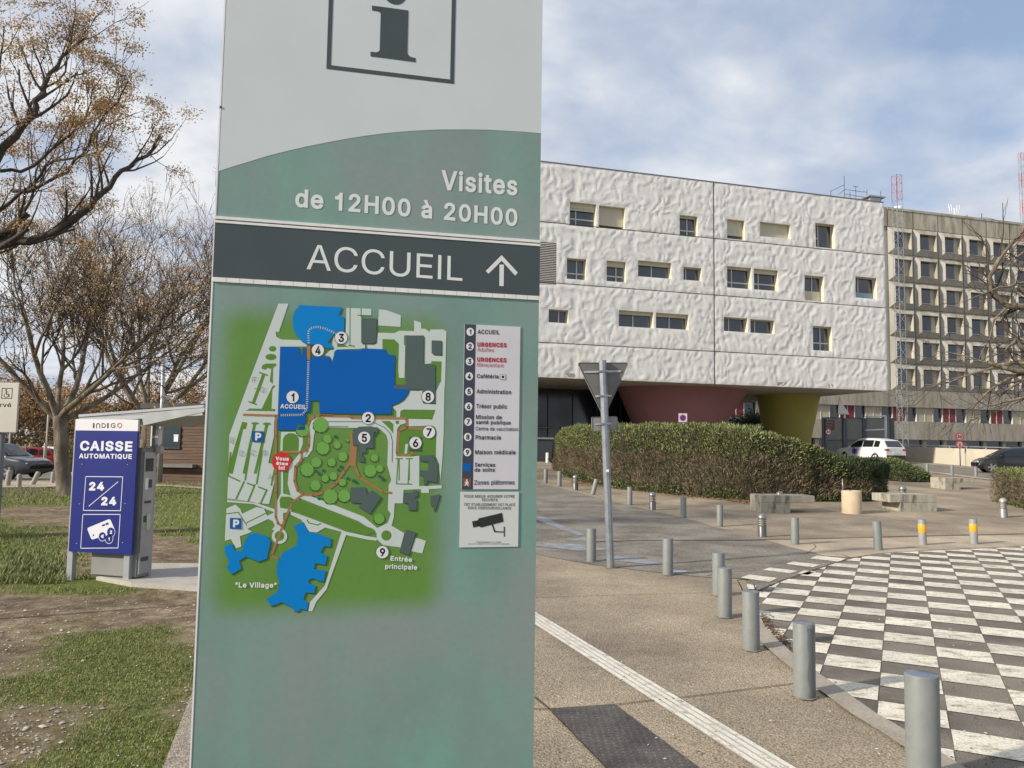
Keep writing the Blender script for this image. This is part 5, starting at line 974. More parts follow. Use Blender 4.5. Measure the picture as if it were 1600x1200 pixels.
mb = MB(); mb.box(LX, sR, .0, .1, zb2, zb1, GLASS); mb.box(LX, sR, .2, .3, zb3 - 1.4, zb3, GLASS); mb.build('strip_window', gb)
cyc = [('c', .9), ('c', .9), ('g', 1.1), ('r', .75), ('r', .75), ('g', 1.2), ('c', .8), ('c', .8), ('g', 1.25), ('r', .7), ('r', .75), ('g', 1.2)]
x = LX; i = 0; mc = MB(); mr_ = MB(); mf = MB()
while x < sR - 1:
    k, w = cyc[i % 12]; w *= 1.35
    if k != 'g':
        mc = MB(); mc.box(x + .05, x + w - .05, -.28, -.05, zb2 + .003, zb1 - .003, CRP if k == 'c' else REDP); mc.build('cream_panel' if k == 'c' else 'red_panel', gb)
    mf = MB(); mf.box(x - .05, x + .05, -.32, -.05, zb2 + .003, zb1 - .003, FRM); mf.build('window_frame', gb); x += w; i += 1
mb = MB(); x = LX
while x < sR: mb = MB(); mb.box(x, x + .5, -.1, .2, zb3 - 1.4, zb3, GC1); mb.build('column', gb); x += 3.1
# lattice masts, rooftop bits
RM = mat('red_mast_paint', (.36, .05, .04), .5); WM = mat('white_mast_paint', (.68, .68, .68), .5)
def mast(name, P, w, z0, z1, seg, bands, label, r=.045, group=None):
    e = empty(name, P, R(16)); tag(e, label, 'mast', group); mb = MB(); mr2 = MB(); n = int((z1 - z0) / seg)
    cs = [(-w / 2, -w / 2), (w / 2, -w / 2), (w / 2, w / 2), (-w / 2, w / 2)]
    for i in range(n):
        za = z0 + i * seg; zc = za + seg; red = bands(i, n); q = mr2 if red else mb; m = RM if red else GALV
        for k in range(4):
            c0, c1 = cs[k], cs[(k + 1) % 4]
            q.tube([(*c0, za), (*c0, zc)], r, m, n=4, smooth=False); q.tube([(*c0, zc), (*c1, zc)], r * .55, m, n=3, smooth=False)
            a_, b_ = (c0, c1) if i % 2 else (c1, c0); q.tube([(*a_, za), (*b_, zc)], r * .5, m, n=3, smooth=False)
    mb.build('lattice', e)
    if mr2.v: mr2.build('red_top', e)
    return e
pm = at(1411, 694); pmx = atd(1411, 694, 86.0)
M1 = mast('lattice_mast', (pmx.x, 86, 0), .75, -.2, atd(1403, 274, 86).z, .95, lambda i, n: i >= n - 3, 'tall steel lattice mast with a red top, in front of the grey concrete building', r=.028)
pp = atd(1597, 300, 97); M2 = mast('lattice_mast', (pp.x, 97, 0), .42, GP.w(0, ztop).z - 3, atd(1597, 232, 97).z, .9, lambda i, n: (i // 2) % 2 == 0, 'thin red and white lattice mast rising behind the grey roof edge at the far right', r=.022)
mb = MB()
for (x, y, z) in ((1499, 322, 7), (1519, 333, 0), (1542, 331, 0), (1575, 314, 0)):
    u, v = GP.uv(x, y); mb.tube([(u, .8, v), (u, .8, ztop - .3)], .05, WM if z else DST, n=5)
    if z:
        for k in (-.5, .5, .9, -.9): mb.tube([(u + k, .8, v + .4), (u + k * .6, .8, ztop)], .05, WM, n=4)
u, v = GP.uv(1413, 322); mb.lathe([(0, v + .35), (.5, v + .2), (.6, v - .2), (.6, ztop)], WM, 12, c=(u, 1, 0)); mb.build('rooftop_antenna', gb)
# ================================================================== BOLLARDS
GREYP = mat('grey_bollard_paint', (.185, .20, .195), .5, var=.07, scale=9, c2=(.15, .165, .165), c2scale=4, c2lo=.5, c2hi=.62, bump=.08, bscale=30)
CAPM = mat('bollard_steel_cap', (.30, .33, .40), .22, metal=.85, var=.05)
YELB = mat('yellow_reflective_band', (.72, .37, .02), .4, var=.05)
def make_bollard():
    e = empty('bollard'); mb = MB(); COL_ = mat('dirty_mortar', (.30, .26, .20), .95, var=.3, scale=20, c2=(.18, .15, .12), c2scale=8, bump=.5, bscale=60); rr_ = random.Random(9); P = [(.088 + rr_.uniform(-.01, .012)) for _ in range(18)]
    mb.raw([(0, 0, .028)] + [(q * math.cos(i * .349), q * math.sin(i * .349), .012) for i, q in enumerate(P)], [(0, i + 1, (i + 1) % 18 + 1) for i in range(18)], COL_, True); mb.build('mortar_collar', e)
    mb = MB(); mb.lathe([(.0715, -.25), (.0715, .488), (.0700, .4925)], GREYP, 28); mb.build('post', e)
    mb = MB(); mb.lathe([(.0700, .4925), (.066, .4955), (.045, .4985), (.0, .500)], CAPM, 28); mb.build('cap', e); return e
B0_ = make_bollard(); used = [False]
def place(proto, px, py, H, hpx, label, cat, group, first=[None], tilt=(0, 0), rz=0.0, seen={}):
    if proto.name in seen: e = copy_tree(proto)
    else: e = proto; seen[proto.name] = 1
    p = at(px, py); d = p.y; sc = max(.8, min(1.3, hpx * d / 1200 / H)); e.location = p; e.scale = (sc,) * 3; e.rotation_euler = (R(tilt[1]), R(tilt[0]), rz)
    tag(e, label, cat, group); return e
BG = 'grey steel bollards along the kerbs'
for px, py, hp, tl, lab in (
    (1443, 1228, 168, 0, 'nearest grey steel bollard, cut by the bottom of the picture beside the painted squares'),
    (1257, 1090, 113, 0, 'grey bollard with a wavy stripe of darker grey down its side'),
    (1174, 1016, 90, 0, 'grey bollard at the tip of the kerb, third closest of the curved row'),
    (1132.5, 965, 76, 0, 'grey bollard with a small red mark under its cap, partly in front of another'),
    (1123, 931, 66, 0, 'grey bollard half hidden behind the one with a red mark'),
    (1043.5, 899, 57, 0, 'grey bollard at the road edge right of the give-way sign post'),
    (924, 878, 52, 0, 'grey bollard at the road edge left of the give-way sign post'),
    (1242.5, 851, 42, 0, 'grey bollard beside the ringed lamp bollard nearest the road tip'),
    (1372.5, 860, 45, -2.5, 'plain grey bollard standing left of the two yellow-banded ones'),
    (1125, 823, 34, 0, 'grey bollard on the plaza just left of the concrete bench by the hedge'),
    (1068, 809, 32, 0, 'grey bollard between the two lamp bollards along the far road edge'),
    (984, 789, 28, 0, 'upright grey bollard at the hedge foot right of the give-way sign post'),
    (926, 773, 25, 14, 'leaning grey bollard at the hedge foot left of the give-way sign post'),
    (874, 760, 24, 0, 'grey bollard left of the farthest lamp bollard by the hedge end'),
    (852.5, 755, 22, 0, 'grey bollard closest to the totem edge on the far side of the road'),
    (1449, 741.5, 17, 0, 'grey bollard by the far road, leftmost of the three behind the farthest bench'),
    (1488, 744, 17, 0, 'grey bollard by the far road, middle one of the three behind the farthest bench'),
    (1525, 746, 17, 0, 'grey bollard by the far road, rightmost of the three behind the farthest bench')):
    b = place(B0_, px, py, .5, hp, lab, 'bollard', BG, tilt=(tl + random.uniform(-.5, .5), random.uniform(-.5, .5)))
# distinct marks
def kid(parent, mbx, name): return mbx.build(name, parent)
for o in list(col.objects):
    lb_ = o.get('label', '')
    if 'wavy stripe' in lb_:
        mb = MB(); P = []; m = mat('dark_grey_stripe', (.125, .145, .15), .45, var=.05); n = 26  # darker grey with a wavy edge, from the front round to one side
        for i in range(n + 1):
            z = .47 * i / n; t0 = -1.75 + .22 * mnoise.noise(Vector((z * 9, 1, 0))) + .25 * (1 - z); P.append([(.0722 * math.cos(t), .0722 * math.sin(t), z) for t in [t0 + (0.25 - t0) * k / 10 for k in range(11)]])
        for i in range(n):
            for k in range(10): mb.face([P[i][k], P[i][k + 1], P[i + 1][k + 1], P[i + 1][k]], m, True)
        kid(o, mb, 'dark_stripe')
    if 'red mark under' in lb_:
        mb = MB(); mb.poly([(.008 * math.cos(i), .007 * math.sin(i)) for i in range(6)], lambda a, z: (.02 + a, -math.sqrt(.0735 ** 2 - (.02 + a) ** 2), .472 + z), mat('red_sticker', (.35, .03, .03), .5)); kid(o, mb, 'sticker')
def banded():
    e = empty('bollard'); mb = MB(); mb.lathe([(.0715, -.25), (.0715, .488), (.0700, .4925)], mat('pale_bollard_paint', (.25, .255, .26), .5, var=.08, scale=9), 28); mb.build('post', e)
    mb = MB(); mb.lathe([(.0700, .4925), (.066, .4955), (.0, .500)], CAPM, 28); mb.build('cap', e)
    mb = MB(); mb.lathe([(.0718, .245), (.0726, .247), (.0726, .398), (.0718, .40)], YELB, 28); mb.build('band', e); return e
B1_ = banded(); place(B1_, 1442, 852, .5, 40, 'grey bollard with a yellow band, left one of the banded pair', 'bollard', 'yellow-banded bollards', seen={}, tilt=(-1, 0))
c = copy_tree(B1_); p = at(1522, 850.5); c.location = p; tag(c, 'grey bollard with a yellow band, right one of the banded pair', 'bollard', 'yellow-banded bollards')
# lamp bollards
LB = mat('lamp_bollard_grey', (.115, .115, .125), .4, metal=.5, var=.08, scale=8); LBD = mat('lamp_dome_grey', (.25, .25, .26), .35, metal=.6, var=.08); LGL = mat('lamp_glass', (.55, .52, .42), .3, var=.05)
def lampb(dome, light):
    e = empty('lamp_bollard'); mb = MB(); mb.lathe([(.082, -.25), (.082, .20), (.078, .205)], LB if not light else mat('lamp_bollard_pale', (.26, .26, .26), .45, metal=.4), 24); mb.build('post', e)
    mb = MB(); mb.lathe([(.062, .20), (.062, .37)], LGL, 24); mb.build('lamp_glass', e)
    mb = MB()
    for i in range(4): z = .225 + i * .037; mb.lathe([(.062, z), (.083, z - .006), (.083, z + .006), (.062, z + .009)], LB if not light else LBD, 24)
    mb.build('ring', e)
    mb = MB(); mb.lathe([(.06, .362), (.086, .362), (.086, .375), (.080, .405), (.062, .432), (.034, .448), (0, .453)], dome, 24); mb.build('dome', e); return e
LP_ = lampb(LBD, False); LG = 'domed lamp bollards on the plaza'
first = True
for px, py, hp, lab in ((1191, 839, 36, 'dark ringed lamp bollard at the road tip, nearest of its kind'), (1019.5, 797, 28, 'ringed lamp bollard beside the road between two plain bollards'), (899, 766, 24, 'farthest ringed lamp bollard, at the left end of the big hedge'),
                        (1218.5, 798, 30, 'lamp bollard whose dome just shows above the left concrete bench'), (1411, 790, 32, 'lamp bollard behind the middle bench with its dark dome showing'), (1409, 749, 19, 'small lamp bollard beside the low shrubs near the white car'), (1562, 761, 26, 'lamp bollard peeping over the right-hand hedge')):
    e = LP_ if first else copy_tree(LP_); first = False
    p = at(px, py); sc = max(.8, min(1.25, hp * p.y / 1200 / .453)); e.location = p; e.scale = (sc,) * 3; tag(e, lab, 'lamp bollard', LG)
LPB = lampb(mat('pale_dome', (.42, .42, .42), .35, metal=.5), True); p = at(1568, 808.5); LPB.location = p; LPB.scale = (1.08,) * 3; tag(LPB, 'pale silver lamp bollard standing alone in front of the right-hand hedge', 'lamp bollard', LG)
# white post far left of the hedge, pigeon-black crow next to it
mb = MB(); p = at(855, 723); sc = 14 * p.y / 1200 / .5
mb.lathe([(.09, -.2), (.09, .55 * sc), (0, .56 * sc)], mat('white_post_paint', (.62, .60, .55), .5), 12, c=p); tag(mb.build('white_post'), 'small white post by the dark entrance, beyond the hedge end', 'post')
def crow():
    p = at(863, 731); k = 15 * p.y / 1200 / .42; M = Matrix.Translation(p) @ Matrix.Rotation(R(200), 4, 'Z') @ Matrix.Scale(k, 4)
    e = empty('crow', M=M, label='black crow standing on the paving at the left end of the hedge', cat='bird'); BLK_ = mat('crow_black', (.012, .012, .015), .5)
    mb = MB(); mb.tube([(-.21, 0, .14), (-.15, 0, .17), (-.08, 0, .22), (0, 0, .27), (.07, 0, .31), (.11, 0, .35), (.14, 0, .385), (.175, 0, .395), (.20, 0, .392)], [.012, .035, .065, .082, .068, .042, .038, .036, .018], BLK_, 12)
    mb.tube([(.195, 0, .393), (.22, 0, .388), (.25, 0, .378)], [.017, .011, .002], BLK_, 8)
    for s in (-1, 1): mb.tube([(.05, s * .066, .30), (-.04, s * .082, .24), (-.14, s * .05, .16), (-.22, s * .015, .11)], [.02, .04, .028, .006], BLK_, 8)
    mb.build('body', e); mb = MB()
    for s in (-1, 1):
        mb.tube([(-.01, s * .035, .21), (.015, s * .037, .11), (0, s * .037, .012)], [.022, .008, .007], BLK_, 6)
        for a in (-.5, 0, .5, 3.14): mb.tube([(0, s * .037, .012), (.05 * math.cos(a), s * .037 + .05 * math.sin(a), .004)], [.006, .003], BLK_, 5)
    mb.build('legs', e)
crow()
# ================================================================== CONCRETE BENCHES AND BIN
CON = mat('stained_bench_concrete', (.36, .335, .275), .9, var=.15, scale=5, c2=(.13, .12, .10), c2scale=3.2, c2lo=.50, c2hi=.66, bump=.5, bscale=45, fine=.15, stretch=(1.5, 1.5, .5))
def bench(px, py, Ls, x0, x1, th, dp, rz, label, sc):
    p = at(px, py); e = empty('concrete_bench', p, rz, label, 'bench', 'L-shaped concrete benches on the plaza'); e.scale = (sc,) * 3
    mb = MB(); mb.bbox(0, Ls, 0, dp, .45 - th, .45, CON, .012); mb.build('seat_slab', e)
    mb = MB(); mb.bbox(x0 + .003, x1 - .003, .003, dp - .003, -.2, .45 - th + .012, CON, .008); mb.build('support_block', e)
d1 = at(1190, 802).y
bench(1190, 802, 87 * at(1190, 802).y / 1200, 0, 47 * at(1190, 802).y / 1200, .19, .72, R(6), 'mould-stained concrete bench beside the big hedge, nearest the road, solid block at its left', 1)
d2 = at(1430, 799.5).y
p2 = at(1391, 799.5); bench(1391, 799.5, 78 * d2 / 1200, 17 * d2 / 1200, 78 * d2 / 1200, .21, .85, R(6), 'concrete bench right of the round bin, its slab cantilevered to the left', 1)
d3 = at(1477, 765).y
bench(1477, 765, 55 * d3 / 1200, 0, 28 * d3 / 1200, .17, .9, R(6), 'farthest concrete bench, pale, in front of three thin bollards', .92)
p = at(1331, 802); mb = MB(); BINM = mat('sandy_concrete_bin', (.50, .40, .28), .85, var=.08, scale=5, bump=.3, bscale=70, fine=.12)
r_ = 14.6 * p.y / 1200; hh = 35 * p.y / 1200; e = empty('round_bin', p, 0, 'round sandy concrete litter bin between the two nearer benches', 'litter bin')
mb.lathe([(r_, -.1), (r_, hh - .01), (r_ - .012, hh), (r_ - .06, hh), (r_ - .065, hh - .22), (0, hh - .22)], BINM, 36); mb.build('shell', e)
mb = MB(); mb.tube([(-r_ + .04, .05, hh - .1), (-r_ + .04, .05, hh + .30)], .012, GALV, 6); mb.build('post', e)


# ================================================================== GIVE-WAY SIGN (seen from behind)
bp_ = at(954, 888); tp = atd(941.5, 563, bp_.y); lean = math.atan2(tp.x - bp_.x, tp.z - bp_.z)
M = Matrix.Translation(bp_) @ Matrix.Rotation(lean, 4, 'Y') @ Matrix.Rotation(R(3), 4, 'Z')
ys = empty('give_way_sign', M=M, label='back of an inverted triangular traffic sign with a small plate on a leaning steel post', cat='road sign')
GST = mat('galvanised_post', (.27, .30, .34), .42, metal=.55, var=.12, scale=5, c2=(.22, .24, .27), c2scale=9)
SBK = mat('sign_back_grey', (.14, .14, .135), .5, metal=.2, var=.06, scale=4); SED = mat('sign_edge', (.42, .43, .44), .4, metal=.3)
Hs = (tp - bp_).length; mb = MB(); w = .052
prof = [(-w, -.03), (-.014, -.052), (.02, -.052), (w, -.012), (w, .03), (.0, .052), (-w, .03)]
vs = [(x, y, z) for z in (-.2, Hs) for x, y in prof]; n = len(prof)
mb.raw(vs, [(i, (i + 1) % n, n + (i + 1) % n, n + i) for i in range(n)] + [tuple(range(n, 2 * n))], GST); mb.build('post', ys)
mb = MB(); mb.box(-.075, .075, -.06, .08, -.005, .012, mat('rusty_base', (.17, .12, .06), .8)); mb.build('base_plate', ys)
sc_ = bp_.y / 1200; zc = lambda y: Hs * (888 - y) / (888 - 563)
def rounded(P, r, n=6):
    out = []
    for i in range(len(P)):
        a = Vector(P[i - 1]); b = Vector(P[i]); c = Vector(P[(i + 1) % len(P)]); u = (a - b).normalized(); v = (c - b).normalized(); ang = u.angle(v); t = r / math.tan(ang / 2)
        p0 = b + u * t; p1 = b + v * t
        for k in range(n + 1): s = k / n; out.append(tuple((p0 * (1 - s) ** 2 + b * 2 * s * (1 - s) + p1 * s * s)))
    return out
def plate(mb, P, y0, y1, m, me_, rim=.006):
    n = len(P)
    mb.poly(P, lambda a, z: (a, y0, z), m); mb.poly(P, lambda a, z: (a, y1, z), m)
    mb.raw([(p[0], y, p[1]) for y in (y0 - rim, y1 + .002) for p in P], [(i, (i + 1) % n, n + (i + 1) % n, n + i) for i in range(n)], me_)
T = rounded([(-.385, zc(566)), (.375, zc(567)), (-.02, zc(655))], .05); T2 = [(-.385, zc(565)), (.375, zc(567)), (-.02, zc(655))]
T = [(x + .02, z) for x, z in rounded(T2, .03)]
mb = MB(); plate(mb, T, .055, .075, SBK, SED, .012); tri_ = mb.build('triangle_plate', ys)
mb = MB(); mb.box(-.27, .27, .04, .052, zc(582), zc(579), SED); mb.box(-.12, .12, .04, .052, zc(621), zc(618), SED)
for z in (zc(580.5), zc(619.5)): mb.box(-w - .012, w + .012, -.06, .05, z - .012, z + .012, GST)
mb.build('clamp', ys)
R4 = rounded([(-.185, zc(674)), (.195, zc(674)), (.195, zc(652)), (-.185, zc(652))], .03)
mb = MB(); plate(mb, R4, .055, .072, mat('plate_back_pale', (.25, .25, .25), .45, metal=.3), SED, .012); mb.box(-.13, .1, .045, .053, zc(665), zc(662.5), SED); mb.box(-w - .012, w + .012, -.06, .05, zc(665) , zc(662), GST); mb.build('lower_plate', ys)
mb = MB(); mb.box(-.02, .022, -.0545, -.0522, zc(739), zc(735), WHT); mb.build('sticker', ys)
# ================================================================== PAYMENT MACHINE WITH SIGN
pl = at(110, 905); pr = at(203, 911.5)
u_ = (pr - pl); u_.z = 0; CPn = Plane(pl, u_); cW = u_.length
cm2 = empty('payment_machine', M=CPn.mat(), label='car-park payment machine under a sloping grey canopy with a blue CAISSE AUTOMATIQUE panel', cat='payment machine')
cz_ = pl.z; GRS = mat('pale_grey_steel', (.34, .36, .38), .4, metal=.25, var=.05); NAV = mat('navy_sign_blue', (.012, .022, .17), .28, var=.06, scale=4); CBX = mat('grey_cabinet', (.22, .22, .215), .55, var=.08, scale=3)
def cl(px, py): return CPn.uv(px, py)
zt_, zw, zb_ = cl(122, 655)[1], cl(121, 672.5)[1], cl(110, 861)[1]; xL, xR = cl(116, 760)[0], cl(213.5, 760)[0]
mb = MB(); mb.box(xL, xR, -.03, 0, zb_, zw, NAV); pnl = mb.build('sign_panel', cm2)
mb = MB(); mb.box(xL, xR, -.031, 0, zw + .0005, zt_, mat('white_sign', (.62, .63, .66), .35, var=.03)); wp = mb.build('sign_header', cm2)
c2k = lambda k: (lambda a, z: (a, -k, z))
def ct(mb, s, x0, y0, x1, y1, cap, m, b, k=.0335):
    a = cl(x0, y0); c = cl(x1, y1); t = cl(x0, y0 - cap); text(mb, s, c2k(k), a[0], a[1], c[0], c[1], t[1] - a[1], m, b)
WL = mat('sign_white', (.62, .64, .70), .35, var=.02)
mb = MB(); ct(mb, 'CAISSE', 128, 704, 209.5, 705.2, 15.2, WL, .035); ct(mb, 'AUTOMATIQUE', 126.5, 716, 209, 717, 7.4, WL, .03)
zf = lambda x, y: cl(x / 4.137 + 90, y / 4.137 + 640)      # coordinates of the enlarged crop
def cstroke(mb, P, w, m, k=.0335):
    P = [Vector(zf(*p)) for p in P]
    for i in range(len(P) - 1):
        d = (P[i + 1] - P[i]).normalized(); n = Vector((d.y, -d.x)) * w / 2; e = d * w / 2; q = [P[i] + n - e, P[i + 1] + n + e, P[i + 1] - n + e, P[i] - n - e]; mb.face([(v.x, -k, v.y) for v in q], m)
def cpoly(mb, P, m, k=.0335): mb.poly([zf(*p) for p in P], c2k(k), m)
cstroke(mb, [(196, 432), (434, 434), (420, 652), (180, 650), (196, 432)], .0085, WL); cstroke(mb, [(177, 676), (418, 676), (404, 892), (163, 894), (177, 676)], .0085, WL); cstroke(mb, [(217, 622), (403, 466)], .0085, WL)
def ctz(s, x0, y0, x1, y1, cap, b, m=WL, k=.0335): ct(mb, s, x0 / 4.137 + 90, y0 / 4.137 + 640, x1 / 4.137 + 90, y1 / 4.137 + 640, cap / 4.137, m, b, k)
ctz('24', 216, 522, 313, 522, 55, .045); ctz('24', 294, 618, 391, 618, 55, .045)
cpoly(mb, [(210, 762), (345, 706), (356, 712), (385, 780), (378, 792), (240, 838), (230, 832), (206, 770)], WL)
for cx_, cy_, r_ in ((303, 818, 23), (358, 790, 25), (346, 833, 24)):
    for rr_, m, k in ((r_ + 3, WL, .0339), (r_, NAV, .0343)): a = zf(cx_, cy_); q = zf(cx_ + rr_, cy_)[0] - a[0]; mb.poly([(a[0] + q * math.cos(i * .2618), a[1] + q * math.sin(i * .2618)) for i in range(24)], c2k(k), m)
ctz('€', 293, 828, 313, 828, 22, .04, k=.0347); ctz('2', 350, 801, 366, 801, 22, .04, k=.0347); ctz('1', 341, 845, 350, 845, 22, .04, k=.0347)
for P in ([(298, 745), (318, 736), (322, 748), (303, 754)], [(321, 735), (341, 727), (345, 740), (326, 746)], [(243, 800), (252, 812), (240, 818)]): cpoly(mb, P, NAV, .0339)
for x, y in ((172, 352), (465, 355), (155, 608), (449, 606), (136, 863), (433, 858)): a = zf(x, y); mb.box(a[0] - .007, a[0] + .007, -.036, -.0305, a[1] - .004, a[1] + .004, GRS)
mb.build('sign_lettering', pnl)
mb = MB(); PUR = mat('logo_purple', (.045, .012, .05), .4); PNK = mat('logo_pink', (.50, .05, .16), .4); k = .0335
zg_ = lambda x, y: (x, y)
for P in ([(242, 87), (251, 87), (250, 120), (241, 120)], [(333, 87), (342, 87), (342, 120), (333, 120)]): cpoly(mb, P, PUR)
cstroke(mb, [(264, 119), (264, 97), (270, 91), (279, 91), (285, 97), (285, 119)], .0095, PUR); cstroke(mb, [(300, 91), (300, 116), (313, 116), (321, 110), (321, 97), (313, 91), (300, 91)], .0090, PUR)
cstroke(mb, [(384, 94), (378, 91), (367, 91), (359, 97), (359, 110), (367, 116), (378, 116), (384, 112), (384, 104), (374, 104)], .0090, PUR)
cstroke(mb, [(414, 118), (403, 109), (401, 98), (407, 90), (420, 89), (427, 98), (425, 109), (414, 120)], .0095, PNK); cstroke(mb, [(403, 109), (401, 98), (407, 90)], .0095, PUR, .0338)
mb.build('logo', wp)
mb = MB()
for x0 in (xL - .05, xR - .135): mb.bbox(x0, x0 + .09, .001, .07, cz_ - .3, zt_, GRS, .005)
mb.build('leg', cm2)
for o in [c for c in cm2.children if c.name.startswith('leg')]:
    me = o.data; bm = bmesh.new(); bm.from_mesh(me); hs = [f for f in bm.faces if f.calc_center_median().x > (xL + xR) / 2]; bmesh.ops.delete(bm, geom=hs, context='FACES'); m2 = me.copy(); bm.to_mesh(me); bm.free()
    bm = bmesh.new(); bm.from_mesh(m2); hs = [f for f in bm.faces if f.calc_center_median().x <= (xL + xR) / 2]; bmesh.ops.delete(bm, geom=hs, context='FACES'); bm.to_mesh(m2); bm.free()
    o2 = bpy.data.objects.new('leg', m2); col.objects.link(o2); o2.parent = cm2
mh = 1.63; mb = MB(); mb.bbox(.24, xR + .02, .05, .26, cz_ + .06, cz_ + mh, CBX, .01); mb.bbox(.2, .245, .3, .36, cz_ - .1, cz_ + .6, GRS, .005); mb.build('cabinet', cm2)
fx = xR + .021; mb = MB(); FCM = mat('brushed_front', (.42, .43, .44), .3, metal=.6, var=.1, scale=6)
mb.box(fx, fx + .02, .065, .25, cz_ + .1, cz_ + mh - .05, FCM); mb.build('front_panel', cm2)
mb = MB(); f2 = fx + .0205
for y0, y1, z0, z1, m in ((.09, .22, 1.34, 1.5, GLASS), (.09, .14, 1.12, 1.26, WHT), (.16, .21, 1.14, 1.24, DST), (.1, .21, .95, .98, DST), (.1, .14, .72, .8, DST), (.15, .21, .62, .82, mat('pale_green', (.4, .5, .38), .4)), (.09, .21, .25, .3, DST)): mb.box(f2, f2 + .006, y0, y1, cz_ + z0, cz_ + z1, m)
mb.build('controls', cm2)
mb = MB(); mb.box(fx - .06, fx - .01, .27, .32, cz_, zt_ + .01, GRS); mb.bbox(fx - .02, fx + .04, .27, .34, cz_ + 1.67, cz_ + 1.87, WHT, .01); mb.bbox(fx + .0, fx + .08, .26, .34, cz_ + 1.56, cz_ + 1.655, mat('pink_grey_box', (.42, .36, .35), .5), .01); mb.build('camera_post', cm2)
CR = CPn.uv(322, 636); xe = cl(318, 640)[0]
mb = MB(); x0, x1 = xL - .0, xe; za, zc2 = zt_ + .015, cl(320, 641)[1]
def slab(x0, x1, y0, y1, z0a, z1a, th, m): mb.raw([(x0, y0, z0a), (x1, y0, z1a), (x1, y1, z1a), (x0, y1, z0a), (x0, y0, z0a + th), (x1, y0, z1a + th), (x1, y1, z1a + th), (x0, y1, z0a + th)], [(0, 3, 2, 1), (4, 5, 6, 7), (0, 1, 5, 4), (1, 2, 6, 5), (2, 3, 7, 6), (3, 0, 4, 7)], m)
slab(x0, x1, .0, 1.0, za + .012, zc2 + .035, .03, GRS); slab(x0, x1 - .02, .012, .05, za - .05, zc2 - .06, .060, GRS); slab(x0, x1 - .02, .012, .05, za - .0, zc2 - .012, .046, GRS); slab(x0, x1 - .02, .94, .98, za - .05, zc2 - .06, .07, GRS)
slab(x0 + .9, x1 - .04, .05, .94, za + (zc2 - za) * .45 - .02, zc2 - .05, .02, mat('canopy_underside', (.20, .19, .17), .7)); mb.face([(x1, -.01, zc2 + .05), (x1 + .05, .0, zc2 - .05), (x1 + .05, 1, zc2 - .05), (x1, 1.01, zc2 + .05)], GRS)
P = [cl(*q) for q in ((222, 647), (320, 635), (318, 643.5), (222, 665))]; FSC = mat('canopy_fascia', (.30, .315, .33), .45, metal=.2)
mb.poly(P, lambda a, z: (a, .006, z), FSC); mb.poly(P, lambda a, z: (a, .95, z), FSC); mb.raw([(p[0], y, p[1]) for y in (.006, .95) for p in P], [(i, (i + 1) % 4, 4 + (i + 1) % 4, 4 + i) for i in range(4)], FSC)
mb.build('canopy', cm2)
mb = MB(); pad = [at(150, 905), at(205, 915.5), at(330, 924), at(345, 886), at(230, 884.5)]
zt0 = .045; P = [(p.x, p.y) for p in pad]; PADM = mat('concrete_pad', (.36, .345, .315), .8, var=.1, scale=4, fine=.1)
mb.poly(P, lambda a, b: (a, b, zt0), PADM); n = len(P); mb.raw([(x, y, z) for z in (-.1, zt0) for x, y in P], [(i, (i + 1) % n, n + (i + 1) % n, n + i) for i in range(n)], PADM); o = mb.build('concrete_pad'); tag(o, kind='structure')
# ================================================================== RESERVED PARKING SIGN (left edge)
p = atd(-1, 690, 7.5); g0 = gz(p.x, 7.5); ph_ = atd(0, 598, 7.5).z; pb_ = atd(0, 676, 7.5).z
ds = empty('reserved_parking_sign', (p.x, 7.5, g0), R(-4), 'small pale sign with a wheelchair symbol reading réservé at the left edge', 'sign')
mb = MB(); mb.tube([(0, .03, -.2), (0, .03, pb_ - g0 + .1)], .03, mat('dark_post', (.10, .11, .11), .5), 10); mb.build('post', ds)
SGP = mat('pale_beige_plate', (.46, .44, .39), .5, var=.04, scale=4); k_ = 7.5 / 1200; mb = MB(); mb.bbox(-30 * k_, 29 * k_, -.02, 0, pb_ - g0, ph_ - g0, SGP, .006); mb.build('plate', ds)
mb = MB(); zz_ = lambda y: ph_ - g0 - (y - 598) * k_
lf = lambda a, z: (a, -.0212, z); text(mb, 'réservé', lf, -27 * k_, zz_(636), 18 * k_, zz_(636), 6.5 * k_, BLK, .01)
def bx2(x0, x1, y0, y1, w_=.008):
    for q in ((x0, x1, y0, y0 + w_ / k_), (x0, x1, y1 - w_ / k_, y1), (x0, x0 + w_ / k_, y0, y1), (x1 - w_ / k_, x1, y0, y1)): mb.face([(q[0] * k_, -.0212, zz_(q[3])), (q[1] * k_, -.0212, zz_(q[3])), (q[1] * k_, -.0212, zz_(q[2])), (q[0] * k_, -.0212, zz_(q[2]))], BLK)
bx2(1, 18.5, 606.5, 623, .006)
def st(P, w):
    P = [Vector((x * k_, zz_(y))) for x, y in P]
    for i in range(len(P) - 1):
        d = (P[i + 1] - P[i]).normalized(); n = Vector((d.y, -d.x)) * w / 2; q = [P[i] + n, P[i + 1] + n, P[i + 1] - n, P[i] - n]; mb.face([(v.x, -.0216, v.y) for v in q], BLK)
st([(8, 610), (8.5, 616), (12.5, 616), (14, 620)], .008); st([(8.3, 612.5), (12, 612.5)], .006)
c_ = [(8.8 + 3.6 * math.cos(t), 617.5 + 3.4 * math.sin(t)) for t in [i * .4 - .3 for i in range(11)]]; st(c_, .005); mb.poly([((8 + 1.2 * math.cos(i)) * k_, zz_(609) + 1.2 * k_ * math.sin(i)) for i in range(6)], lambda a, z: (a, -.0216, z), BLK)
mb.build('symbol', ds)
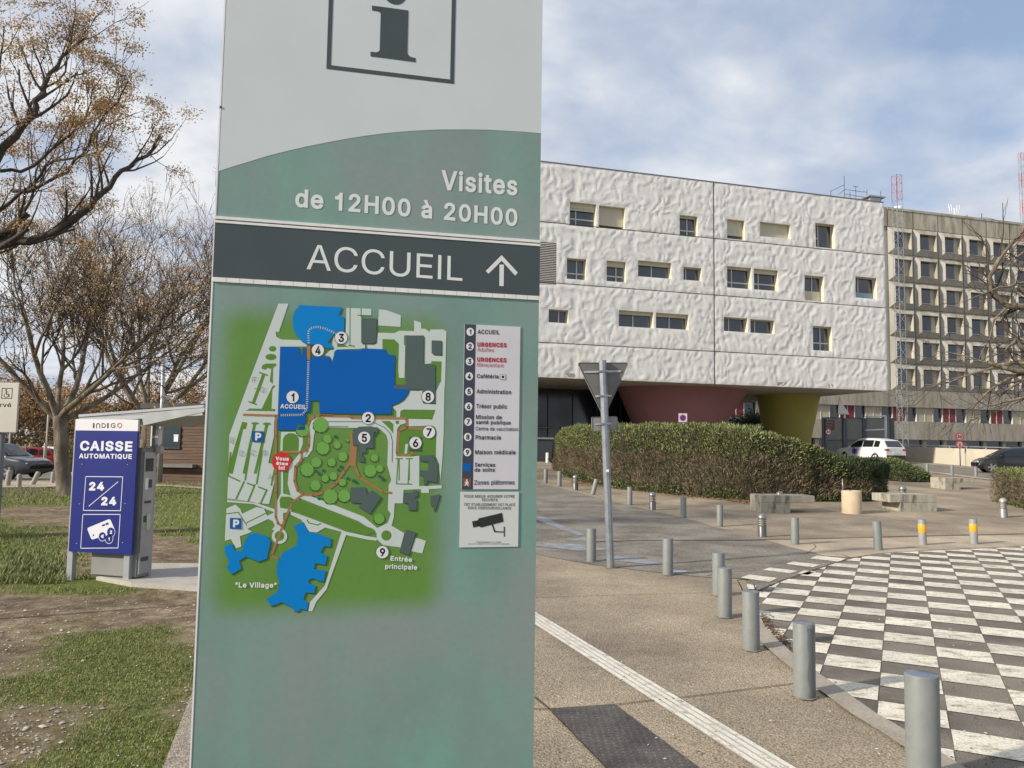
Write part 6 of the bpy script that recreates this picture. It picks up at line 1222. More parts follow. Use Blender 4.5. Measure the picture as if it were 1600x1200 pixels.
# ================================================================== HEDGES AND SHRUBS
HG1 = mat('hedge_green', (.11, .145, .042), .65, var=.35, scale=1.2); HG2 = mat('hedge_dark_green', (.040, .062, .02), .7, var=.3, scale=1.5); HG3 = mat('hedge_pale_green', (.24, .245, .09), .65, var=.25, scale=1.2)
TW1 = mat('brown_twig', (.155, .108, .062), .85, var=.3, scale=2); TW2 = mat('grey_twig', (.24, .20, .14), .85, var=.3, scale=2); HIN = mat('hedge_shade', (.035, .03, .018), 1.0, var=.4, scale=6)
class Leaves:
    def __init__(s): s.V = []; s.F = []; s.M = []; s.mats = []
    def add(s, p, d, n, L_, W_, m, bend=.0):
        if m not in s.mats: s.mats.append(m)
        d = d.normalized(); w = d.cross(n); w = w.normalized() * W_ * .5 if w.length > 1e-5 else Vector((W_ * .5, 0, 0)); i = len(s.V)
        s.V.extend([tuple(p - w * .6), tuple(p + d * L_ * .5 + w), tuple(p + d * L_ + w * .1), tuple(p + d * L_ * .5 - w)]); s.F.append((i, i + 1, i + 2, i + 3)); s.M.append(s.mats.index(m))
    def build(s, name, parent=None):
        me = bpy.data.meshes.new(name); me.from_pydata(s.V, [], s.F)
        for m in s.mats: me.materials.append(m)
        me.polygons.foreach_set('material_index', s.M); o = bpy.data.objects.new(name, me); col.objects.link(o)
        if parent: o.parent = parent
        return o
def rv(s=1.0): return Vector((random.gauss(0, s), random.gauss(0, s), random.gauss(0, s)))
def hedge(front, depth, Hf, n, label, top_frac, name='clipped_hedge', leaf=.085, dark=False, brown=.72, cat='hedge'):
    """front: world points along the foot (left to right); Hf(t) height along it"""
    e = empty(name, front[0], 0, label, cat); o0 = Vector(front[0])
    Ls = [0]
    for a, b in zip(front, front[1:]): Ls.append(Ls[-1] + (b - a).length)
    T = Ls[-1]
    def P(t):
        q = t * T
        for i in range(len(front) - 1):
            if q <= Ls[i + 1] + 1e-9: return front[i].lerp(front[i + 1], (q - Ls[i]) / (Ls[i + 1] - Ls[i]))
        return front[-1]
    def fr(t):
        a, b = P(max(0, t - .02)), P(min(1, t + .02)); d = (b - a); d.z = 0; d.normalize(); return d, Vector((-d.y, d.x, 0))
    def dep(t): return depth * math.sqrt(max(.02, 1 - max(0, (.10 - t) / .10) ** 2)) if t < .10 else depth
    def lump(p): return mnoise.noise(p * .9) * .14 + mnoise.noise(p * 2.3) * .10
    # solid inner body
    mb = MB(); nT, nS = 60, 14; G = []
    for i in range(nT + 1):
        t = i / nT; d, nb = fr(t); p = P(t); H = Hf(t) - .07; D = dep(t); ring = []
        for j in range(nS + 1):
            q = j / nS
            if q < .35: x, z = .10, H * q / .35
            elif q < .65: x, z = .10 + (D - .2) * (q - .35) / .3, H
            else: x, z = D - .1, H * (1 - (q - .65) / .35)
            v = p + nb * x; v = Vector((v.x, v.y, gz(v.x, v.y) + z)); ring.append(v - o0 + nb * lump(v) * .6)
        G += ring
    mb.raw(G, [(i * (nS + 1) + j, (i + 1) * (nS + 1) + j, (i + 1) * (nS + 1) + j + 1, i * (nS + 1) + j + 1) for i in range(nT) for j in range(nS)] + [tuple(range(nS + 1)), tuple(nT * (nS + 1) + j for j in range(nS + 1))[::-1]], HIN, True)
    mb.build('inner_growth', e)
    lf = Leaves(); tw = Leaves()
    for _ in range(n):
        t = random.random(); d, nb = fr(t); H = Hf(t); D = dep(t); p = P(t); side = random.random(); A = H / (H + D * .5 + H * .25)
        endf = random.random() < .05
        if endf and True:
            t = random.choice((0, 1)) if random.random() < .8 else t; d, nb = fr(t); p = P(t); H = Hf(t); D = dep(max(t, .02)); x, z = random.random() * D, random.random() * H; nrm = d * (1 if t > .5 else -1)
        elif side < A: x, z, nrm = 0, H * random.random(), -nb
        elif side < A + .3: x, z, nrm = D * random.random() ** 1.5, H, Vector((0, 0, 1))
        else: x, z, nrm = D, H * random.random(), nb
        rnd = .16
        if z > H - rnd and x < rnd: x += (z - (H - rnd)) * .6
        v = p + nb * x; v = Vector((v.x, v.y, gz(v.x, v.y) + z)); ins = -abs(random.gauss(0, .07))
        v = v + nrm * (ins + .03 + lump(v) * 1.0)
        hz = z / H + mnoise.noise(v * 1.1) * .16
        patch = mnoise.noise(v * .8 + Vector((5, 0, 0)))
        green = hz > 1 - top_frac or (hz < .14 + patch * .12) or random.random() < .10 + max(0, patch) * .5
        dr = (nrm * .5 + Vector((0, 0, .75)) + rv(.45)); v -= o0
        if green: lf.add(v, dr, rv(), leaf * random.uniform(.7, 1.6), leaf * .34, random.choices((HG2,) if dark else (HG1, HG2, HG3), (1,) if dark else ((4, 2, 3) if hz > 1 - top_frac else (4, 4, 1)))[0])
        else: (tw if random.random() < brown else lf).add(v, dr, rv(), leaf * random.uniform(1.2, 2.4), leaf * .17, random.choices((TW1, TW2, HG2), (5, 3, 1))[0])
    lf.build('foliage', e)
    if tw.V: tw.build('twigs', e)
    return e
hf = [at(*p) for p in [(868, 733), (878, 742), (905, 753), (960, 764), (1050, 773), (1120, 780), (1172, 783.5), (1250, 785), (1300, 784), (1326, 783)]]
def top_h(px, ty):      # height needed so that the crest reaches photo row ty
    g = [a for a in [(868, 733), (878, 742), (905, 753), (960, 764), (1050, 773), (1120, 780), (1172, 783.5), (1250, 785), (1326, 783)]]
    for a, b in zip(g, g[1:]):
        if a[0] <= px <= b[0]: y = a[1] + (b[1] - a[1]) * (px - a[0]) / (b[0] - a[0]); break
    p = at(px, y); return atd(px, ty, p.y + .5).z - p.z
TT = [(868, 680), (880, 671), (905, 667.5), (960, 667), (1050, 668), (1110, 669), (1160, 673), (1205, 680), (1245, 689), (1285, 699), (1312, 714), (1326, 728)]
Lf = [0]
for a, b in zip(hf, hf[1:]): Lf.append(Lf[-1] + (b - a).length)
HP = []
for px, ty in TT:
    # parameter of px along the foot line
    g = [868, 878, 905, 960, 1050, 1120, 1172, 1250, 1300, 1326]
    for i in range(len(g) - 1):
        if g[i] <= px <= g[i + 1]: t = (Lf[i] + (Lf[i + 1] - Lf[i]) * (px - g[i]) / (g[i + 1] - g[i])) / Lf[-1]; break
    HP.append((t, top_h(px, ty)))
def Hbig(t):
    for a, b in zip(HP, HP[1:]):
        if t <= b[0]: return a[1] + (b[1] - a[1]) * (t - a[0]) / max(1e-6, b[0] - a[0])
    return HP[-1][1]
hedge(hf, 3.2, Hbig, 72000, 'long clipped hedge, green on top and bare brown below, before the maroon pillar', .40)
hd = [at(*p) for p in [(1312, 783), (1345, 784), (1380, 783), (1386, 778)]]
hdp = hd[1]; HD_ = atd(1345, 723, hdp.y + .5).z - hdp.z
hedge(hd, 2.6, lambda t: HD_ - .03 * t, 15000, 'low dark green hedge joining the right end of the long hedge behind the round bin', .5, dark=True, leaf=.08)
hr = [at(*p) for p in [(1552, 784), (1600, 796), (1660, 812), (1740, 830)]]
hedge(hr, 2.6, lambda t: .98, 20000, 'clipped reddish-brown hedge at the right edge of the picture', .16, leaf=.07)
def mound(px, py, rx, ry, h, n, label, ms, leaf=.09):
    p = at(px, py)
    if h > 100: h = atd(px, h, p.y).z - p.z
    e = empty('low_shrub', p, 0, label, 'shrub'); mb = MB(); V = []
    for i in range(9):
        for j in range(20): a = j / 20 * 6.2832; q = i / 8 * 1.5708; V.append((rx * .9 * math.cos(a) * math.cos(q), ry * .9 * math.sin(a) * math.cos(q), h * .88 * math.sin(q)))
    mb.raw(V, [(i * 20 + j, i * 20 + (j + 1) % 20, (i + 1) * 20 + (j + 1) % 20, (i + 1) * 20 + j) for i in range(8) for j in range(20)], HIN, True); mb.build('inner_growth', e)
    lf = Leaves()
    for _ in range(n):
        a = random.random() * 6.2832; q = math.asin(random.random()); k = 1 - abs(random.gauss(0, .05)) + mnoise.noise(Vector((a * 2, q * 3, px))) * .12
        v = Vector((rx * math.cos(a) * math.cos(q) * k, ry * math.sin(a) * math.cos(q) * k, h * math.sin(q) * k)); lf.add(v, v.normalized() * .6 + Vector((0, 0, .3)) + rv(.4), rv(), leaf * random.uniform(.7, 1.5), leaf * .35, random.choice(ms))
    lf.build('foliage', e); return e
mound(1352, 741, 1.7, 2.0, 719, 7000, 'olive low shrub with brownish patches just right of the big hedge', [HG1, HG2, TW1])
mound(1388, 747, 1.1, 1.4, 717, 6000, 'rounded low shrub with pale green top left of the dark one', [HG1, HG3, HG2])
mound(1409, 750, 1.0, 1.3, 727, 5000, 'dark green low shrub next to a patch of grass', [HG2, HG2, HG1])
mb = MB(); drape(mb, ppx([(1380, 752), (1425, 749), (1455, 745), (1452, 741), (1425, 739), (1380, 742)]), .02, mat('lawn_patch', (.10, .145, .03), .9, var=.3, scale=3, bump=.8, bscale=40)); tag(mb.build('grass_verge'), kind='structure')
mb = MB(); LT = [mat('dead_leaf', (.22, .13, .06), .8), mat('dry_leaf', (.33, .17, .07), .8)]
for _ in range(1500):
    px = random.uniform(890, 1180); t = (px - 890) / 290; p = at(px, 753 + 33 * t + random.gauss(0, 1.6)); a = random.random() * 6.28; r = random.uniform(.02, .05)
    mb.face([(p.x + r * math.cos(a + k * 1.57), p.y + r * math.sin(a + k * 1.57), p.z + .02 + random.random() * .03) for k in range(4)], random.choice(LT))
tag(mb.build('fallen_leaves'), kind='stuff')

# ================================================================== TREES
BK1 = mat('tree_bark', (.125, .10, .075), .95, var=.25, scale=6, c2=(.20, .17, .125), c2scale=3, bump=.8, bscale=30, stretch=(1, 1, .35)); BK2 = mat('thin_branch_bark', (.062, .05, .042), .95, var=.25, scale=3)
SE1 = mat('dry_seed_tan', (.44, .31, .155), .85, var=.3, scale=3); SE2 = mat('dry_seed_rust', (.46, .27, .13), .85, var=.3, scale=3); SE3 = mat('dry_seed_olive', (.30, .25, .10), .85, var=.3, scale=3)
def tubes(mb, pts, r0, r1, m, n):
    k = len(pts); mb.tube(pts, [r0 + (r1 - r0) * i / (k - 1) for i in range(k)], m, n=n, cap=False)
def tree(name, base, trunk, seed, limbs, length, levels, nchild, tips_size, label, cat='tree', tr=.22, seeds=(SE1, SE2, SE3), per_tip=10, leaf=.06, up=.12, group=None, explicit=None, spread=(32, 58), minr=.012, wob=.16, clump=.28, tip_p=.5, bark=BK1):
    rnd = random.Random(seed); e = empty(name, base, 0, label, cat, group); tb = MB(); bb = MB(); lf = Leaves(); tips = []
    o0 = Vector(base)
    def grow(p, d, L_, r, lv):
        n = max(3, int(4 + L_ * .8)); pts = [p]; q = p.copy(); dd = d.copy()
        for i in range(n):
            dd = (dd + Vector((rnd.gauss(0, wob), rnd.gauss(0, wob), rnd.gauss(0, wob) + up)) * (.9 if lv else .5)).normalized(); q = q + dd * (L_ / n); pts.append(q.copy())
        r1 = max(minr * .5, r * .42); sd = 8 if lv == 0 else (5 if lv == 1 else 3)
        tubes(tb if lv == 0 else bb, pts, r, r1, bark if lv <= 1 else BK2, sd)
        if lv >= levels: tips.append((pts[-1], dd))
        if lv >= levels: return
        nc = nchild[min(lv, len(nchild) - 1)]
        for c in range(nc):
            f = rnd.uniform(.22, 1.0) if c else 1.0; i = min(n - 1, int(f * n)); bp = pts[i].lerp(pts[min(n, i + 1)], rnd.random()); bd = (pts[min(n, i + 1)] - pts[i]).normalized()
            ax = bd.orthogonal().normalized(); ax.rotate(Matrix.Rotation(rnd.random() * 6.283, 3, bd)); nd = bd.copy(); nd.rotate(Matrix.Rotation(R(rnd.uniform(22, 55) if c else rnd.uniform(5, 20)), 3, ax))
            grow(bp, nd, L_ * rnd.uniform(.48, .74), max(minr, (r + (r1 - r) * f) * rnd.uniform(.5, .72)), lv + 1)
    tp = [Vector(t) for t in trunk]
    mbt = tb; mbt.tube(tp, [tr * 1.45, tr * 1.08] + [tr * (1 - .12 * i / len(tp)) for i in range(len(tp) - 2)], bark, n=12, cap=False)
    top = tp[-1]
    for i in range(limbs):
        a = i / limbs * 6.283 + rnd.uniform(-.3, .3); el = R(90 - rnd.uniform(*spread)); d = Vector((math.cos(a) * math.cos(el), math.sin(a) * math.cos(el), math.sin(el)))
        grow(top + Vector((0, 0, rnd.uniform(-.3, .1))), d, length * rnd.uniform(.8, 1.15), tr * rnd.uniform(.42, .62), 0)
    for (pts, r0, r1) in (explicit or []):
        P = [Vector(q) - o0 for q in pts]; S = []
        for i in range(len(P) - 1):
            for k in range(3): S.append(P[i].lerp(P[i + 1], k / 3) + Vector((rnd.gauss(0, .02), rnd.gauss(0, .02), rnd.gauss(0, .02))))
        S.append(P[-1]); tubes(tb, S, r0, r1, bark, 9)
        for i in range(3, len(S) - 1):
            for _ in range(1):
                if rnd.random() < .25: continue
                bd = (S[i + 1] - S[i]).normalized(); ax = bd.orthogonal().normalized(); ax.rotate(Matrix.Rotation(rnd.random() * 6.283, 3, bd)); nd = bd.copy(); nd.rotate(Matrix.Rotation(R(rnd.uniform(25, 60)), 3, ax)); nd.z += .35; nd.normalize()
                rr = r0 + (r1 - r0) * i / len(S); grow(S[i], nd, length * rnd.uniform(.3, .55), rr * .5, max(1, levels - 1))
        tips.append((S[-1], Vector((0, 0, 1))))
    for p, d in tips:
        if rnd.random() > tip_p: continue
        for _ in range(per_tip):
            v = p + Vector((rnd.gauss(0, clump), rnd.gauss(0, clump), rnd.gauss(0, clump * .6))) * .6; s = rnd.choices(seeds, (5, 4, 2))[0]
            lf.add(v, Vector((rnd.gauss(0, 1), rnd.gauss(0, 1), rnd.gauss(0, .8) - .2)), Vector((rnd.gauss(0, 1), rnd.gauss(0, 1), rnd.gauss(0, 1))), leaf * rnd.uniform(.6, 1.6), leaf * rnd.uniform(.4, .8), s)
    tb.build('trunk', e); bb.build('branches', e)
    if lf.V: lf.build('seed_clusters', e)
    return e
b1 = at(104, 773); b1.z -= .1
tree('broad_tree', b1, [(0, 0, 0), (-.08, 0, .35), (-.22, 0, 1.2), (-.28, 0, 2.0), (-.35, 0, 2.5)], 11, 7, 4.0, 4, (5, 5, 4, 4), 0, 'wide-crowned tree with tan seed clusters, its short trunk just left of the blue sign', tr=.21, spread=(28, 68), per_tip=20, leaf=.055, tip_p=.55, up=.10, clump=.24)
b2 = at(222, 745); b2.z -= .1
tree('broad_tree', b2, [(0, 0, 0), (0, 0, .5), (.1, 0, 1.6), (.15, 0, 2.7), (.2, 0, 3.3)], 23, 7, 6.6, 4, (5, 5, 4, 4), 0, 'taller rusty-topped tree behind the payment machine, in front of the wooden kiosk', tr=.30, spread=(15, 62), per_tip=26, leaf=.065, seeds=(SE2, SE1, SE3), tip_p=.55, up=.12, clump=.26)
D3 = 13.0; b3 = atd(-150, 760, D3); b3.z = gz(b3.x, D3) - .1
def A3(*L_): return [atd(x, y, D3 + dd) for x, y, dd in L_]
t3 = [b3, atd(-140, 600, D3), atd(-120, 450, D3)]
ex = [(A3((-120, 450, 0), (-60, 395, 0), (0, 381, -.1), (45, 378, -.2), (85, 364, -.3), (125, 335, -.3), (158, 303, -.2), (190, 268, 0), (230, 245, .2), (250, 212, .3)), .095, .022),
      (A3((-120, 450, 0), (-70, 330, -.5), (-20, 270, -.9), (20, 215, -1.0), (50, 180, -1.0), (64, 148, -1.0), (78, 112, -.9), (110, 78, -.6), (135, 58, -.5)), .09, .014),
      (A3((20, 300, .5), (60, 290, .3), (105, 268, .2), (140, 225, .1), (168, 180, 0), (200, 128, 0)), .035, .010),
      (A3((-120, 450, 0), (-100, 300, .5), (-40, 200, .8), (0, 110, .9), (6, 40, 1)), .07, .010),
      (A3((0, 265, -.8), (50, 262, -.6), (95, 222, -.4), (125, 196, -.3), (142, 160, -.2), (145, 130, -.2)), .03, .008),
      (A3((30, 205, -.5), (62, 150, -.4), (100, 112, -.3), (112, 60, -.3)), .028, .008), (A3((-40, 320, .3), (0, 330, .3), (50, 290, .4), (85, 250, .4), (160, 235, .5), (180, 195, .5)), .04, .010)]
tree('broad_tree', b3, [tuple(p - b3) for p in t3], 5, 2, 1.9, 2, (3, 3), 0, 'nearest tree, leaning in from the left edge with bunches of dry tan seeds', tr=.26, spread=(20, 60), per_tip=150, leaf=.036, explicit=ex, tip_p=.8, clump=.16, minr=.006, up=.22, bark=mat('dark_limb_bark', (.055, .045, .036), .9, var=.25, scale=6, bump=.8, bscale=30))
# bare twisted tree entering from the right edge
D4 = 30.0; b4 = atd(1720, 740, D4); b4.z = gz(b4.x, D4) - .1
def A4(*L_): return [atd(x, y, D4 + dd) for x, y, dd in L_]
ex = [(A4((1712, 560, 0), (1660, 500, 0), (1610, 478, 0), (1575, 478, .2), (1550, 458, .2), (1548, 432, 0), (1562, 405, 0), (1585, 375, 0), (1600, 362, 0)), .16, .04), (A4((1575, 478, .2), (1552, 500, .3), (1545, 530, .4), (1530, 560, .5)), .05, .012),
      (A4((1712, 560, 0), (1640, 560, 0), (1600, 545, -.3), (1588, 530, -.4), (1570, 548, -.4)), .12, .03), (A4((1712, 560, 0), (1650, 470, -.5), (1605, 440, -.8), (1560, 450, -1), (1510, 470, -1)), .10, .015), (A4((1712, 580, 0), (1650, 610, -.5), (1600, 622, -.8), (1550, 632, -1), (1520, 640, -1)), .09, .012), (A4((1700, 620, 0), (1640, 650, -.5), (1590, 655, -.8)), .06, .012),
      (A4((1712, 520, 0), (1660, 400, 0), (1620, 380, .4), (1590, 400, .6), (1560, 425, .6)), .08, .012)]
tree('bare_tree', b4, [(0, 0, 0), (-.05, 0, 1.2), (-.1, 0, 3.0), (-.2, 0, 5.0)], 31, 5, 3.6, 3, (5, 5, 4), 0, 'bare gnarled tree reaching in from the right edge before the grey building', tr=.3, explicit=ex, tip_p=.0, minr=.011, up=.0, wob=.26, spread=(35, 85))
for i, (px, py, d, hh, lab) in enumerate(((20, 735, 52, .8, 'rusty brown young tree behind the dark car, left background'), (62, 735, 60, .9, 'dense twiggy tree among the parked cars'), (-70, 735, 58, 1.1, 'twiggy tree at the far left background beyond the reserved sign'), (140, 735, 66, 1.0, 'brownish tree behind the blue sign and the kiosk'), (275, 735, 62, 1.0, 'tree whose rusty crown shows just over the kiosk roof'))):
    p = atd(px, 700, d); p.z = gz(p.x, d) - .1
    tree('background_tree', p, [(0, 0, 0), (0, 0, .5), (0, 0, 1.3), (0, 0, 2.0)], 50 + i, 6, 3.0 * hh, 3, (6, 5, 5), 0, lab, tr=.17, tip_p=.8, per_tip=8, leaf=.16, group='trees behind the car park', minr=.02, seeds=(SE2, SE1, SE2), spread=(20, 70), clump=.4)
# far belt of woodland round the horizon
def woods():
    lf = Leaves(); rr = random.Random(3); ms = [TW1, SE2, HG2, TW2, mat('far_olive', (.10, .095, .045), .9)]
    for x0, x1, y0, n, hh in ((-110, 6, 105, 30000, 6.5), (60, 150, 150, 9000, 10)):
        for _ in range(n):
            x = rr.uniform(x0, x1); y = y0 + rr.uniform(-6, 6); h_ = hh * (1 + .35 * mnoise.noise(Vector((x * .08, 0, 5))) + .2 * mnoise.noise(Vector((x * .3, 0, 2)))); z = gz(x, y) + h_ * rr.random() ** .8
            lf.add(Vector((x, y, z)), Vector((rr.gauss(0, 1), rr.gauss(0, 1), 1)), Vector((rr.gauss(0, 1), rr.gauss(0, 1), rr.gauss(0, 1))), rr.uniform(.4, 1.0), rr.uniform(.15, .4), rr.choice(ms))
    tag(lf.build('woodland_belt'), kind='stuff')
woods()
mound(-8, 736, 2.4, 1.6, 1.6, 5000, 'dark evergreen bush behind the dark car at the left edge', [HG2, HG2, HG1], leaf=.14)
mound(122, 742, .9, .9, 2.3, 3500, 'leafy green bush between the tree trunk and the blue sign', [HG1, HG3, TW1], leaf=.11)
mound(176, 756, .9, .8, .5, 2200, 'little ground shrub hidden between the sign legs', [HG2, TW1], leaf=.07)

# ================================================================== CARS
TYRE = mat('tyre_rubber', (.018, .018, .019), .85, var=.1); RIM = mat('alloy_rim', (.42, .43, .44), .3, metal=.8, var=.04); CGL = mat('car_glass', (.012, .016, .02), .05, var=.1, spec=.9); CLAD = mat('black_cladding', (.022, .022, .024), .6)
RLG = mat('tail_light_red', (.28, .01, .012), .2); HLG = mat('head_light', (.55, .56, .58), .12); PLT = mat('number_plate', (.62, .62, .60), .4)
def smooth_prof(P, x):
    for a, b in zip(P, P[1:]):
        if a[0] <= x <= b[0]:
            t = (x - a[0]) / (b[0] - a[0]); return a[1] + (b[1] - a[1]) * t
    return P[0][1] if x < P[0][0] else P[-1][1]
def make_car(name, paint, L_, W_, belt, roof, wheels, wr, label, cat='car', group=None, clad=True, side=None, roof_c=None):
    """x runs from the rear (0) to the nose (L_); roof = greenhouse outline [(x, z)], belt = shoulder outline"""
    e = empty(name, label=label, cat=cat, group=group); hw = W_ / 2; x0r, x1r = roof[0][0], roof[-1][0]
    def bz(x): return smooth_prof(belt, x)
    def tz(x): return max(bz(x), smooth_prof(roof, x)) if x0r <= x <= x1r else bz(x)
    def wfac(x): return 1 - .13 * max(0, (x - L_ + .55) / .55) ** 2 - .10 * max(0, (.45 - x) / .45) ** 2
    xs = sorted(set([round(i * L_ / 46, 3) for i in range(47)] + [p[0] for p in belt] + [p[0] for p in roof])); ring = []
    for x in xs:
        w = hw * wfac(x); b = bz(x); t = tz(x); zb_ = .22 + (.12 * max(0, (x - L_ + .5) / .5) + .12 * max(0, (.4 - x) / .4)); dr = (t - b)
        wt = w * .96 - dr * .42
        half = [(w * .86, zb_), (w * .97, zb_ + .08), (w * 1.0, zb_ + .28), (w * .985, b - .16), (w * .955, b)]
        half += [(w * .955 + (wt - w * .955) * .5, b + dr * .5), (wt, b + dr * .93), (wt * .86, t), (wt * .4, t + .02 * (dr > .05)), (0, t + .025 * (dr > .05))] if dr > .02 else [(w * .92, b + .015), (w * .85, b + .025), (w * .7, b + .035), (w * .4, b + .045), (0, b + .05)]
        ring.append([(x, y, z) for y, z in half] + [(x, -y, z) for y, z in half[::-1][1:]])
    n = len(ring[0]); V = [v for r in ring for v in r]; mb = MB()
    mb.raw(V, [(i * n + j, i * n + j + 1, (i + 1) * n + j + 1, (i + 1) * n + j) for i in range(len(xs) - 1) for j in range(n - 1)], paint, True)
    mb.raw(ring[0], [tuple(range(n))[::-1]], paint); mb.raw(ring[-1], [tuple(range(n))], paint); mb.raw(V, [(i * n, (i + 1) * n, (i + 1) * n + n - 1, i * n + n - 1) for i in range(len(xs) - 1)], CLAD)
    mb.build('body', e)
    def sp(x, k, s, off=.008):   # point on the greenhouse side, k from belt (0) to roof (1)
        w = hw * wfac(x); b = bz(x); dr = tz(x) - b; wt = w * .96 - dr * .42; return (x, s * (w * .955 + (wt - w * .955) * k + off + .014), b + dr * k * .93)
    gl = side or [(x0r + .12 * (x1r - x0r), x0r + .30 * (x1r - x0r)), (x0r + .33 * (x1r - x0r), x0r + .56 * (x1r - x0r)), (x0r + .60 * (x1r - x0r), x0r + .90 * (x1r - x0r))]
    mb = MB()
    for s in (-1, 1):
        for a, b in gl:
            N_ = 8
            for i in range(N_):
                xa, xb = a + (b - a) * i / N_, a + (b - a) * (i + 1) / N_
                if min(tz(xa) - bz(xa), tz(xb) - bz(xb)) < .03: continue
                q = [sp(xa, .06, s), sp(xb, .06, s), sp(xb, .86, s), sp(xa, .86, s)]; mb.face(q, CGL, True)
    # windscreen and rear screen follow the slopes of the roof line
    def across(xa, xb, k=.80):
        for i in range(5):
            u0 = xa + (xb - xa) * i / 5; u1 = xa + (xb - xa) * (i + 1) / 5; P = []
            for u in (u0, u1):
                w = hw * wfac(u); b = bz(u); dr = tz(u) - b; wt = w * .96 - dr * .42
                P.append([(u, s_ * wt * k, tz(u) + .032) for s_ in (-1, -.5, 0, .5, 1)])
            for j in range(4): mb.face([P[0][j], P[0][j + 1], P[1][j + 1], P[1][j]], CGL, True)
    across(roof[-1][0] - .04, roof[-2][0] + .06); across(roof[0][0] + .04, roof[1][0] - .06)
    mb.build('windows', e)
    mb = MB()
    for x in wheels:
        for s in (-1, 1):
            c = (x, s * (hw * .985)); N_ = 24; a = [(c[0] + (wr + .06) * math.cos(t), c[1] + s * .006, wr + (wr + .06) * math.sin(t)) for t in [math.pi * 2 * i / N_ for i in range(N_)]]; mb.face([p for p in a if p[2] > .16], CLAD)
    if clad:
        for s in (-1, 1): mb.box(wheels[0] + wr, wheels[1] - wr, s * hw * 1.0 - .01, s * hw * 1.0 + .012, .22, .36, CLAD)
        mb.box(-.012, .3, -hw * .85, hw * .85, .3, .56, CLAD)
    mb.build('cladding', e)
    for x in wheels:
        for s in (-1, 1):
            M = Matrix.Translation((x, s * (hw - .09), wr)) @ Matrix.Rotation(R(90 * -s), 4, 'X'); w_ = MB(); prof = [(wr * .68, .105), (wr * .74, .115), (wr * .93, .11), (wr, .08), (wr, -.08), (wr * .93, -.1)]
            base = len(w_.v); w_.lathe(prof, TYRE, 24); w_.v = [tuple(M @ Vector(v)) for v in w_.v]; wh = w_.build('wheel', e)
            w_ = MB(); w_.lathe([(wr * .68, .10), (wr * .64, .09), (wr * .62, .03)], RIM, 24); w_.lathe([(wr * .62, .028), (0, .028)], CLAD, 24)
            for k in range(5):
                t = k * 1.2566; 
                for dt in (-.16, .16): w_.raw([(math.cos(t) * .03 - math.sin(t) * .03, math.sin(t) * .03 + math.cos(t) * .03, .09), (math.cos(t) * .03 + math.sin(t) * .03, math.sin(t) * .03 - math.cos(t) * .03, .09), (math.cos(t + dt + .07) * wr * .66, math.sin(t + dt + .07) * wr * .66, .10), (math.cos(t + dt - .07) * wr * .66, math.sin(t + dt - .07) * wr * .66, .10)], [(0, 1, 3, 2), (2, 3, 1, 0)][:1], RIM)
            w_.lathe([(.035, .10), (0, .105)], RIM, 10); w_.v = [tuple(M @ Vector(v)) for v in w_.v]; w_.build('rim', wh)
    for s in (-1, 1):
        mb = MB(); b = bz(.05); mb.bbox(-.02, .22, *(sorted((s * hw * .60, s * hw * .93))), b - .16, b - .03, RLG, .02); mb.build('tail_light', e)
        mb = MB(); b = bz(L_ - .2); mb.bbox(L_ - .38, L_ - .06, *(sorted((s * hw * .56, s * hw * .90))), b - .15, b - .04, HLG, .03); mb.build('headlight', e)
        mb = MB(); mb.bbox(x1r - .62, x1r - .50, *(sorted((s * hw * 1.0, s * (hw + .16)))), bz(x1r - .5) + .02, bz(x1r - .5) + .15, CLAD, .03); mb.build('mirror', e)
    mb = MB(); mb.box(-.022, -.001, -.26, .26, bz(0) - .34, bz(0) - .22, PLT); mb.build('number_plate', e)
    mb = MB()
    for s in (-1, 1):
        for x in ((wheels[0] + .35), (wheels[0] + wheels[1]) / 2 + .1, wheels[1] - .45): mb.box(x - .006, x + .006, s * hw * .985 - .005, s * hw * .985 + .007, .42, bz(x) - .05, CLAD)
        for x in ((wheels[0] + wheels[1]) / 2 - .1, wheels[1] - .75): mb.box(x - .24, x - .06, s * hw * .99 - .01, s * hw * .99 + .02, bz(x) - .16, bz(x) - .12, paint)
    mb.build('door_seams', e); return e
PW = mat('white_car_paint', (.66, .67, .70), .25, var=.02, coat=.6); PB = mat('black_car_paint', (.014, .015, .018), .22, var=.05, coat=.6); PN = mat('dark_blue_car_paint', (.028, .034, .045), .25, var=.05, coat=.6)
PG = mat('silver_car_paint', (.38, .39, .40), .3, metal=.3, var=.03, coat=.4); PR_ = mat('red_car_paint', (.40, .015, .02), .28, var=.03, coat=.5)
suv_b = [(0, .98), (.15, 1.06), (1.0, 1.07), (2.6, 1.05), (3.3, 1.03), (4.0, .95), (4.35, .82), (4.5, .66)]; suv_r = [(.02, 1.02), (.42, 1.55), (1.0, 1.65), (2.0, 1.68), (2.5, 1.63), (3.32, 1.06)]
def put(e, px, py, dirv, sc=1.0, hpx=None):
    p = at(px, py); q = Vector((dirv[0], dirv[1], 0)); e.location = p; e.rotation_euler = (0, 0, math.atan2(q.y, q.x)); e.scale = (sc,) * 3; return p
c1 = make_car('parked_suv', PW, 4.5, 1.86, suv_b, suv_r, (.85, 3.55), .35, 'white SUV with a blue star of life on its door, on the far road', side=[(.55, 1.0), (1.08, 1.95), (2.03, 2.95)])
a = atd(1400, 700, 52.0); a.z = gz(a.x, 52.0); dv = Vector((-.34, .94, 0)); put(c1, 1404, 724.5, dv, 1.0); c1.location = a; sc = 40 * a.y / 1200 / 1.68; c1.scale = (sc,) * 3; c1.location.z = atd(1400, 725, 52.0).z
mb = MB(); SOL = mat('star_blue', (.06, .06, .45), .4)
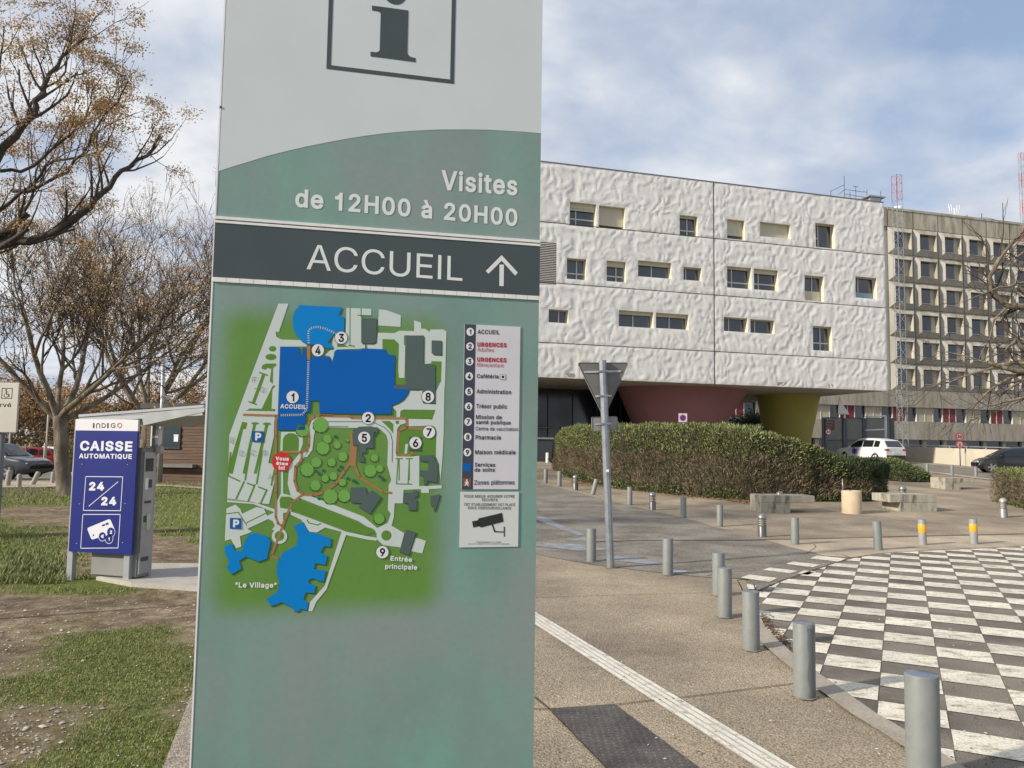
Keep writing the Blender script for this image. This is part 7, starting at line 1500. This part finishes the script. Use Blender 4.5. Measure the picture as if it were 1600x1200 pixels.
for k in range(3): t = k * math.pi / 3 + math.pi / 2; M = Matrix.Translation((2.62, .936, .80)) @ Matrix.Rotation(t, 4, 'Y'); mb.box(-.24, .24, 0, .006 + .001 * k, -.065, .065, SOL, M)
mb.build('star_of_life', c1)
mb = MB()
for y in (-.35, .0, .3): mb.box(.16, .20, y - .1, y + .12, 1.22, 1.36, WHT)
bpy_ = None
hb = [(0, .9), (.2, 1.0), (1.2, 1.0), (2.6, .98), (3.2, .95), (3.8, .86), (4.1, .74), (4.26, .58)]; hr_ = [(.02, .95), (.5, 1.42), (1.2, 1.54), (2.0, 1.56), (2.6, 1.48), (3.55, .93)]
c2_ = make_car('parked_hatchback', PB, 4.26, 1.81, hb, hr_, (.78, 3.45), .36, 'black hatchback with bright alloy wheels, cut by the right edge of the picture', clad=False, side=[(.5, .95), (1.0, 1.85), (1.92, 3.05)])
f = at(1563, 740); n_ = f + Vector((f.y * 4.0 / 40, -2.0, 0)); dv = Vector((-.93, .36, 0)); sc = 40 * f.y / 1200 / 1.56; sc = max(.85, min(1.1, sc)); c2_.scale = (sc,) * 3
ang = math.atan2(dv.y, dv.x); c2_.rotation_euler = (0, 0, ang); c2_.location = Vector((f.x, f.y, gz(f.x, f.y))) - Vector((math.cos(ang), math.sin(ang), 0)) * 3.45 * sc - Vector((0, -.0, 0)) + Vector((0, .9, 0))
c3 = make_car('parked_suv', PN, 4.45, 1.84, suv_b, suv_r, (.85, 3.5), .36, 'dark blue SUV nosing in from the left edge behind the footpath bollards', side=[(.55, 1.0), (1.08, 1.95), (2.03, 2.95)])
f = at(15, 749.5); ang = math.atan2(-.12, 1); c3.rotation_euler = (0, 0, ang); c3.location = f - Vector((math.cos(ang), math.sin(ang), 0)) * 3.5 + Vector((0, .92, 0)); 
protoW = None
for i, (px, d, rz_, P, lab) in enumerate(((52, 58, 200, PG, 'silver car in the far car park, left of the red one'), (93, 56, 195, PR_, 'red car in the far car park beside the tree trunk'), (30, 72, 185, PW, 'white car in the far car park, farthest row on the left'), (66, 76, 180, PN, 'dark car in the far row behind the silver one'), (100, 78, 178, PW, 'white car in the far row behind the red one'), (-20, 70, 182, PG, 'grey car in the far row beyond the left edge'))):
    if protoW is None: cc = make_car('parked_car', P, 4.2, 1.78, hb, hr_, (.78, 3.4), .33, '', clad=False); protoW = cc
    else:
        cc = copy_tree(protoW)
        for ch in cc.children:
            if ch.name.split('.')[0] in ('body', 'door_seams'):
                ch.data = ch.data.copy()
                for k, m in enumerate(ch.data.materials):
                    if m in (PG, PW, PN, PR_): ch.data.materials[k] = P
    r = atd(px, 700, d); cc.location = (r.x, d, gz(r.x, d)); cc.rotation_euler = (0, 0, R(rz_)); tag(cc, lab, 'car', 'cars in the far car park')
# ================================================================== FAR WALL, FENCE, SIGNS
wa = at(1413, 719.5); wb_ = at(1700, 745); 
if wa.y > 62: wa = atd(1413, 700, 62); wa.z = gz(wa.x, 62)
WPL = Plane(wa, wb_ - wa); e = empty('low_wall', M=WPL.mat(), label='long low cream wall with a steel handrail behind the cars', cat='wall'); WLN = (Vector((wb_.x, wb_.y)) - Vector((wa.x, wa.y))).length
mb = MB(); n = 24; LWM = mat('cream_low_wall', (.56, .52, .43), .85, var=.07, scale=.6, bump=.15, bscale=6)
u0, u1 = -9.0, WLN
for i in range(n):
    a, b = u0 + (u1 - u0) * i / n, u0 + (u1 - u0) * (i + 1) / n; pa, pb = WPL.w(a, 0), WPL.w(b, 0); za, zb_ = gz(pa.x, pa.y), gz(pb.x, pb.y)
    ha, hb_ = 1.12, 1.12
    mb.raw([(a, 0, za - .3), (b, 0, zb_ - .3), (b, .25, zb_ - .3), (a, .25, za - .3), (a, 0, za + ha), (b, 0, zb_ + hb_), (b, .25, zb_ + hb_), (a, .25, za + ha)], [(0, 1, 5, 4), (4, 5, 6, 7), (2, 3, 7, 6)], LWM)
mb.build('wall', e)
mb = MB(); pts = []
for i in range(n + 1): a = u0 + (u1 - u0) * i / n; p = WPL.w(a, 0); pts.append((a, .3, gz(p.x, p.y) + 1.25))
mb.tube(pts, .035, GALV, 6)
for a, y, z in pts[::2]: mb.tube([(a, y, z), (a, y, z - .3)], .025, GALV, 5)
mb.build('handrail', e)
FD = 64.0
def PF(x, y, d=FD): return atd(x, y, d)
pA, pB = PF(1286, 700), PF(1396, 700); FPn = Plane(pA, pB - pA); e = empty('screen_fence', M=FPn.mat(), label='tall fence of translucent grey-green panels behind the white SUV', cat='fence')
fw = (pB - pA).length; xs_ = [FPn.uv(x, 690)[0] for x in (1288, 1320, 1351, 1394)]; zt_ = FPn.uv(1350, 653)[1]; PST = mat('blue_grey_post', (.075, .095, .105), .5); 
SCR = mat('mesh_screen', (.20, .225, .20), .6, var=.1, scale=1, alpha=.72)
mb = MB()
for x in xs_: mb.box(x - .16, x + .16, -.1, .1, 0, zt_, PST)
mb.build('post', e)
mb = MB()
for a, b in zip(xs_, xs_[1:]): mb.box(a + .16, b - .16, -.02, .02, .3, zt_ - .05, SCR)
mb.build('panel', e); mb = MB(); 
for a, b in zip(xs_, xs_[1:]): mb.box(a + .16, b - .16, -.04, .04, zt_ - .049, zt_ + .02, PST); mb.box(a + .16, b - .16, -.04, .04, zt_ * .55, zt_ * .55 + .08, PST)
mb.build('rail', e)
WF = mat('white_frame', (.66, .67, .67), .4); Q = Plane(PF(1350, 690, 61), Vector((1, .2, 0))); e = empty('goal_frame', M=Q.mat(), label='white tubular frame standing above the white SUV beside the fence', cat='barrier frame')
def fr_(a, b, r=.06): return (Q.uv(*a), Q.uv(*b), r)
mb = MB()
for a, b, r in (fr_((1352, 651), (1384, 650)), fr_((1352, 672.5), (1384, 671)), fr_((1383.5, 650), (1383.5, 712), .10)): mb.tube([(a[0], 0, a[1]), (b[0], 0, b[1])], r, WF, 6)
mb.build('frame', e)
def on_pole(name, px, py_top, d, h_to, label, cat, r=.05, m=None):
    p = atd(px, py_top, d); g = gz(p.x, d); e = empty(name, (p.x, d, g), 0, label, cat); mb = MB(); mb.tube([(0, 0, -.2), (0, 0, p.z - g)], r, m or PST, 8); mb.build('post', e); return e, g
def L2(e, px, py): q = atd(px, py, e.location.y); return (q.x - e.location.x, q.z - e.location.z)
e, g = on_pole('banner_sign', 1317.5, 655, 57, 0, 'white sail-shaped banner over a red plate on a dark pole', 'sign', r=.11)
mb = MB(); P = [L2(e, *q) for q in [(1311, 620), (1314.5, 626), (1319, 636), (1325, 643), (1326.5, 648), (1309, 647.5)]]
for y in (-.03, .03): mb.poly(P, lambda a, z, y=y: (a, y, z), WHT)
n = len(P); mb.raw([(p[0], y, p[1]) for y in (-.03, .03) for p in P], [(i, (i + 1) % n, n + (i + 1) % n, n + i) for i in range(n)], WHT); mb.build('banner', e)
a = L2(e, 1311.5, 654); b = L2(e, 1326, 648); mb = MB(); mb.box(a[0], b[0], -.14, -.115, a[1], b[1], REDP); mb.box((a[0] + b[0]) / 2 - .06, (a[0] + b[0]) / 2 + .06, -.145, -.141, a[1] + .04, b[1] - .04, WHT); mb.build('plate', e)
e, g = on_pole('direction_sign', 1289.5, 655, 55, 0, 'brown direction board with a small red-ringed speed disc on a dark pole', 'sign', r=.10)
a = L2(e, 1288, 672); b = L2(e, 1302.5, 657); mb = MB(); BRD = mat('brown_board', (.10, .04, .035), .5); mb.box(a[0], b[0], -.16, -.12, a[1], b[1], BRD); mb.build('board', e)
mb = MB()
for k in range(3): z = b[1] - .12 - k * .2; mb.box(a[0] + .08, b[0] - .08 - .1 * k, -.166, -.161, z - .05, z, mat('faded_text', (.25, .2, .2), .5))
mb.build('text_rows', e)
RRD = mat('ring_red', (.42, .03, .04), .4)
def disc(e, px, py, r, txt, faceM, y=-.17, ring=True):
    c = L2(e, px, py); q = r * e.location.y / 1200; mb = MB(); mb.poly([(c[0] + q * math.cos(i * .2618), c[1] + q * math.sin(i * .2618)) for i in range(24)], lambda a, z: (a, y, z), RRD)
    mb.poly([(c[0] + q * math.cos(i * .2618), c[1] + q * math.sin(i * .2618)) for i in range(24)], lambda a, z: (a, y + .03, z), PST)
    mb.poly([(c[0] + q * .72 * math.cos(i * .2618), c[1] + q * .72 * math.sin(i * .2618)) for i in range(24)], lambda a, z: (a, y - .006, z), faceM)
    if txt: text(mb, txt, lambda a, z: (a, y - .012, z), c[0] - q * .5, c[1] - q * .33, c[0] + q * .5, c[1] - q * .33, q * .66, BLK, .04)
    return mb.build('disc', e), c, q
disc(e, 1292.8, 674.8, 5, '30', WHT)
e, g = on_pole('speed_limit_sign', 1499, 676, 50, 0, 'two stacked round red-ringed discs, 30 above a walker, before the low wall', 'road sign', r=.035)
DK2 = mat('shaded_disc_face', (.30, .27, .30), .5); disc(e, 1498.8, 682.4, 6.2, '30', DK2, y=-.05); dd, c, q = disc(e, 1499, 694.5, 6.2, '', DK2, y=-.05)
mb = MB(); mb.poly([(c[0] - .03, c[1] + .03), (c[0] + .03, c[1] + .03), (c[0] + .05, c[1] - .14), (c[0] + .02, c[1] - .14), (c[0], c[1] - .04), (c[0] - .03, c[1] - .14), (c[0] - .06, c[1] - .14)], lambda a, z: (a, -.062, z), BLK); mb.poly([(c[0] + .028 * math.cos(i), c[1] + .075 + .028 * math.sin(i)) for i in range(6)], lambda a, z: (a, -.062, z), BLK); mb.build('walker', e)
e, g = on_pole('no_parking_sign', 1066.5, 648, 44, 0, 'white plate with a dark blue round no-parking disc before the maroon pillar', 'road sign', r=.03)
a = L2(e, 1060, 659.5); b = L2(e, 1073.3, 646); mb = MB(); mb.box(a[0], b[0], -.06, -.035, a[1], b[1], mat('plate_lilac_white', (.50, .47, .55), .5)); mb.build('plate', e)
mb = MB(); c = L2(e, 1066.6, 653); q = 4.8 * 44 / 1200
mb.poly([(c[0] + q * math.cos(i * .2618), c[1] + q * math.sin(i * .2618)) for i in range(24)], lambda a, z: (a, -.063, z), RRD); mb.poly([(c[0] + q * .85 * math.cos(i * .2618), c[1] + q * .85 * math.sin(i * .2618)) for i in range(24)], lambda a, z: (a, -.067, z), mat('disc_blue', (.03, .025, .16), .4))
mb.poly([(c[0] - q * .65, c[1] + q * .5), (c[0] - q * .5, c[1] + q * .65), (c[0] + q * .65, c[1] - q * .5), (c[0] + q * .5, c[1] - q * .65)], lambda a, z: (a, -.07, z), RRD); mb.build('disc', e)
a = L2(e, 1060.3, 666); b = L2(e, 1073, 661); mb = MB(); mb.box(a[0], b[0], -.06, -.035, a[1], b[1], mat('plate_grey_white', (.40, .40, .38), .5)); mb.build('supplementary_plate', e)
# glazed barrier between the pillars with shrubs behind, booth by the entrance
p0 = PF(1138, 690, 66); p1 = PF(1216, 690, 66); q = Plane(p0, p1 - p0); e = empty('glass_barrier', M=q.mat(), label='glazed barrier with dark posts between the maroon and yellow pillars', cat='barrier'); wq = (p1 - p0).length; mb = MB(); zt_ = q.uv(1160, 662)[1]; zb_ = gz(p0.x, 66)
for i in range(5): mb.box(wq * i / 4 - .06, wq * i / 4 + .06, -.06, .06, zb_, zt_ + .05, DST)
mb.build('post', e); mb = MB()
for i in range(4): mb.box(wq * i / 4 + .07, wq * (i + 1) / 4 - .07, -.01, .01, zb_ + .2, zt_, mat('grey_glazing', (.13, .165, .155), .15, alpha=.8, spec=.8))
mb.build('panel', e)
for i, (px, lab) in enumerate(((1172, 'bare dark shrub seen under the block, left of two'), (1192, 'bare dark shrub seen under the block, next to the yellow pillar'))):
    p = atd(px, 700, 70); p.z = gz(p.x, 70)
    tree('bare_shrub', p, [(0, 0, 0), (0, 0, .3), (0, 0, .9), (0, 0, 1.6)], 70 + i, 6, 1.7, 3, (5, 4, 4), 0, lab, cat='shrub', tr=.07, tip_p=.9, per_tip=8, leaf=.13, minr=.02, seeds=(HG2, HG2, HG2), clump=.3, group='shrubs under the block')
p = atd(838, 705, 46); g = gz(p.x, 46); e = empty('entrance_booth', (p.x - 1.6, 46, g), R(4), 'low dark booth with a pale edge by the dark entrance, beside the totem edge', 'booth'); mb = MB()
mb.box(0, 2.55, 0, 1.6, -.2, 1.35, mat('booth_dark', (.035, .04, .045), .5)); mb.build('body', e); mb = MB(); mb.box(-.1, 2.65, -.1, 1.7, 1.35, 1.45, mat('booth_top', (.20, .20, .19), .6)); mb.build('top', e)
# ================================================================== WOODEN KIOSK, LAMP POST, CAR PARK BITS
k0 = at(226, 752); k1_ = at(352, 754); k1_ = Vector((k0.x + (352 - 226) * k0.y / 1200, k0.y - .6, 0)); KP = Plane(k0, k1_ - k0); ks = empty('wooden_kiosk', M=KP.mat(), label='flat-roofed kiosk clad in weathered brown boards with a dark blue window', cat='kiosk')
kz = k0.z; ktop = KP.uv(290, 632)[1]; KWm = mat('weathered_boards', (.155, .095, .06), .8, var=.3, scale=1.4, c2=(.085, .06, .048), c2scale=2.4, c2lo=.4, c2hi=.65, stretch=(.35, 1, 7), bump=.3, bscale=30)
kw = KP.uv(352, 700)[0]; mb = MB(); nb_ = 26
for i in range(nb_): z0 = kz - .2 + (ktop - kz + .0) * i / nb_; z1 = kz - .2 + (ktop - kz) * (i + 1) / nb_; mb.box(0, kw, -.02 * (i % 2) - .001, 3, z0 + .012, z1, KWm)
mb.box(.03, kw - .03, .012, 2.95, kz - .2, ktop - .01, JOINT); mb.build('wall', ks)
mb = MB(); mb.box(-.25, kw + .25, -.25, 3.3, ktop - .2, ktop + .04, mat('dark_roof_edge', (.035, .035, .038), .5)); mb.build('roof', ks)
FRB = mat('navy_frame', (.018, .028, .05), .4); a = KP.uv(235, 701); b = KP.uv(284.5, 652)
mb = MB(); mb.box(a[0], b[0], -.07, -.03, a[1], b[1], FRB); w_ = mb.build('window', ks); mb = MB(); m1 = KP.uv(246.5, 690)[0]; m2 = KP.uv(254, 690)[0]
mb.box(m2, b[0] - .1, -.076, -.072, a[1] + .12, b[1] - .08, mat('kiosk_glass', (.02, .035, .04), .08, spec=.8)); mb.build('pane', w_)
mb = MB(); mb.box(a[0] + .03, m1, -.08, -.072, a[1] + .12, b[1] - .1, mat('pale_green_blind', (.50, .53, .42), .6)); mb.build('blind', w_)
mb = MB(); x0, z0 = KP.uv(273, 690); x1, z1 = KP.uv(280, 681.5); mb.box(x0, x1, -.082, -.077, z0, z1, WHT); x0, z0 = KP.uv(273, 681); x1, z1 = KP.uv(280.5, 679); mb.box(x0, x1, -.082, -.077, z0, z1, WHT); mb.build('notice', w_)
x0, z0 = KP.uv(287, 661); x1, z1 = KP.uv(294.5, 653.5); mb = MB(); mb.bbox(x0, x1, -.12, -.025, z0, z1, mat('grey_box', (.42, .43, .42), .5), .01); mb.build('wall_box', ks)
x0, z0 = KP.uv(233, 729); x1, z1 = KP.uv(308, 725.5); mb = MB(); mb.box(x0, x1, -.40, -.025, z0, z1, mat('shelf_grey', (.15, .145, .14), .6)); mb.build('shelf', ks)
p = at(249, 754); tp = atd(255.5, 545, p.y); e = empty('lamp_post', p, 0, 'galvanised lamp post standing before the kiosk window, rising through the tree', 'lamp post'); mb = MB()
q = atd(253.5, 652, p.y) - p; t_ = tp - p; mb.tube([(0, 0, -.1), tuple(q * 1.0), tuple(t_)], [.125, .11, .07], GALV, 10); mb.build('post', e); mb = MB(); mb.lathe([(.075, 0), (.12, .05), (.12, .22), (.05, .30), (0, .31)], DST, 12, c=tuple(t_)); mb.build('lamp_head', e)
# footpath bollards on the left (weathered concrete grey)
CB = mat('weathered_bollard', (.30, .285, .25), .8, var=.15, scale=8)
def cboll():
    e = empty('concrete_bollard'); mb = MB(); mb.lathe([(.095, -.2), (.093, .5), (.085, .54), (.05, .56), (0, .565)], CB, 16); mb.build('post', e); return e
C0 = cboll(); first = True
for px, py, tl, sc, lab in ((11.5, 759, 6, 1.15, 'weathered bollard in front of the dark SUV, first from the left edge'), (29.5, 761.5, 0, .95, 'short weathered bollard with a band, second from the left edge'), (50.5, 757.5, 24, 1.1, 'weathered bollard knocked over at a steep slant near the dark SUV'), (81.5, 755, 3, .95, 'weathered bollard just left of the tree trunk'), (69.5, 737, 0, .62, 'small far bollard between the dark SUV and the concrete block'), (113, 757, 0, 1, 'weathered bollard between the trunk and the blue sign')):
    c = C0 if first else copy_tree(C0); first = False; c.location = at(px, py); c.rotation_euler = (0, R(tl), 0); c.scale = (sc * .86,) * 3; tag(c, lab, 'bollard', 'weathered bollards along the left footpath')
p = at(83, 733); mb = MB(); mb.bbox(p.x - .55, p.x + .55, p.y - .3, p.y + .3, p.z - .1, p.z + .42, CON, .02); tag(mb.build('concrete_block'), 'low concrete block at the edge of the far car park near the tree trunk', 'concrete block')
for px, yt, d, r, lab in ((18.5, 640, 45, .055, 'thin pale pole left of the silver car'), (76, 640, 48, .055, 'tall thin pale pole just left of the tree trunk'), (70.5, 692, 46, .05, 'short pale pole beside the taller one by the trunk'), (41, 697, 50, .035, 'dark thin post before the silver car')):
    p = atd(px, yt, d); g = gz(p.x, d); mb = MB(); mb.tube([(p.x, d, g - .1), (p.x, d, p.z)], r, PST if 'dark' in lab else mat('pale_pole', (.38, .36, .32), .7), 8); tag(mb.build('thin_pole'), lab, 'pole', 'poles in the car park')
# bent wire by the curved kerb
mb = MB(); P = [at(1164, 962), at(1151, 912) ]; a = at(1167, 962); 
mb.tube([a, a + Vector((-.05, 0, .28)), a + Vector((-.09, .02, .36)), a + Vector((-.02, .02, .37)), a + Vector((.03, .02, .365))], .006, mat('rusty_wire', (.12, .08, .03), .8), 5); mb.tube([at(1182, 928), at(1182, 928) + Vector((-.03, 0, .12))], .010, DST, 5); tag(mb.build('bent_wire'), 'thin bent rusty wire sticking up between two bollards at the kerb', 'wire')
# leaf litter in the gutter
mb = MB()
for _ in range(700):
    i = random.randrange(1, 5); a, b = kerbline[i], kerbline[i + 1]; t = random.random(); p = at(a[0] + (b[0] - a[0]) * t + abs(random.gauss(0, 7)) + 1, a[1] + (b[1] - a[1]) * t - abs(random.gauss(0, 2)))
    an = random.random() * 6.28; r = random.uniform(.006, .022); mb.face([(p.x + r * math.cos(an + k * 1.57) * (1, .5)[k % 2], p.y + r * math.sin(an + k * 1.57) * (1, .5)[k % 2], .018 + random.random() * .006) for k in range(4)], random.choice([mat('gutter_leaf', (.07, .04, .03), .9), mat('dead_leaf'), mat('gutter_dirt', (.05, .04, .03), .95)]))
tag(mb.build('gutter_litter'), kind='stuff')

# scattered leaves, twigs and butts on the paving
mb = MB(); rr = random.Random(4); LM_ = [mat('dead_leaf'), mat('gutter_dirt'), mat('pale_butt', (.5, .47, .40), .8), mat('gutter_leaf')]
for _ in range(420):
    px = rr.uniform(840, 1600); py = 880 + 330 * rr.random(); p = at(px, py); an = rr.random() * 6.28; r = rr.uniform(.005, .016)
    mb.face([(p.x + r * math.cos(an + k * 1.57) * (1, .4)[k % 2], p.y + r * math.sin(an + k * 1.57) * (1, .4)[k % 2], .020 + .004 * (k == 1)) for k in range(4)], rr.choice(LM_))
tag(mb.build('ground_litter'), kind='stuff')
